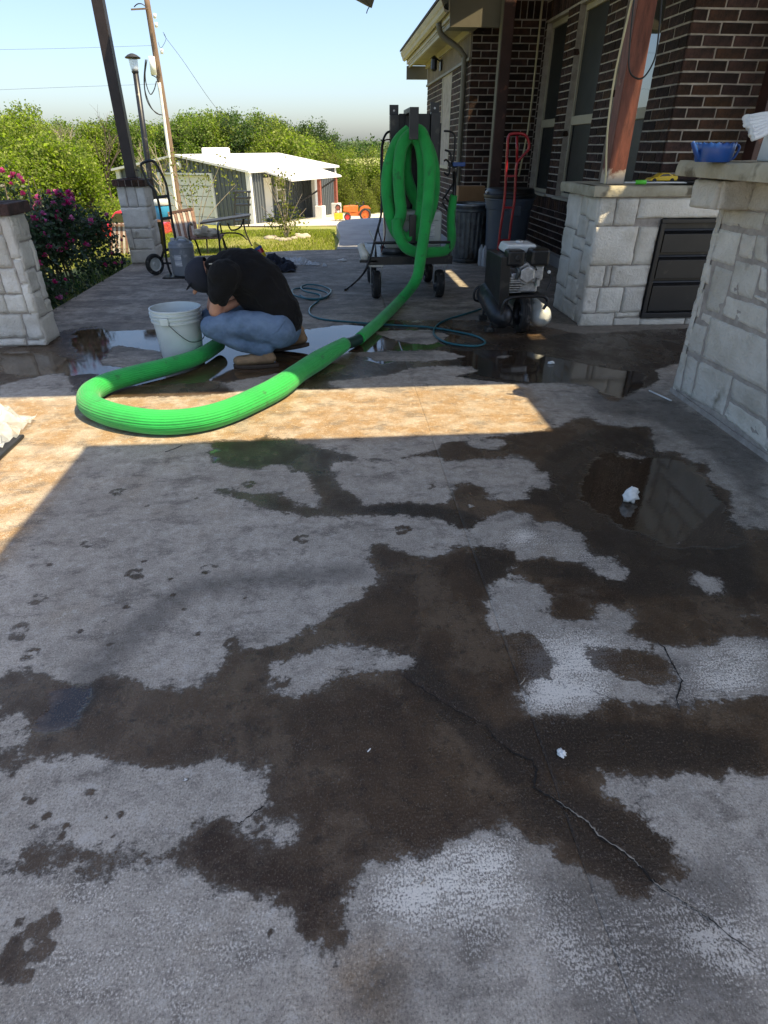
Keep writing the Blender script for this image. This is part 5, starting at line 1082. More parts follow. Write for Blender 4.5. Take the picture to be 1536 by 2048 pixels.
for pts, lb in (([(888, 262), (903, 264), (910, 275), (908, 310), (905, 330)], 'black cable bowing out at the upper right of the cabinet'), ([(890, 300), (900, 305), (903, 320), (906, 335), (918, 330)], 'black cable with clamp beside the downspout'), ([(888, 345), (897, 350), (900, 330), (893, 320), (888, 322)], 'small black cable loop on the cabinet side'), ([(885, 400), (895, 385), (910, 360), (915, 335)], 'black cable slanting up behind the short green hose'), ([(885, 405), (900, 430), (910, 445), (905, 415), (890, 395)], 'black cable drooping across the short green hose')):
    cab_tube('side_cable', 'cable', lb, [HY(u, v, 6.62 if lb[0:4] != 'x' else 6.6) for u, v in pts], .009)
b = MB(); b.box((HY(905, 328, 6.6).x, 6.58, HY(905, 328, 6.6).z - .02), (HY(930, 328, 6.6).x, 6.61, HY(905, 328, 6.6).z + .015)); tag(b.build('spring_clamp', 'bluepl', None, bevel=.004), 'small blue spring clamp beside the downspout', 'clamp')
t2 = thing('floor_nozzle', 'cream plastic cone shaped nozzle lying on its black foot by the left cart wheel', 'nozzle', (.24, 6.3, .3))
a_, c_ = HY(733, 518, 6.22), HY(719, 488, 6.22)
b = MB(); b.lathe([(.055, 0), (.045, .05), (.024, (c_ - a_).length), (.018, (c_ - a_).length + .002)], a_, 16, axis=(c_ - a_)); b.build('cone', 'cone', t2, smooth=True)
b = MB(); b.box((a_.x - .07, 6.16, a_.z - .025), (a_.x + .11, 6.26, a_.z + .0)); b.build('foot', 'black', t2, bevel=.006)

# ------------------------------------------------------------------ cans, box, red hand truck, bottles
t = thing('metal_trash_can', 'galvanised ribbed metal trash can between the cart and the blue grey can', 'trash can', (1.78, 8.45, 0))
b = MB(); n = 96; prof = [(.205, 0), (.215, .03), (.215, .05), (.225, .07), (.255, .60), (.262, .61), (.262, .63), (.255, .64), (.265, .66), (.27, .672), (.268, .685), (.258, .68), (.25, .62), (.22, .08), (.0, .07)]; vs = []
for r_, z in prof:
    for k in range(n):
        q = 1 - (.028 if (k // 2) % 2 and .06 < z < .605 and r_ > .2 else 0); vs.append((1.78 + math.cos(2 * math.pi * k / n) * r_ * q, 8.45 + math.sin(2 * math.pi * k / n) * r_ * q, z))
b.add(vs, [(i * n + k, i * n + (k + 1) % n, (i + 1) * n + (k + 1) % n, (i + 1) * n + k) for i in range(len(prof) - 1) for k in range(n)]); b.build('can', 'galv_dark', t)
b = MB(); b.lathe([(.262, 0), (.275, .006), (.278, .016), (.27, .024), (.262, .02)], (1.78, 8.45, .672), 40, caps=False); b.build('rim', 'galv', t, smooth=True)
b = MB(); b.tube([V(2.03, 8.38, .56), V(2.06, 8.36, .53), V(2.06, 8.36, .48), V(2.03, 8.38, .46)], .008, 6); b.build('handle', 'galv', t)
t = thing('plastic_trash_can', 'big blue grey plastic trash can with black lid behind the red hand truck', 'trash can', (2.16, 8.02, 0))
b = MB(); b.lathe([(.22, 0), (.235, .01), (.255, .40), (.27, .66), (.285, .665), (.295, .76), (.305, .765), (.305, .79), (.285, .79), (.27, .70), (.22, .03), (0, .03)], (2.16, 8.02, 0), 40); b.build('can', 'brute', t, smooth=False, auto=True)
b = MB(); b.lathe([(.308, 0), (.316, .01), (.316, .035), (.29, .05), (.285, .085), (.27, .10), (.05, .105), (.001, .105)], (2.16, 8.02, .782), 40); b.build('lid', 'black_panel', t, smooth=False, auto=True)
b = MB(); b.box((2.10, 7.72, .60), (2.24, 7.745, .72)); b.build('handle', 'brute', t, bevel=.01)
b = MB(); b.tube([V(1.86, 7.98, .84), V(1.85, 7.96, .85)], .015, 8); b.build('lid_knob', 'white_pl', t)
b = MB(); b.box((1.70, 8.95, 0), (2.06, 9.11, .86)); bo = b.build('cardboard_box', 'card', None, bevel=.004); tag(bo, 'brown cardboard box standing behind the metal trash can', 'box')
for k, (x, y) in enumerate(((1.90, 7.98), (1.875, 8.07))):
    b = MB(); b.lathe([(.035, 0), (.038, .02), (.036, .1), (.038, .12), (.037, .19), (.014, .23), (.014, .25), (.001, .25)], (x, y, 0), 12); tag(b.build('water_bottle', 'film', None, smooth=True), ['clear plastic bottle on the slab between the two trash cans', 'second clear bottle standing just behind the first between the trash cans'][k], 'bottle')
t = thing('hand_truck', 'red two wheeled hand truck with a loop handle leaning on the plastic trash can', 'hand truck', (2.02, 7.45, 0))
Y7 = 7.45
def rt(pts, y=Y7, dy=0.): return [HY(u, v, y + dy) for u, v in pts]
for pts, nm in (([(1016, 275), (1013, 330), (1009, 400), (1002, 450), (996, 500), (990, 545)], 'left_rail'), ([(1057, 300), (1042, 316), (1033, 332), (1029, 400), (1023, 440), (1016, 500), (1011, 545)], 'right_rail'), ([(1034, 272), (1034, 325)], 'middle_rail')):
    b = MB(); b.tube(rt(pts), .0145, 9, smooth=len(pts) > 2); b.build('rail', 'red', t, smooth=True)
b = MB(); b.tube(rt([(1016, 278), (1020, 269), (1034, 267), (1050, 270), (1058, 285), (1057, 300)]), .0145, 9); b.build('handle_loop', 'red', t, smooth=True)
for v in (352, 415, 480):
    b = MB(); b.bar(HY(1013 - (v - 350) * .12, v, Y7), HY(1032 - (v - 350) * .12, v, Y7), .02); b.build('crossbar', 'red', t)
b = MB(); q = HY(1000, 548, Y7); b.box((q.x - .09, Y7 - .14, .012), (q.x + .20, Y7 + .02, .02)); b.build('toe_plate', 'red', t)
for x in (-.06, .17): wheel(t, (q.x + x, Y7 + .10, .10), .10, .05)

# ------------------------------------------------------------------ wheelbarrow air compressor
t = thing('air_compressor', 'portable twin tank air compressor with a petrol engine standing by the stone counter', 'compressor', (1.48, 5.1, 0))
def tankm(x, z, r, y0, y1, m, nm):
    b = MB(); b.lathe([(.001, 0), (r * .45, .012), (r * .8, .04), (r, .09), (r, y1 - y0 - .09), (r * .8, y1 - y0 - .04), (r * .45, y1 - y0 - .012), (.001, y1 - y0)], (x, y0, z), 26, axis=(0, 1, 0), caps=False); return b.build(nm, m, t, smooth=True)
def rotc(o, ang, c=(1.48, 5.0)): pass
b = MB(); A_ = V(1.325, 4.72, .125); B_ = V(HY(973, 585, 5.3).x, 5.36, .24); ax = B_ - A_; r = .095
b.lathe([(.001, 0), (r * .45, .010), (r * .8, .035), (r, .08), (r, ax.length - .08), (r * .8, ax.length - .035), (.001, ax.length)], A_, 28, axis=ax, caps=False); b.build('air_tank', 'grey_metal', t, smooth=True)
b = MB(); A_ = V(1.665, 4.74, .125); B_ = V(1.56, 5.55, .205); ax = B_ - A_; r = .085
b.lathe([(.001, 0), (r * .45, .010), (r * .8, .035), (r, .08), (r, ax.length - .08), (r * .8, ax.length - .035), (.001, ax.length)], A_, 28, axis=ax, caps=False); b.build('air_tank', 'milky', t, smooth=True)
for p in ((1.25, 4.88, .05), (HY(973, 585, 5.3).x - .02, 5.28, .16)):
    b = MB(); b.box((p[0] - .035, p[1] - .03, 0), (p[0] + .035, p[1] + .03, .04)); b.bar((p[0], p[1], .03), (p[0] + .02, p[1], p[2] + .03), .02); b.build('rubber_foot', 'rubber', t, bevel=.008)
wheel(t, (1.505, 4.86, .145), .145, .085)
b = MB(); gq = [HY(974, 499, 5.30), HY(1003, 514, 4.80)]
b.prism([V(gq[0].x, 5.30, .24), gq[0], gq[1], V(gq[1].x + .015, 4.80, .22)], (.085, .02, 0)); b.build('belt_guard', 'black_panel', t, bevel=.006)
b = MB(); b.box((1.33, 4.84, .27), (1.66, 5.35, .29)); b.build('base_plate', 'black', t)
b = MB(); b.tube([V(1.30, 4.74, .13), V(1.31, 4.73, .25), V(1.36, 4.72, .30), V(1.52, 4.72, .31), V(1.62, 4.72, .305), V(1.655, 4.72, .27), V(1.63, 4.72, .21)], .012, 9); b.build('front_handle', 'black', t, smooth=True)
b = MB(); b.tube([HY(968, 604, 5.3), HY(950, 600, 5.3), HY(949, 584, 5.3), HY(957, 574, 5.3), HY(968, 578, 5.3), HY(972, 596, 5.3)], .010, 8); b.build('rear_handle', 'black', t, smooth=True)
# engine
b = MB(); b.box((1.36, 4.90, .30), (1.62, 5.22, .44)); b.box((1.38, 4.86, .38), (1.60, 5.1, .46)); b.build('engine_block', 'alu', t, bevel=.015)
for k in range(7):
    b = MB(); b.box((1.37, 4.84, .315 + k * .018), (1.47, 4.90, .322 + k * .018)); b.build('cooling_fin', 'alu', t)
b = MB(); ctr = V(1.495, 4.80, .455); hexa = [ctr + V(math.cos(R(60 * k + 30)) * .062, 0, math.sin(R(60 * k + 30)) * .066) for k in range(6)]; b.prism(hexa, (0, .05, 0)); b.build('valve_cover', 'alu', t, bevel=.008)
b = MB(); hx2 = [ctr + V(math.cos(R(60 * k + 30)) * .084, .045, math.sin(R(60 * k + 30)) * .088 - .002) for k in range(6)]; b.prism(hx2, (0, .06, 0)); b.build('crankcase_cover', 'alu', t, bevel=.008)
for k in range(6):
    q = ctr + V(math.cos(R(60 * k + 30)) * .074, .043, math.sin(R(60 * k + 30)) * .078)
    b = MB(); b.lathe([(.006, 0), (.006, .006)], q, 6, axis=(0, -1, 0)); b.build('bolt', 'galv', t)
b = MB(); b.prism([V(1.335, 4.95, .59), V(1.35, 4.93, .655), V(1.58, 4.93, .655), V(1.60, 4.95, .59)], (0, .24, 0)); b.build('fuel_tank', 'white_pl', t, bevel=.02, bseg=3)
b = MB(); b.lathe([(.03, 0), (.034, .006), (.032, .018), (.01, .022)], (1.47, 5.03, .655), 14); b.build('fuel_cap', 'alu', t)
b = MB(); b.box((1.325, 4.80, .515), (1.46, 4.93, .63)); b.build('muffler', 'black', t, bevel=.018, bseg=3)
b = MB(); b.lathe([(.022, 0), (.024, .006), (.014, .008), (.001, .008)], (1.405, 4.80, .575), 14, axis=(0, -1, 0)); b.build('muffler_outlet', 'black_panel', t)
b = MB(); b.box((1.515, 4.82, .51), (1.665, 4.98, .635)); b.build('air_filter', 'black', t, bevel=.022, bseg=3)
b = MB(); b.box((1.57, 4.86, .40), (1.64, 4.94, .51)); b.build('carburettor', 'alu', t, bevel=.01)
b = MB(); b.lathe([(.022, 0), (.022, .05), (.012, .06)], (1.60, 4.86, .36), 12); b.build('fuel_bowl', 'galv', t)
b = MB(); b.tube([V(1.64, 4.9, .5), V(1.69, 4.86, .45), V(1.70, 4.84, .40), V(1.67, 4.83, .33)], .006, 6); b.tube([V(1.48, 4.9, .5), V(1.54, 4.84, .52), V(1.58, 4.86, .48)], .007, 6); b.build('engine_hoses', 'cable', t)
b = MB(); b.ball((1.67, 4.82, .47), .014, 8, 6); b.build('choke_knob', 'white_pl', t)
b = MB(); b.tube([V(1.41, 4.86, .51), V(1.43, 4.82, .48), V(1.42, 4.84, .42)], .014, 8); b.build('exhaust_pipe', 'galv_dark', t)

# ------------------------------------------------------------------ black hand truck with grey drum
t = thing('hand_truck', 'black hand truck with a curved loop handle standing by the far stone pier', 'hand truck', (-1.98, 7.75, 0))
YD = 7.68
for dx in (0, 1):
    pts = [(290, 324), (282, 332), (296, 365), (311, 385), (320, 420), (328, 470), (333, 520), (343, 551)] if dx == 0 else [(310, 324), (330, 362), (338, 400), (344, 440), (350, 470), (355, 510), (362, 551)]
    b = MB(); b.tube([HY(u, v, YD) for u, v in pts], .0135, 9); b.build('rail', 'black', t, smooth=True)
b = MB(); b.tube([HY(290, 324, YD), HY(300, 321, YD), HY(310, 324, YD)], .0135, 9); b.build('handle_loop', 'black', t, smooth=True)
for v0, u0_, u1_ in ((395, 312, 337), (438, 322, 344), (500, 331, 354)):
    b = MB(); b.bar(HY(u0_, v0, YD), HY(u1_, v0 - 3, YD), .022, .03); b.build('crossbar', 'black', t)
b = MB(); b.box((-2.0, 7.45, .005), (-1.72, 7.70, .014)); b.build('toe_plate', 'black', t)
b = MB(); b.bar((-2.16, 7.80, .118), (-1.80, 7.80, .118), .02); b.bar((-2.09, 7.80, .118), (-1.985, 7.70, .28), .018); b.build('axle', 'black', t)
for x in (-2.13, -1.80): wheel(t, (x, 7.80 if x > -2 else 7.72, .118), .118, .05, axis=(.75, -.66, 0) if x < -2 else (1, 0, 0), hub='milky')
t = thing('chemical_jug', 'grey plastic square jug with a paper label on the black hand truck', 'jug', (-1.77, 7.62, .015))
b = MB(); b.lathe([(.125, 0), (.135, .01), (.138, .06), (.140, .30), (.145, .305), (.14, .31), (.135, .345), (.10, .375), (.09, .38), (.001, .38)], (-1.77, 7.62, .016), 28); b.build('jug_body', 'grey_jug', t, smooth=False, auto=True)
b = MB(); vs = []; n = 8
for k in range(n + 1):
    a = R(-118) + R(34) * k / n; vs += [(-1.77 + math.cos(a) * .1405, 7.62 + math.sin(a) * .1405, .13), (-1.77 + math.cos(a) * .1405, 7.62 + math.sin(a) * .1405, .25)]
b.add(vs, [(2 * k, 2 * k + 2, 2 * k + 3, 2 * k + 1) for k in range(n)]); b.build('label', 'label', t)
b = MB(); b.lathe([(.028, 0), (.03, .03), (.02, .035)], (-1.84, 7.58, .385), 12); b.build('jug_cap', 'milky', t)
b = MB(); b.tube([V(-1.80, 7.55, .385), V(-1.76, 7.52, .43), V(-1.70, 7.54, .42), V(-1.66, 7.58, .385)], .012, 8); b.build('handle', 'milky', t, smooth=True)

# ------------------------------------------------------------------ bits on the floor
def wad(name, m, label, c, r, sc, seed, cat):
    random.seed(seed); b = MB(); b.ball(c, r, 22, 14, sc)
    b.v = [tuple(Vector(p) + (Vector(p) - Vector(c)).normalized() * (mnoise.noise(Vector(p) * (2.2 / r) + V(seed, 0, 0)) * r * .55 + mnoise.noise(Vector(p) * (5 / r)) * r * .25)) for p in b.v]
    b.v = [(x, y, max(z, .002)) for x, y, z in b.v]
    return tag(b.build(name, m, None, smooth=True), label, cat)
x, y = G(1258, 1003); wad('paper_wad', 'paper', 'largest crumpled white tissue lying in the dark puddle', (x, y, .030), .032, (1.05, .7, 1.15), 3, 'tissue')
x, y = G(1122, 1510); wad('paper_wad', 'paper', 'small crumpled white tissue on the soaked concrete in the foreground', (x, y, .008), .0105, (1, 1.1, .8), 5, 'tissue')
x, y = G(1102, 728); wad('paper_wad', 'paper', 'tiny white scrap near the shine of the wet floor by the far counter', (x, y, .008), .018, (1.4, .5, .6), 6, 'tissue')
x, y = G(942, 1013); wad('paper_scrap', 'mortar', 'pale grey flake on the wet band beside the slab joint', (x, y, .001), .016, (1, .8, .15), 8, 'scrap')
x, y = G(372, 1560); wad('paper_scrap', 'paper', 'tiny white fleck on the dry patch in the lower left', (x, y, .001), .005, (1.2, .8, .3), 9, 'scrap')
random.seed(11)
b = MB(); b.tube([V(*G(1298, 783), .006), V(*G(1342, 803), .006)], .005, 8, smooth=False); tag(b.build('marker_pen', 'white_pl', None, smooth=True), 'thin white and dark pen lying on the slab near the stone counter corner', 'pen')
x, y = G(630, 530); wad('paper_scrap', 'film', 'clear film scrap on the far slab right of the black bag', (x, y, .012), .05, (1.6, .6, .4), 21, 'scrap')
x, y = G(650, 533); wad('paper_scrap', 'film', 'second smaller film scrap beside the first on the far slab', (x, y, .012), .03, (1, .6, .8), 22, 'scrap')
x, y = G(685, 522); wad('paper_scrap', 'paper', 'thin pale torn scrap on the far slab near the driveway', (x, y, .012), .035, (1.7, .5, .3), 23, 'scrap')
def crumple(name, m, parent, c, w, d, h, seed, nx=16, ny=12):
    vs = []
    for j in range(ny + 1):
        for i in range(nx + 1):
            s_, t_ = i / nx - .5, j / ny - .5; e = max(0, 1 - (s_ * s_ + t_ * t_) * 4)
            q = V(s_ * 4 + seed, t_ * 4, seed); z = h * (e ** .6) * (.55 + .6 * mnoise.noise(q * 1.3)) + h * .35 * abs(mnoise.noise(q * 3.1))
            vs.append((c[0] + s_ * w + mnoise.noise(q * 2) * w * .08, c[1] + t_ * d + mnoise.noise(q * 2.5) * d * .1, c[2] + max(.002, z)))
    b = MB(); b.add(vs, [(j * (nx + 1) + i, j * (nx + 1) + i + 1, (j + 1) * (nx + 1) + i + 1, (j + 1) * (nx + 1) + i) for j in range(ny) for i in range(nx)])
    o = b.build(name, m, parent, smooth=False); return o
x, y = G(585, 528); tag(crumple('plastic_bag', 'film', None, (x, y, 0), .50, .28, .10, 4), 'crumpled clear plastic bag on the slab behind the squatting person', 'plastic bag')
x, y = G(555, 540); tag(crumple('black_bag', 'cap', None, (x - .05, y, 0), .55, .40, .22, 9), 'slumped black fabric bag behind the squatting person', 'bag')
t = thing('spray_bottle', 'yellow bottle with red and white label lying on the black bag', 'bottle', (-.95, 7.95, .2))
q = HY(530, 505, 7.9); b = MB(); b.lathe([(.03, 0), (.045, .01), (.045, .14), (.02, .17), (.015, .2)], q + V(-.02, 0, -.06), 14, axis=(-.45, .1, .8)); b.build('bottle_body', 'yellowbag', t, smooth=True)
b = MB(); b.lathe([(.0465, 0), (.0465, .05)], q + V(-.045, 0, -.01), 14, axis=(-.45, .1, .8), caps=False); b.build('label', 'red', t)
b = MB(); b.lathe([(.0466, 0), (.0466, .03)], q + V(-.07, .005, .035), 14, axis=(-.45, .1, .8), caps=False); b.build('cap', 'bluepl', t)
tag(crumple('plastic_bag', 'film', None, (-1.86, 3.02, .02), .36, .42, .16, 14), 'clear plastic bag heaped on a dark tray at the left edge', 'plastic bag')
b = MB(); b.box((-2.02, 2.66, .002), (-1.66, 3.0, .02)); tag(b.build('dark_tray', 'grey_metal', None, bevel=.006), 'flat dark tray on the sunlit slab at the left edge', 'tray')
b = MB(); x, y = G(766, 2052); b.ball((x, y - .085, .03), .045, 18, 12, (1, 1.6, .7)); tag(b.build('shoe', 'black_panel', None, smooth=True), 'black shoe toe peeking in at the bottom edge', 'shoe')
for k, (u, v, m_, ln) in enumerate(((330, 905, 'cable', .07), (840, 1770, 'deadbark', .012), (735, 1505, 'paper', .008), (1040, 1370, 'deadbark', .02))):
    x, y = G(u, v); b = MB(); b.tube([V(x, y, .003), V(x + ln * .6, y + ln * .5, .004), V(x + ln, y + ln * 1.1, .003)], .0016, 5); tag(b.build('twig', m_, None), ['short dark twig on the blue puddle below the green hose', 'tiny tan seed husk on the chalky patch in the foreground', 'tiny white thread on the brown soaked concrete', 'tiny dry twig beside the slab joint'][k], 'twig')
# ------------------------------------------------------------------ metal garage building down the slope
gC = TG(508, 450)
k_ = 36.5 / gC.y; gC = V(gC.x, gC.y, 0)
gC = V(-4.36, 36.5, 0); gR = V(.20, 46.0, 0)
e2 = (gR - gC); LS = e2.length; e2.normalize(); e1 = V(-e2.y, e2.x, 0)
GW = 8.6; ZG = -2.45; ZE = .22; ZR = .86
gt = thing('metal_garage', 'grey metal garage with white roof and white roll up door beyond the lawn', 'garage', (gC.x, gC.y, ZG))
def gp_(a, b_, z): return V(gC.x, gC.y, 0) + e1 * a + e2 * b_ + V(0, 0, z)
def corr(poly_fn, length, z0f, z1f, n, name, parent, m='corr', pitch=.27, skip=None):
    """ribbed sheet: poly_fn(s,d) -> point at distance s along and depth d out"""
    b = MB(); s_ = 0.; prof = []
    while s_ < length:
        prof += [(s_, 0), (min(length, s_ + pitch * .72), 0), (min(length, s_ + pitch * .76), .07), (min(length, s_ + pitch * .94), .07), (min(length, s_ + pitch * .98), 0)]; s_ += pitch
    vs = []; 
    for q, d in prof: vs += [poly_fn(q, d) + V(0, 0, z0f(q)), poly_fn(q, d) + V(0, 0, z1f(q))]
    fs = [(2 * i, 2 * i + 2, 2 * i + 3, 2 * i + 1) for i in range(len(prof) - 1)]
    b.add(vs, fs); return b.build(name, m, parent, recalc=False)
n1_ = -e2; n2_ = V(e2.y, -e2.x, 0)
ridge_z = lambda q: ZE + (ZR - ZE) * (1 - abs(q - GW / 2) / (GW / 2))
DA, DB, DZt = 2.35, 5.75, .02   # door limits along the gable
corr(lambda q, d: gp_(q, 0, 0) + n1_ * d, DA, lambda q: ZG - .3, lambda q: ridge_z(q), 0, 'gable_sheet', gt)
corr(lambda q, d: gp_(q + DB, 0, 0) + n1_ * d, GW - DB, lambda q: ZG - .3, lambda q: ridge_z(q + DB), 0, 'gable_sheet', gt)
corr(lambda q, d: gp_(q + DA, 0, 0) + n1_ * d, DB - DA, lambda q: DZt, lambda q: ridge_z(q + DA), 0, 'gable_sheet', gt)
dm_ = MB()
for k in range(5):
    z0 = ZG - .1 + k * (DZt - ZG + .1) / 5; z1 = z0 + (DZt - ZG + .1) / 5 - .03
    d_ = MB(); q0, q1 = gp_(DA + .05, .12, z0), gp_(DB - .05, .12, z1); d_.add([gp_(DA + .05, .12, z0), gp_(DB - .05, .12, z0), gp_(DB - .05, .12, z1), gp_(DA + .05, .12, z1), gp_(DA + .05, .2, z0), gp_(DB - .05, .2, z0), gp_(DB - .05, .2, z1), gp_(DA + .05, .2, z1)], [(0, 3, 2, 1), (4, 5, 6, 7), (0, 1, 5, 4), (1, 2, 6, 5), (2, 3, 7, 6), (3, 0, 4, 7)]); d_.build('door_panel', 'whitemetal', gt)
for a0, a1, z0, z1 in ((DA - .1, DA + .02, ZG - .2, DZt + .1), (DB - .02, DB + .1, ZG - .2, DZt + .1), (DA + .02, DB - .02, DZt, DZt + .1)):
    d_ = MB(); d_.obox(gp_((a0 + a1) / 2, -.06, (z0 + z1) / 2), e1, e2, (0, 0, 1), (a1 - a0) / 2, .06, (z1 - z0) / 2); d_.build('door_trim', 'whitemetal', gt)
for a in (-.02, GW + .02):
    d_ = MB(); d_.obox(gp_(a, -.05, (ZG - .3 + ZE) / 2), e1, e2, (0, 0, 1), .13, .09, (ZE - ZG + .3) / 2); d_.build('corner_trim', 'whitemetal', gt)
ov = .35
for s_, (a0, a1) in enumerate(((-.25, GW / 2), (GW + .25, GW / 2))):
    za = ZE - .06 if True else 0
    if s_ == 0:
        # patio side slope runs on down as an awning over the recess
        P0 = [gp_(a0, -ov, za), gp_(a1, -ov, ZR + .02), gp_(a1, LS + ov, ZR + .02), gp_(a0, LS + ov, za)]
    else: P0 = [gp_(a1, -ov, ZR + .02), gp_(a0, -ov, za), gp_(a0, LS + ov, za), gp_(a1, LS + ov, ZR + .02)]
    d_ = MB(); d_.prism(P0, (0, 0, .11)); d_.build('roof_slope', 'whitemetal', gt)
d_ = MB(); d_.prism([gp_(-.26, 1.2, ZE - .07), gp_(-1.9, 1.2, ZE - .48), gp_(-1.9, 7.6, ZE - .48), gp_(-.26, 7.6, ZE - .07)], (0, 0, .09)); d_.build('awning', 'whitemetal', gt)
d_ = MB(); d_.obox(gp_(GW / 2 + .05, 3.6, ZR + .22), e1, e2, (0, 0, 1), .4, .9, .22); d_.build('roof_vent', 'whitemetal', gt, bevel=.08)
# side wall with recess, window, doors, end room
corr(lambda q, d: gp_(0, q, 0) + n2_ * d, 1.3, lambda q: ZG - .4, lambda q: ZE, 0, 'side_sheet', gt)
corr(lambda q, d: gp_(.9, q + 1.3, 0) + n2_ * d, 6.2, lambda q: ZG - .4, lambda q: ZE, 0, 'side_sheet', gt)
corr(lambda q, d: gp_(0, q + 7.5, 0) + n2_ * d, LS - 7.5, lambda q: ZG - .5, lambda q: ZE, 0, 'side_sheet', gt)
corr(lambda q, d: gp_(.9 - q, 7.5, 0) + n1_ * d, .9, lambda q: ZG - .5, lambda q: ZE, 0, 'side_sheet', gt)
d_ = MB(); d_.obox(gp_(-.02, LS, (ZG - .3 + ZE) / 2), e1, e2, (0, 0, 1), .1, .1, (ZE - ZG + .3) / 2); d_.obox(gp_(-.04, 7.45, (ZG - .3 + ZE) / 2), e1, e2, (0, 0, 1), .12, .16, (ZE - ZG + .3) / 2); d_.build('corner_trim', 'whitemetal', gt)['kind'] = 'stuff'
d_ = MB(); d_.obox(gp_(.82, 4.6, -.85), e2, e1, (0, 0, 1), .5, .06, .62); wf = d_.build('window_frame', 'whitemetal', gt)
for zz in (-.56, -1.14):
    d_ = MB(); d_.obox(gp_(.75, 4.6, zz), e2, e1, (0, 0, 1), .42, .012, .24); d_.build('pane', 'glass', wf)
for bq, ww_, m_ in ((1.95, .42, 'milky'), (2.55, .07, 'redwood'), (3.1, .4, 'whitemetal')):
    d_ = MB(); d_.obox(gp_(.8, bq, (ZG + ZE - .4) / 2 + .1), e2, e1, (0, 0, 1), ww_, .05, (ZE - ZG - .6) / 2); d_.build('side_door', m_, gt)
for bq in (4.75, 7.0):
    ps = thing('awning_post', ['red post on a white base under the garage awning, nearer of the two', 'red post on a white base under the garage awning, farther of the two'][bq > 5], 'post', tuple(gp_(-1.75, bq, ZG)), 'awning posts of the garage')
    d_ = MB(); d_.obox(gp_(-1.75, bq, (ZG + ZE - .5) / 2 + .2), e1, e2, (0, 0, 1), .09, .09, (ZE - ZG - .9) / 2); d_.build('shaft', 'redwood', ps)
    d_ = MB(); d_.obox(gp_(-1.75, bq, ZG + .28), e1, e2, (0, 0, 1), .24, .24, .5); d_.build('post_base', 'whitemetal', ps, bevel=.02)
d_ = MB(); d_.bar(gp_(-1.75, 6.9, ZE - .6), gp_(.6, 5.2, ZG + .5), .09); tag(d_.build('leaning_timber', 'iron', None), 'dark timber leaning diagonally under the garage awning', 'timber')
gl = thing('wall_lamp', 'white wall lamp on the garage gable above the roll up door', 'wall lamp', tuple(gp_(GW / 2 - .1, -.2, .45)))
d_ = MB(); d_.lathe([(.02, .22), (.13, .1), (.13, -.1), (.05, -.2)], gp_(GW / 2 - .1, -.22, .48), 12); d_.build('lamp_shade', 'whitemetal', gl, smooth=True)
d_ = MB(); d_.bar(gp_(GW / 2 - .1, 0, .5), gp_(GW / 2 - .1, -.2, .5), .05); d_.build('arm', 'whitemetal', gl)
# etagere rack by the corner
rk = thing('plant_rack', 'dark wire plant rack standing in front of the garage wall', 'rack', tuple(HY(470, 452, 20)))
x0, x1 = 467, 499; Yk = 20.
for u in (0, 1):
    d_ = MB(); d_.tube([HY((468, 497)[u], 452, Yk), HY((471, 498)[u], 385, Yk), HY((475, 494)[u], 383, Yk)], .024, 6, smooth=False); d_.build('rail', 'iron', rk)
for v in (384, 396, 410, 430, 442):
    d_ = MB(); d_.obox((HY(470, v, Yk) + HY(498, v, Yk)) / 2 + V(0, .1, 0), (1, 0, 0), (0, 1, 0), (0, 0, 1), .24, .12, .022); d_.build('shelf', 'iron', rk)
# ------------------------------------------------------------------ orange garden tractor
tb = V(*HY(741, 440, 37.5)); S_ = 1.0
t = thing('garden_tractor', 'orange garden tractor parked at the end of the driveway facing the garage', 'tractor', (tb.x, 37.5, tb.z))
def tp_(u, v, dy=0): return HY(u, v, 37.5 + dy)
d_ = MB(); d_.prism([tp_(686, 423), tp_(687, 413), tp_(700, 411), tp_(716, 411), tp_(716, 426), tp_(705, 428)], (0, .42, 0)); d_.build('hood', 'orange', t, bevel=.04)
d_ = MB(); d_.prism([tp_(700, 432), tp_(700, 425), tp_(722, 424), tp_(735, 424), tp_(735, 432)], (0, .4, 0)); d_.build('chassis', 'orange', t)
for dy in (-.12, .42):
    d_ = MB(); d_.prism([tp_(718, 427, dy), tp_(721, 415, dy), tp_(728, 411, dy), tp_(737, 412, dy), tp_(742, 418, dy), tp_(738, 417, dy), tp_(728, 417, dy), tp_(722, 423, dy)], (0, .16, 0)); d_.build('fender', 'orange', t)
    wheel(t, tp_(730.5, 429, dy + .04), .33, .2, axis=(0, 1, 0), hub='orange')
    wheel(t, tp_(695, 434, dy + .04), .20, .13, axis=(0, 1, 0), hub='carred')
d_ = MB(); d_.obox(tp_(722, 413, .22), (1, 0, 0), (0, 1, 0), (0, 0, 1), .13, .18, .04); d_.obox(tp_(727, 408, .22), (1, 0, 0), (0, 1, 0), (0, 0, 1), .03, .18, .13); d_.build('seat', 'black', t, bevel=.02)
d_ = MB(); d_.tube([tp_(712, 411, .2), tp_(715, 406, .2)], .02, 6); d_.lathe([(.12, 0), (.13, .01), (.12, .02)], tp_(715, 406, .2), 16, axis=(.4, 0, 1)); d_.build('steering_wheel', 'iron', t)
d_ = MB(); d_.tube([tp_(699, 411, .2), tp_(699, 405, .2)], .025, 6); d_.build('exhaust', 'iron', t)
t = thing('farm_implement', 'yellow orange towed implement standing left of the garden tractor', 'implement', tuple(tp_(676, 438)))
d_ = MB(); d_.obox(tp_(677, 432, .2), (1, 0, 0), (0, 1, 0), (0, 0, 1), .25, .3, .16); d_.build('deck', 'yellow', t, bevel=.03)
for u in (672, 680):
    d_ = MB(); d_.tube([tp_(u, 440), tp_(u, 418)], .035, 6); d_.build('leg', 'redwood', t)
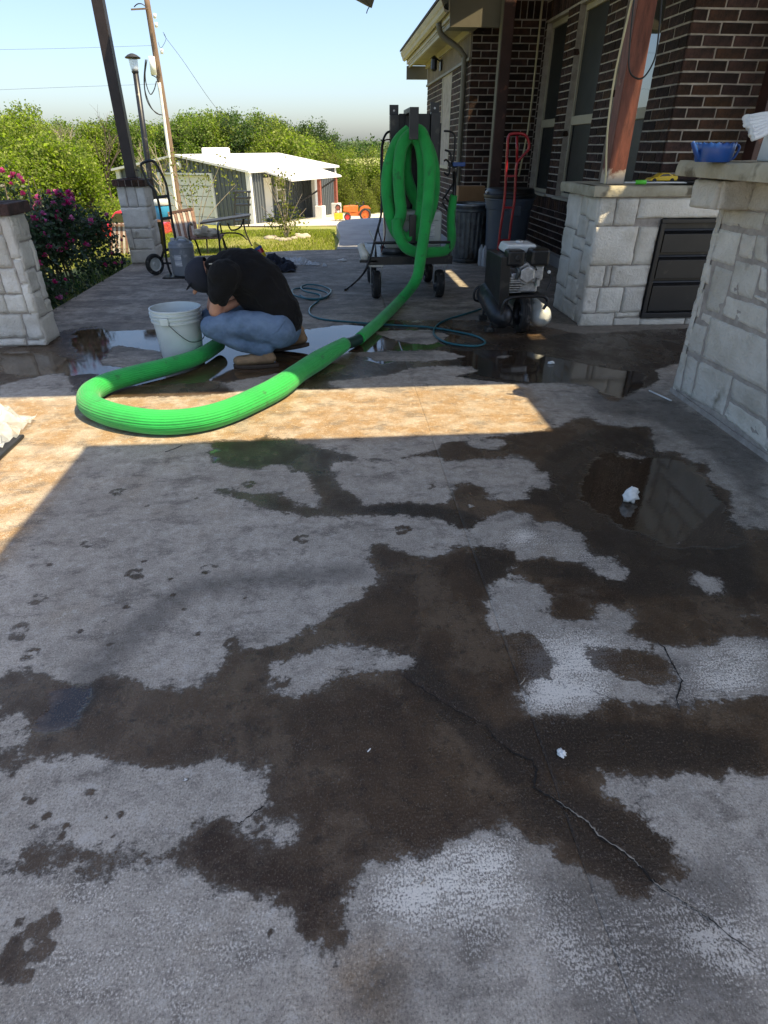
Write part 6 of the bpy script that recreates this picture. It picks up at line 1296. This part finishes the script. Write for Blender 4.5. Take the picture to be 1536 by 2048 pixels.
wheel(t, tp_(676, 415), .16, .06, axis=(0, 1, 0), hub='redwood')
# ------------------------------------------------------------------ utility pole, wires, lamp post, car, cooler
PX = (-8.1, 36.0)
t = thing('utility_pole', 'tall weathered wooden utility pole with a white conduit and transformer box', 'utility pole', (PX[0], 36, -2.4))
d_ = MB(); d_.tube([HY(366, 462, 36), HY(357, 408, 36), HY(326, 200, 36), HY(292, -10, 36)], [.18, .17, .15, .125], 12); d_.build('shaft', 'pole', t, smooth=True)
d_ = MB(); d_.tube([HY(361, 462, 35.75), HY(352, 408, 35.75), HY(334, 280, 35.75), HY(318, 165, 35.75)], .075, 8); d_.build('conduit', 'whitemetal', t, smooth=True)
d_ = MB(); d_.tube([HY(303, 113, 35.6), HY(308, 150, 35.6)], .14, 10); d_.build('meter_can', 'whitemetal', t, smooth=True)
d_ = MB(); d_.bar(HY(262, 19, 35.8), HY(296, 17, 35.8), .06); d_.build('crossarm', 'pole', t)
for pts in ([(268, 14), (275, 8), (284, 8), (292, 14)], [(291, 119), (291, 160), (300, 188), (308, 180), (313, 162)], [(294, 119), (290, 150), (290, 180), (300, 210), (312, 226), (325, 230)], [(291, 119), (288, 160), (292, 195), (303, 217), (320, 230)], [(303, 150), (311, 154), (316, 160), (318, 166)]):
    d_ = MB(); d_.tube([HY(u, v, 35.6) for u, v in pts], .022, 6); d_.build('service_wire', 'cable', t, smooth=True)
for u, v in ((309, 32), (323, 103), (312, 50)):
    d_ = MB(); d_.tube([HY(u, v - 5, 35.6), HY(u + 1, v + 5, 35.6)], .07, 8); d_.build('insulator', 'whitemetal', t, smooth=True)
for pts, lb in (([(-60, 182), (90, 176), (200, 172), (315, 168)], 'thin pale line sagging across the sky to the left of the pole'), ([(-60, 100), (120, 97), (305, 91)], 'faint upper line crossing the sky to the left of the pole'), ([(328, 66), (332, 76), (365, 120), (420, 200), (470, 262)], 'dark service line slanting down right from the pole'), ([(316, 84), (322, 96), (332, 78), (326, 64)], 'short wire looped between insulators on the pole')):
    d_ = MB(); d_.tube([HY(u, v, 35.5) for u, v in pts], .009 if 'faint' not in lb and 'thin' not in lb else .005, 5, sub=5); tag(d_.build('overhead_wire', 'cable', None), lb, 'wire')
t = thing('lamp_post', 'slim grey lamp post with a flared lantern standing behind the far stone pier', 'lamp post', (-2.7, 10.5, -.15))
d_ = MB(); d_.tube([V(-2.72, 10.5, -.15), HY(300, 355, 10.5), HY(270, 138, 10.5)], [.045, .042, .040], 10, smooth=False); d_.build('shaft', 'grey_metal', t, smooth=True)
q = HY(267, 125, 10.5)
d_ = MB(); d_.lathe([(.042, -.10), (.05, -.09), (.055, -.04), (.062, .04)], q, 12, caps=False); d_.build('lantern_glass', 'film', t)
d_ = MB(); d_.lathe([(.062, .04), (.10, .045), (.105, .055), (.06, .085), (.02, .10), (.001, .102)], q, 16, caps=False); d_.lathe([(.044, -.12), (.05, -.10)], q, 12); d_.build('lantern_cap', 'iron', t)
t = thing('red_car', 'red car parked on the lawn partly hidden behind the far stone pier', 'car', (-4.9, 14.5, -.35))
cq = lambda u, v: HY(u, v, 14.5)
zc = cq(235, 430); W_ = 1.6
prof = [(-2.6, 0), (-2.6, .38), (-2.3, .50), (-1.35, .56), (-.75, .92), (.3, .95), (.9, .62), (1.5, .50), (1.55, .15), (1.5, 0)]
ox = HY(262, 430, 14.5).x; oz = zc.z - .52
d_ = MB(); d_.prism([V(ox + x * .36, 14.3, oz + z * .66) for x, z in prof], (0, W_, 0)); d_.build('body', 'carred', t, bevel=.06, bseg=3)
d_ = MB(); d_.prism([V(ox + x * .36, 14.285, oz + z * .66) for x, z in ((-1.2, .58), (-.7, .86), (.25, .88), (.72, .62))], (0, .02, 0)); d_.build('side_window', 'glass', t)
for x in (-1.8, .85): wheel(t, (ox + x * .36, 14.30, oz + .02), .15, .14, axis=(0, 1, 0), hub='alu')
t = thing('drink_cooler', 'blue and white drink cooler seen through the black hand truck', 'cooler', tuple(HY(328, 440, 10.0)))
q = HY(328, 438, 10.0); d_ = MB(); d_.lathe([(.10, 0), (.105, .01), (.105, .17), (.10, .18)], (q.x, q.y, q.z), 20); d_.build('cooler_body', 'bluecool', t, smooth=True)
d_ = MB(); d_.lathe([(.108, .18), (.112, .19), (.112, .24), (.09, .26), (.001, .262)], (q.x, q.y, q.z), 20); d_.build('cooler_lid', 'white_pl', t, smooth=True)
d_ = MB(); d_.box((q.x - .22, 9.9, q.z - .03), (q.x + .16, 10.2, q.z)); 
for sx in (-.2, .14):
    for sy in (9.92, 10.18): d_.box((q.x + sx - .015, sy - .015, -.14), (q.x + sx + .015, sy + .015, q.z - .03))
st_ = thing('wooden_stand', 'small wooden stand under the drink cooler', 'stand', (q.x, 10.05, -.14)); d_.v = d_.v; 
d2 = MB(); d2.v = d_.v[:8]; d2.f = d_.f[:6]; d2.build('stand_top', 'wood', st_)
for k in range(4):
    d2 = MB(); d2.add(d_.v[8 + 8 * k:16 + 8 * k], [(0, 3, 2, 1), (4, 5, 6, 7), (0, 1, 5, 4), (1, 2, 6, 5), (2, 3, 7, 6), (3, 0, 4, 7)]); d2.build('leg', 'wood', st_)
# ------------------------------------------------------------------ benches on the lawn
t = thing('garden_bench', 'weathered slatted garden bench with iron arms on the lawn behind the black hand truck', 'bench', (-1.95, 9.6, -.13))
A = lambda u, v, y: HY(u, v, y)
for k in range(9):
    s_ = k / 8; bt = A(352 + 43 * s_, 480 - 5 * s_, 9.75); tp = A(338 + 45 * s_, 424 - 8 * s_, 9.95)
    d_ = MB(); d_.bar(bt, tp, .040, .014); d_.build('slat', 'wood' if k % 2 == 0 else 'whiteslat', t)
for (u0, v0, u1, v1) in ((338, 426, 385, 417), (351, 478, 398, 472)):
    d_ = MB(); d_.bar(A(u0, v0, 9.93 if v0 < 450 else 9.76), A(u1, v1, 9.93 if v0 < 450 else 9.76), .022, .03); d_.build('back_rail', 'wood', t)
for k in range(5):
    y = 9.30 + .085 * k; l = A(378, 492 - 2 * k, 9.3); r_ = A(438, 482 - 2 * k, 9.3)
    d_ = MB(); d_.bar(V(l.x, y, .20), V(r_.x + .02, y, .215), .05, .018, up=(0, 0, 1)); d_.build('slat', 'wood', t)
for x in (l.x + .02, r_.x):
    d_ = MB(); d_.tube([V(x, 9.28, -.13), V(x - .01, 9.30, .05), V(x, 9.28, .19), V(x, 9.27, .30), V(x, 9.33, .37), V(x - .02, 9.55, .38), V(x - .03, 9.72, .34)], .014, 7); d_.tube([V(x, 9.28, .18), V(x, 9.6, .17), V(x + .02, 9.80, -.13)], .014, 7); d_.build('iron_side', 'iron', t, smooth=True)['kind'] = 'stuff'
q = V(-1.80, 9.42, .235)
wad('cushion', 'rock', 'pale crumpled cushion lying on the slatted bench', (q.x, q.y, q.z + .03), .11, (1.5, .9, .55), 31, 'cushion')
t = thing('garden_table', 'low grey garden table with curved iron legs standing right of the bench', 'table', (-1.7, 10.4, -.13))
d_ = MB(); d_.add([HY(400, 449, 10.2), HY(500, 434, 10.2), HY(500, 430, 10.9), HY(408, 443, 10.9)], [(0, 1, 2, 3)]); o = d_.build('table_top', 'iron', t); sl = o.modifiers.new('s', 'SOLIDIFY'); sl.thickness = .025
for pts in ([(405, 450), (412, 470), (415, 500), (418, 510)], [(440, 446), (446, 480), (452, 505)], [(486, 438), (490, 460), (498, 480), (504, 492)], [(430, 470), (455, 466), (480, 468), (495, 480)], [(455, 446), (463, 460), (480, 455), (488, 438)]):
    d_ = MB(); d_.tube([HY(u, v, 10.3) for u, v in pts], .012, 6); d_.build('iron_leg', 'iron', t, smooth=True)
t = thing('garden_bench', 'second slatted bench back showing between the rose bush and the far pier', 'bench', (-3.2, 10.3, -.13))
for k in range(9):
    s_ = k / 8; d_ = MB(); d_.bar(HY(222 + 44 * s_, 512, 10.4), HY(226 + 34 * s_, 446, 10.5), .030, .012); d_.build('slat', 'wood' if k % 2 == 0 else 'whiteslat', t)
for v in (450, 508):
    d_ = MB(); d_.bar(HY(224, v, 10.46), HY(268, v, 10.46), .03, .02); d_.build('back_rail', 'wood', t)
for u in (224, 264):
    d_ = MB(); d_.bar(HY(u, 508, 10.46), V(HY(u, 508, 10.46).x, 10.46, -.13), .03); d_.build('leg', 'wood', t)
for u in (390, 402):
    pass
# ------------------------------------------------------------------ vegetation
def leaf_cloud(n, blobs, size, seed, upb=.3, stretch=1.6, droop=0., shell=.62):
    r = np.random.default_rng(seed); w = np.array([b[1] ** 2 * (b[2] if len(b) > 2 else 1) for b in blobs]); w /= w.sum(); idx = r.choice(len(blobs), n, p=w)
    C = np.array([b[0] for b in blobs])[idx]; Rr = np.array([b[1] for b in blobs])[idx]
    d = r.normal(size=(n, 3)); d /= np.linalg.norm(d, axis=1)[:, None]
    rad = (shell + (1 - shell) * r.random(n)) * (1 + .22 * np.sin(d[:, 0] * 7 + idx) * np.cos(d[:, 1] * 6 + idx * 2) + .16 * np.sin(d[:, 2] * 9 + idx * 3))
    p = C + d * (Rr * rad)[:, None] * np.array([1, 1, .85])
    # twig-scale clumping
    cl = r.normal(size=(max(4, n // 14), 3)) * size * 1.9; p += cl[r.integers(0, len(cl), n)] * .6
    a = d * .6 + r.normal(size=(n, 3)) * .7 + np.array([0, 0, upb]); a /= np.linalg.norm(a, axis=1)[:, None]
    t1 = np.cross(a, r.normal(size=(n, 3))); t1 /= np.linalg.norm(t1, axis=1)[:, None]; t2 = np.cross(a, t1)
    s = size * (.6 + .8 * r.random(n))[:, None]
    A_ = p - t1 * s * .5; B_ = p + t2 * s * (.5 / stretch) + a * s * .08; C_ = p + t1 * s * .5; D_ = p - t2 * s * (.5 / stretch) + a * s * .08
    vs = np.stack([A_, B_, C_, D_], 1).reshape(-1, 3)
    return vs
def quads_mesh(name, vs, m):
    n = len(vs) // 4; me = bpy.data.meshes.new(name); me.vertices.add(len(vs)); me.vertices.foreach_set('co', vs.astype(np.float32).ravel())
    me.loops.add(4 * n); me.loops.foreach_set('vertex_index', np.arange(4 * n, dtype=np.int32)); me.polygons.add(n); me.polygons.foreach_set('loop_start', np.arange(0, 4 * n, 4, dtype=np.int32))
    try: me.polygons.foreach_set('loop_total', np.full(n, 4, dtype=np.int32))
    except Exception: pass
    me.update(); me.materials.append(m); return me
def tree_mesh(seed, H_, Rw, n, size, m, kind='oak'):
    rnd = random.Random(seed); blobs = []; tr = MB()
    top = H_ * .95
    if kind == 'juniper':
        for k in range(9):
            z = H_ * (.08 + .86 * k / 8); blobs.append(((rnd.uniform(-.12, .12) * Rw, rnd.uniform(-.12, .12) * Rw, z), Rw * (1.0 - .72 * (k / 8) ** 1.3), 1.2))
        for k in range(8): a = rnd.uniform(0, 6.28); blobs.append(((math.cos(a) * Rw * .6, math.sin(a) * Rw * .6, H_ * rnd.uniform(.15, .6)), Rw * .42))
    else:
        for k in range(15):
            a = rnd.uniform(0, 6.28); rr = Rw * rnd.uniform(.1, .72); z = H_ * rnd.uniform(.28, .84)
            rr *= math.sqrt(max(.15, 1 - abs(z / H_ - .52) * 1.5)); blobs.append(((math.cos(a) * rr, math.sin(a) * rr, z), Rw * rnd.uniform(.24, .42)))
        for k in range(5): a = rnd.uniform(0, 6.28); blobs.append(((math.cos(a) * Rw * .35, math.sin(a) * Rw * .35, H_ * rnd.uniform(.84, .95)), Rw * rnd.uniform(.14, .2)))
        for k in range(6): a = rnd.uniform(0, 6.28); blobs.append(((math.cos(a) * Rw * .75, math.sin(a) * Rw * .75, H_ * rnd.uniform(.1, .3)), Rw * rnd.uniform(.22, .3)))
    vs = leaf_cloud(n, blobs, size, seed, shell=.45)
    tr.tube([V(0, 0, -.4), V(rnd.uniform(-.1, .1), 0, H_ * .25), V(rnd.uniform(-.2, .2), rnd.uniform(-.2, .2), H_ * .6)], [H_ * .035, H_ * .026, H_ * .01], 7, sub=3)
    for (c, r_, *_) in blobs[:12]:
        st = V(0, 0, min(c[2] * .55, H_ * .4)); mdl = (st + Vector(c)) / 2 + V(rnd.uniform(-.2, .2), rnd.uniform(-.2, .2), -.1)
        tr.tube([st, mdl, Vector(c) * 1.0], [H_ * .014, H_ * .009, H_ * .003], 5, sub=3, caps=False)
    return quads_mesh('crown', vs, M[m]), (lambda me: (me.materials.append(M['bark']), me)[1])(tr.mesh('trunk', True))
kinds = {'oak_a': tree_mesh(1, 6.2, 3.0, 9000, .17, 'leaf1'), 'oak_b': tree_mesh(2, 5.6, 2.7, 9000, .16, 'leaf2'), 'oak_c': tree_mesh(3, 7.0, 3.0, 10000, .17, 'leaf2'), 'dark': tree_mesh(4, 6.4, 2.8, 9000, .17, 'leaf3'), 'low': tree_mesh(5, 3.4, 2.4, 7500, .15, 'leaf2'), 'juniper': tree_mesh(6, 4.2, 1.7, 9000, .12, 'leaf4', 'juniper'), 'low_dark': tree_mesh(7, 3.2, 2.2, 7000, .15, 'leaf1')}
LBL = {'oak_a': 'mid green oak', 'oak_b': 'bright yellow green tree', 'oak_c': 'tall lime green tree', 'dark': 'dark green tree', 'low': 'low bushy lime tree', 'juniper': 'rounded juniper', 'low_dark': 'low dark green scrub tree'}
def tree(kind, x, y, s=1., label=None, sz=1.):
    cr, tk_ = kinds[kind]; nm = 'juniper_tree' if kind == 'juniper' else 'oak_tree'
    t = bpy.data.objects.new(nm, None); COL.objects.link(t); t.location = (x, y, tz(y) - .05); t.rotation_euler = (0, 0, random.uniform(0, 6.28)); t.scale = (s, s, s * sz)
    tag(t, label, 'tree', 'trees along the edge of the lawn')
    for nm2, me in (('crown', cr), ('trunk', tk_)):
        o = bpy.data.objects.new(nm2, me); COL.objects.link(o); o.parent = t
random.seed(5)
TREES = []   # (kind, u at mid, v of the top, y distance)
rows = [(28, [(-40, 232, 'oak_b'), (70, 270, 'low'), (150, 268, 'oak_b'), (10, 300, 'low'), (110, 330, 'low')]),
        (40, [(20, 215, 'oak_c'), (95, 262, 'oak_a'), (130, 275, 'dark'), (-60, 225, 'oak_a')]),
        (56, [(40, 196, 'oak_c'), (180, 232, 'oak_c'), (245, 228, 'oak_a'), (320, 242, 'oak_c'), (380, 222, 'oak_a'), (350, 240, 'dark'), (425, 212, 'oak_c'), (470, 222, 'dark'), (520, 228, 'oak_b'), (500, 250, 'oak_b'), (560, 240, 'oak_c'), (600, 258, 'oak_b'), (450, 240, 'oak_b'), (640, 272, 'oak_b'), (400, 250, 'oak_b'), (575, 262, 'low'), (300, 262, 'low_dark'), (-20, 215, 'oak_a'), (90, 240, 'oak_b'), (232, 262, 'dark'), (190, 240, 'oak_b'), (150, 245, 'oak_a')]),
        (74, [(110, 232, 'oak_a'), (210, 225, 'dark'), (300, 235, 'oak_a'), (360, 220, 'oak_c'), (445, 210, 'dark'), (540, 222, 'dark'), (625, 232, 'dark'), (590, 240, 'dark'), (655, 255, 'dark'), (490, 215, 'oak_a'), (270, 240, 'oak_a'), (400, 214, 'oak_a')]),
        (52, [(672, 298, 'juniper'), (700, 292, 'oak_b'), (735, 298, 'juniper'), (765, 290, 'oak_b'), (790, 300, 'juniper'), (650, 290, 'juniper'), (815, 290, 'low')]),
        (47, [(690, 345, 'juniper'), (722, 338, 'juniper'), (752, 350, 'juniper'), (780, 340, 'juniper'), (705, 375, 'juniper'), (740, 378, 'juniper')])]
posw = ['at the far left', 'left of the tall porch post', 'between the porch post and the utility pole', 'behind the garage gable', 'behind the garage roof', 'past the garage', 'behind the orange tractor', 'just left of the cart']
used = {}
for Y0, lst in rows:
    for u, vt, kd in lst:
        y = Y0 + random.uniform(-1.5, 1.5); tpz = HY(u, vt, y); h0 = {'oak_a': 6.2, 'oak_b': 5.6, 'oak_c': 7.0, 'dark': 6.4, 'low': 3.4, 'juniper': 4.2, 'low_dark': 3.2}[kd]
        h = tpz.z - tz(y); s = max(.35, h / h0 * .97)
        ws = 1.0
        po_ = posw[0 if u < 60 else 1 if u < 215 else 2 if u < 330 else 3 if u < 420 else 4 if u < 560 else 5 if u < 665 else 6 if u < 760 else 7]
        kd_ = kd; dist = {28: 'front row', 40: 'second row', 56: 'third row', 74: 'back row', 52: 'back row', 47: 'front row'}[Y0]
        lb = LBL[kd] + ' in ' + dist + ' ' + po_
        k = used.get(lb, 0); used[lb] = k + 1
        if k: lb = ['', 'second ', 'third ', 'fourth ', 'fifth ', 'sixth '][min(k, 5)] + lb
        tree(kd, tpz.x, y, s, lb)
# far treeline on the ridge (reads as one mass)
r_ = np.random.default_rng(3); fb = []
for k in range(420):
    x = r_.uniform(-60, 130); y = r_.uniform(250, 330); fb.append(((x, y, -1.5 + r_.uniform(0, 1.2) + (y - 250) * .012), r_.uniform(2.0, 3.6)))
fl_ = quads_mesh('far_treeline', leaf_cloud(26000, fb, 1.1, 9, shell=.8), M['leaf3']); o = bpy.data.objects.new('far_treeline', fl_); COL.objects.link(o); tag(o, 'distant band of dark green woodland on the horizon', 'woodland', None, 'stuff')
# bare grey snags above the trees
def snag(x, y, h, label, m='deadbark', seed=1, spread=.5, base=None):
    rnd = random.Random(seed); mb = MB(); zb = tz(y) if base is None else base
    def br(p, d, L, r, lev):
        e = p + d * L; m_ = (p + e) / 2 + V(rnd.uniform(-1, 1), rnd.uniform(-1, 1), 0) * L * .08
        mb.tube([p, m_, e], [r, r * .75, r * .45], 5, sub=2, caps=False)
        if lev:
            for k in range(3 if lev > 1 else 4):
                nd = (d + V(rnd.uniform(-1, 1), rnd.uniform(-1, 1), rnd.uniform(-.2, .7)) * spread * 1.3).normalized(); br(p.lerp(e, rnd.uniform(.5, 1)), nd, L * rnd.uniform(.5, .75), r * .5, lev - 1)
    br(V(x, y, zb), V(0, 0, 1), h * .45, h * .02, 4)
    return tag(mb.build('bare_tree', m, None, smooth=True), label, 'tree')
q = HY(120, 222, 45); snag(q.x, 45, q.z - tz(45), 'bare grey twiggy tree top showing against the sky at the left', seed=3)
q = HY(305, 262, 34); snag(q.x, 34, q.z - tz(34), 'pale bare forked tree between the lamp post and utility pole', seed=8)
q = HY(182, 212, 42); snag(q.x, 42, q.z - tz(42), 'thin dark bare twigs sticking above the trees left of the porch post', 'bark', seed=12)
# small saplings on the lawn
def shrub(name, x, y, zb, blobs, n, size, m, label, stems, cat='shrub', stemm='deadbark'):
    t = thing(name, label, cat, (x, y, zb)); 
    me = quads_mesh('leaves', leaf_cloud(n, [((x + c[0], y + c[1], zb + c[2]), r) for c, r in blobs], size, n, shell=.1), M[m]); o = bpy.data.objects.new('leaves', me); COL.objects.link(o); put(o, t); o['kind'] = 'stuff'
    for st in stems:
        d_ = MB(); d_.tube([V(x + a, y + b_, zb + c) for a, b_, c in st], [.014] + [.008] * (len(st) - 2) + [.003], 5, sub=4, caps=False); d_.build('stem', stemm, t, smooth=True)
    return t
rs = random.Random(4)
q = HY(400, 500, 13.0)
stems = [[(0, 0, 0), (dx * .4, 0, h * .5), (dx, dy, h)] for dx, dy, h in [(-.75, 0, 1.25), (-.4, .1, 1.5), (.0, 0, 1.4), (.35, .1, 1.1), (.65, 0, 1.3), (.85, .1, .9), (-.6, 0, .8)]]
shrub('young_tree', q.x, 13.0, -.2, [((-.6, 0, 1.15), .3), ((-.3, .1, 1.35), .3), ((0, 0, 1.2), .35), ((.3, 0, 1.0), .3), ((.65, 0, 1.2), .22), ((.8, 0, .9), .22), ((-.65, 0, .8), .25), ((0, .1, .8), .4)], 620, .05, 'leaf4', 'sparse young leafy tree on the lawn in front of the white garage door', stems, 'tree')
q = HY(573, 474, 12.4)
stems = [[(0, 0, 0), (dx * .3, 0, h * .45), (dx, dy, h)] for dx, dy, h in [(-.28, 0, .95), (-.18, .1, .7), (.0, 0, 1.35), (.05, .1, 1.1), (.22, 0, 1.25), (.35, 0, .75), (-.42, 0, .55), (.40, .1, .5), (-.08, 0, 1.2), (.14, 0, .9), (-.3, .1, 1.2)]]
shrub('rose_shrub', q.x, 12.4, -.17, [((0, 0, .28), .30), ((-.2, 0, .3), .22), ((.22, 0, .32), .22), ((.05, 0, .6), .2), ((0, 0, 1.0), .25)], 620, .05, 'leaf4', 'half bare shrub ringed with pale rocks on the lawn', stems, 'shrub')
for k, (u, v) in enumerate(((548, 478), (556, 482), (566, 484), (577, 483), (588, 480), (596, 474), (601, 478), (540, 481), (610, 476))):
    q = TG(u, v); b = MB(); r_k = rs.uniform(.05, .10); b.ball((q.x, q.y, q.z + .02), r_k, 10, 7, (1.3, 1, .7), jit=.25); tag(b.build('edging_rock', 'rock', None, smooth=True), ['leftmost but one', 'third', 'fourth', 'middle', 'largest right hand', 'upper right', 'upper right inner', 'leftmost', 'rightmost'][k] + ' pale rock in the ring round the half bare shrub', 'rock', 'rocks ringing the shrub')
# lawn grass: tufts of blades near the slab, thinning with distance
gr = np.random.default_rng(12); n = 52000
gx_ = gr.uniform(-4.2, .1, n); gy_ = 9.0 + 9 * gr.random(n) ** 1.3
keep = ~((gx_ > -2.7) & (gy_ < 9.75 - np.clip(-gx_ - .5, 0, 2) * .36)) & ~((gx_ > .02))
gx_, gy_ = gx_[keep], gy_[keep]; n = len(gx_); gz = np.interp(gy_, [a for a, b in TZ], [b for a, b in TZ])
sc_ = np.clip((gy_ - 6) / 5, .6, 2.2); hh = (.018 + .03 * gr.random(n)) * sc_; ww2 = (.003 + .004 * gr.random(n)) * sc_; an = gr.uniform(0, 6.28, n); ln = gr.normal(size=(n, 2)) * hh[:, None] * .5
dx, dy = np.cos(an) * ww2, np.sin(an) * ww2
vs = np.stack([np.stack([gx_ - dx, gy_ - dy, gz], -1), np.stack([gx_ + dx, gy_ + dy, gz], -1), np.stack([gx_ + ln[:, 0] + dx * .2, gy_ + ln[:, 1], gz + hh], -1), np.stack([gx_ + ln[:, 0] - dx * .2, gy_ + ln[:, 1], gz + hh], -1)], 1).reshape(-1, 3)
o = bpy.data.objects.new('grass', quads_mesh('grass', vs, M['grass'])); COL.objects.link(o); tag(o, 'short sunlit grass growing on the lawn beyond the patio', 'grass', None, 'stuff')
# rose bush between the piers
t = thing('rose_bush', 'tall rose bush with deep pink flowers growing between the two stone piers', 'rose bush', (-3.1, 6.6, -.1))
blobs = []
rs = random.Random(9)
for k in range(74):
    y = rs.uniform(5.25, 8.75); x = -2.88 - rs.uniform(0, .5); zt_ = .96 - max(0, y - 7.4) * .26; z = zt_ * rs.uniform(.35, .93)
    blobs.append(((x, y, z), rs.uniform(.12, .22)))
lo = []
for k in range(46):
    y = rs.uniform(5.3, 8.8); x = -2.74 - rs.uniform(0, .4); lo.append(((x, y, rs.uniform(-.05, .45)), rs.uniform(.12, .2), .6))
me = quads_mesh('leaves', leaf_cloud(19000, blobs + lo, .044, 77, shell=.15), M['rose']); o = bpy.data.objects.new('leaves', me); COL.objects.link(o); put(o, t); o['kind'] = 'stuff'
for k in range(34):
    y0 = rs.uniform(5.5, 8.1); x0 = -3.05 - rs.uniform(0, .25); y1 = y0 + rs.uniform(-.6, .6); x1 = x0 + rs.uniform(-.25, .3); h = rs.uniform(.6, 1.05)
    d_ = MB(); d_.tube([V(x0, y0, -.12), V(x0 * .6 + x1 * .4, (y0 + y1) / 2, h * .55), V(x1, y1, h)], [.010, .007, .003], 5, sub=4, caps=False); d_.build('stem', 'bark', t, smooth=True)
def flower_mesh(seed, m):
    rr = random.Random(seed); b = MB()
    for k in range(16):
        a = rr.uniform(0, 6.28); el = rr.uniform(.1, 1.4); L = rr.uniform(.016, .030)
        d = V(math.cos(a) * math.cos(el), math.sin(a) * math.cos(el), math.sin(el)); s = d.cross(V(0, 0, 1)).normalized() * L * .45; up_ = s.cross(d).normalized() * .004
        b.add([V(0, 0, 0), d * L * .6 + s + up_, d * L, d * L * .6 - s + up_], [(0, 1, 2, 3)])
    me = b.mesh('flower'); me.materials.append(M[m]); return me
FM = [flower_mesh(k, 'petal' if k % 3 else 'petal2') for k in range(6)]
for k in range(210):
    if k < 140:
        bl_ = rs.choice([b_ for b_ in blobs if b_[0][2] > .55]); c = V(*bl_[0]); d = V(rs.uniform(-.4, 1), rs.uniform(-1, .3), rs.uniform(.1, 1)).normalized(); p_ = c + d * bl_[1] * rs.uniform(.8, 1.15)
    else:
        bl_ = rs.choice(blobs + lo); c = V(*bl_[0]); d = V(rs.uniform(.2, 1), rs.uniform(-1, .3), rs.uniform(-.2, .6)).normalized(); p_ = c + d * bl_[1]
    s = rs.uniform(1.2, 2.2)
    inst('flower', FM[k % 6], p_, t, (rs.uniform(-.6, .9), rs.uniform(-.6, .6), rs.uniform(0, 6)), (s, s, s))
# weedy edge plants at the foot of the bush
gr = np.random.default_rng(5); n = 700; gx_ = gr.uniform(-3.3, -2.67, n); gy_ = gr.uniform(5.1, 8.7, n); hh = .05 + .12 * gr.random(n); an = gr.uniform(0, 6.28, n); dx, dy = np.cos(an) * .006, np.sin(an) * .006; ln = gr.normal(size=(n, 2)) * .05
z0 = np.full(n, -.12)
vs = np.stack([np.stack([gx_ - dx, gy_ - dy, z0], -1), np.stack([gx_ + dx, gy_ + dy, z0], -1), np.stack([gx_ + ln[:, 0] + dx * .2, gy_ + ln[:, 1], z0 + hh], -1), np.stack([gx_ + ln[:, 0] - dx * .2, gy_ + ln[:, 1], z0 + hh], -1)], 1).reshape(-1, 3)
o = bpy.data.objects.new('bed_grass', quads_mesh('bed_grass', vs, M['leaf3'])); COL.objects.link(o); tag(o, 'dark blades of grass along the slab edge below the rose bush', 'grass', None, 'stuff')
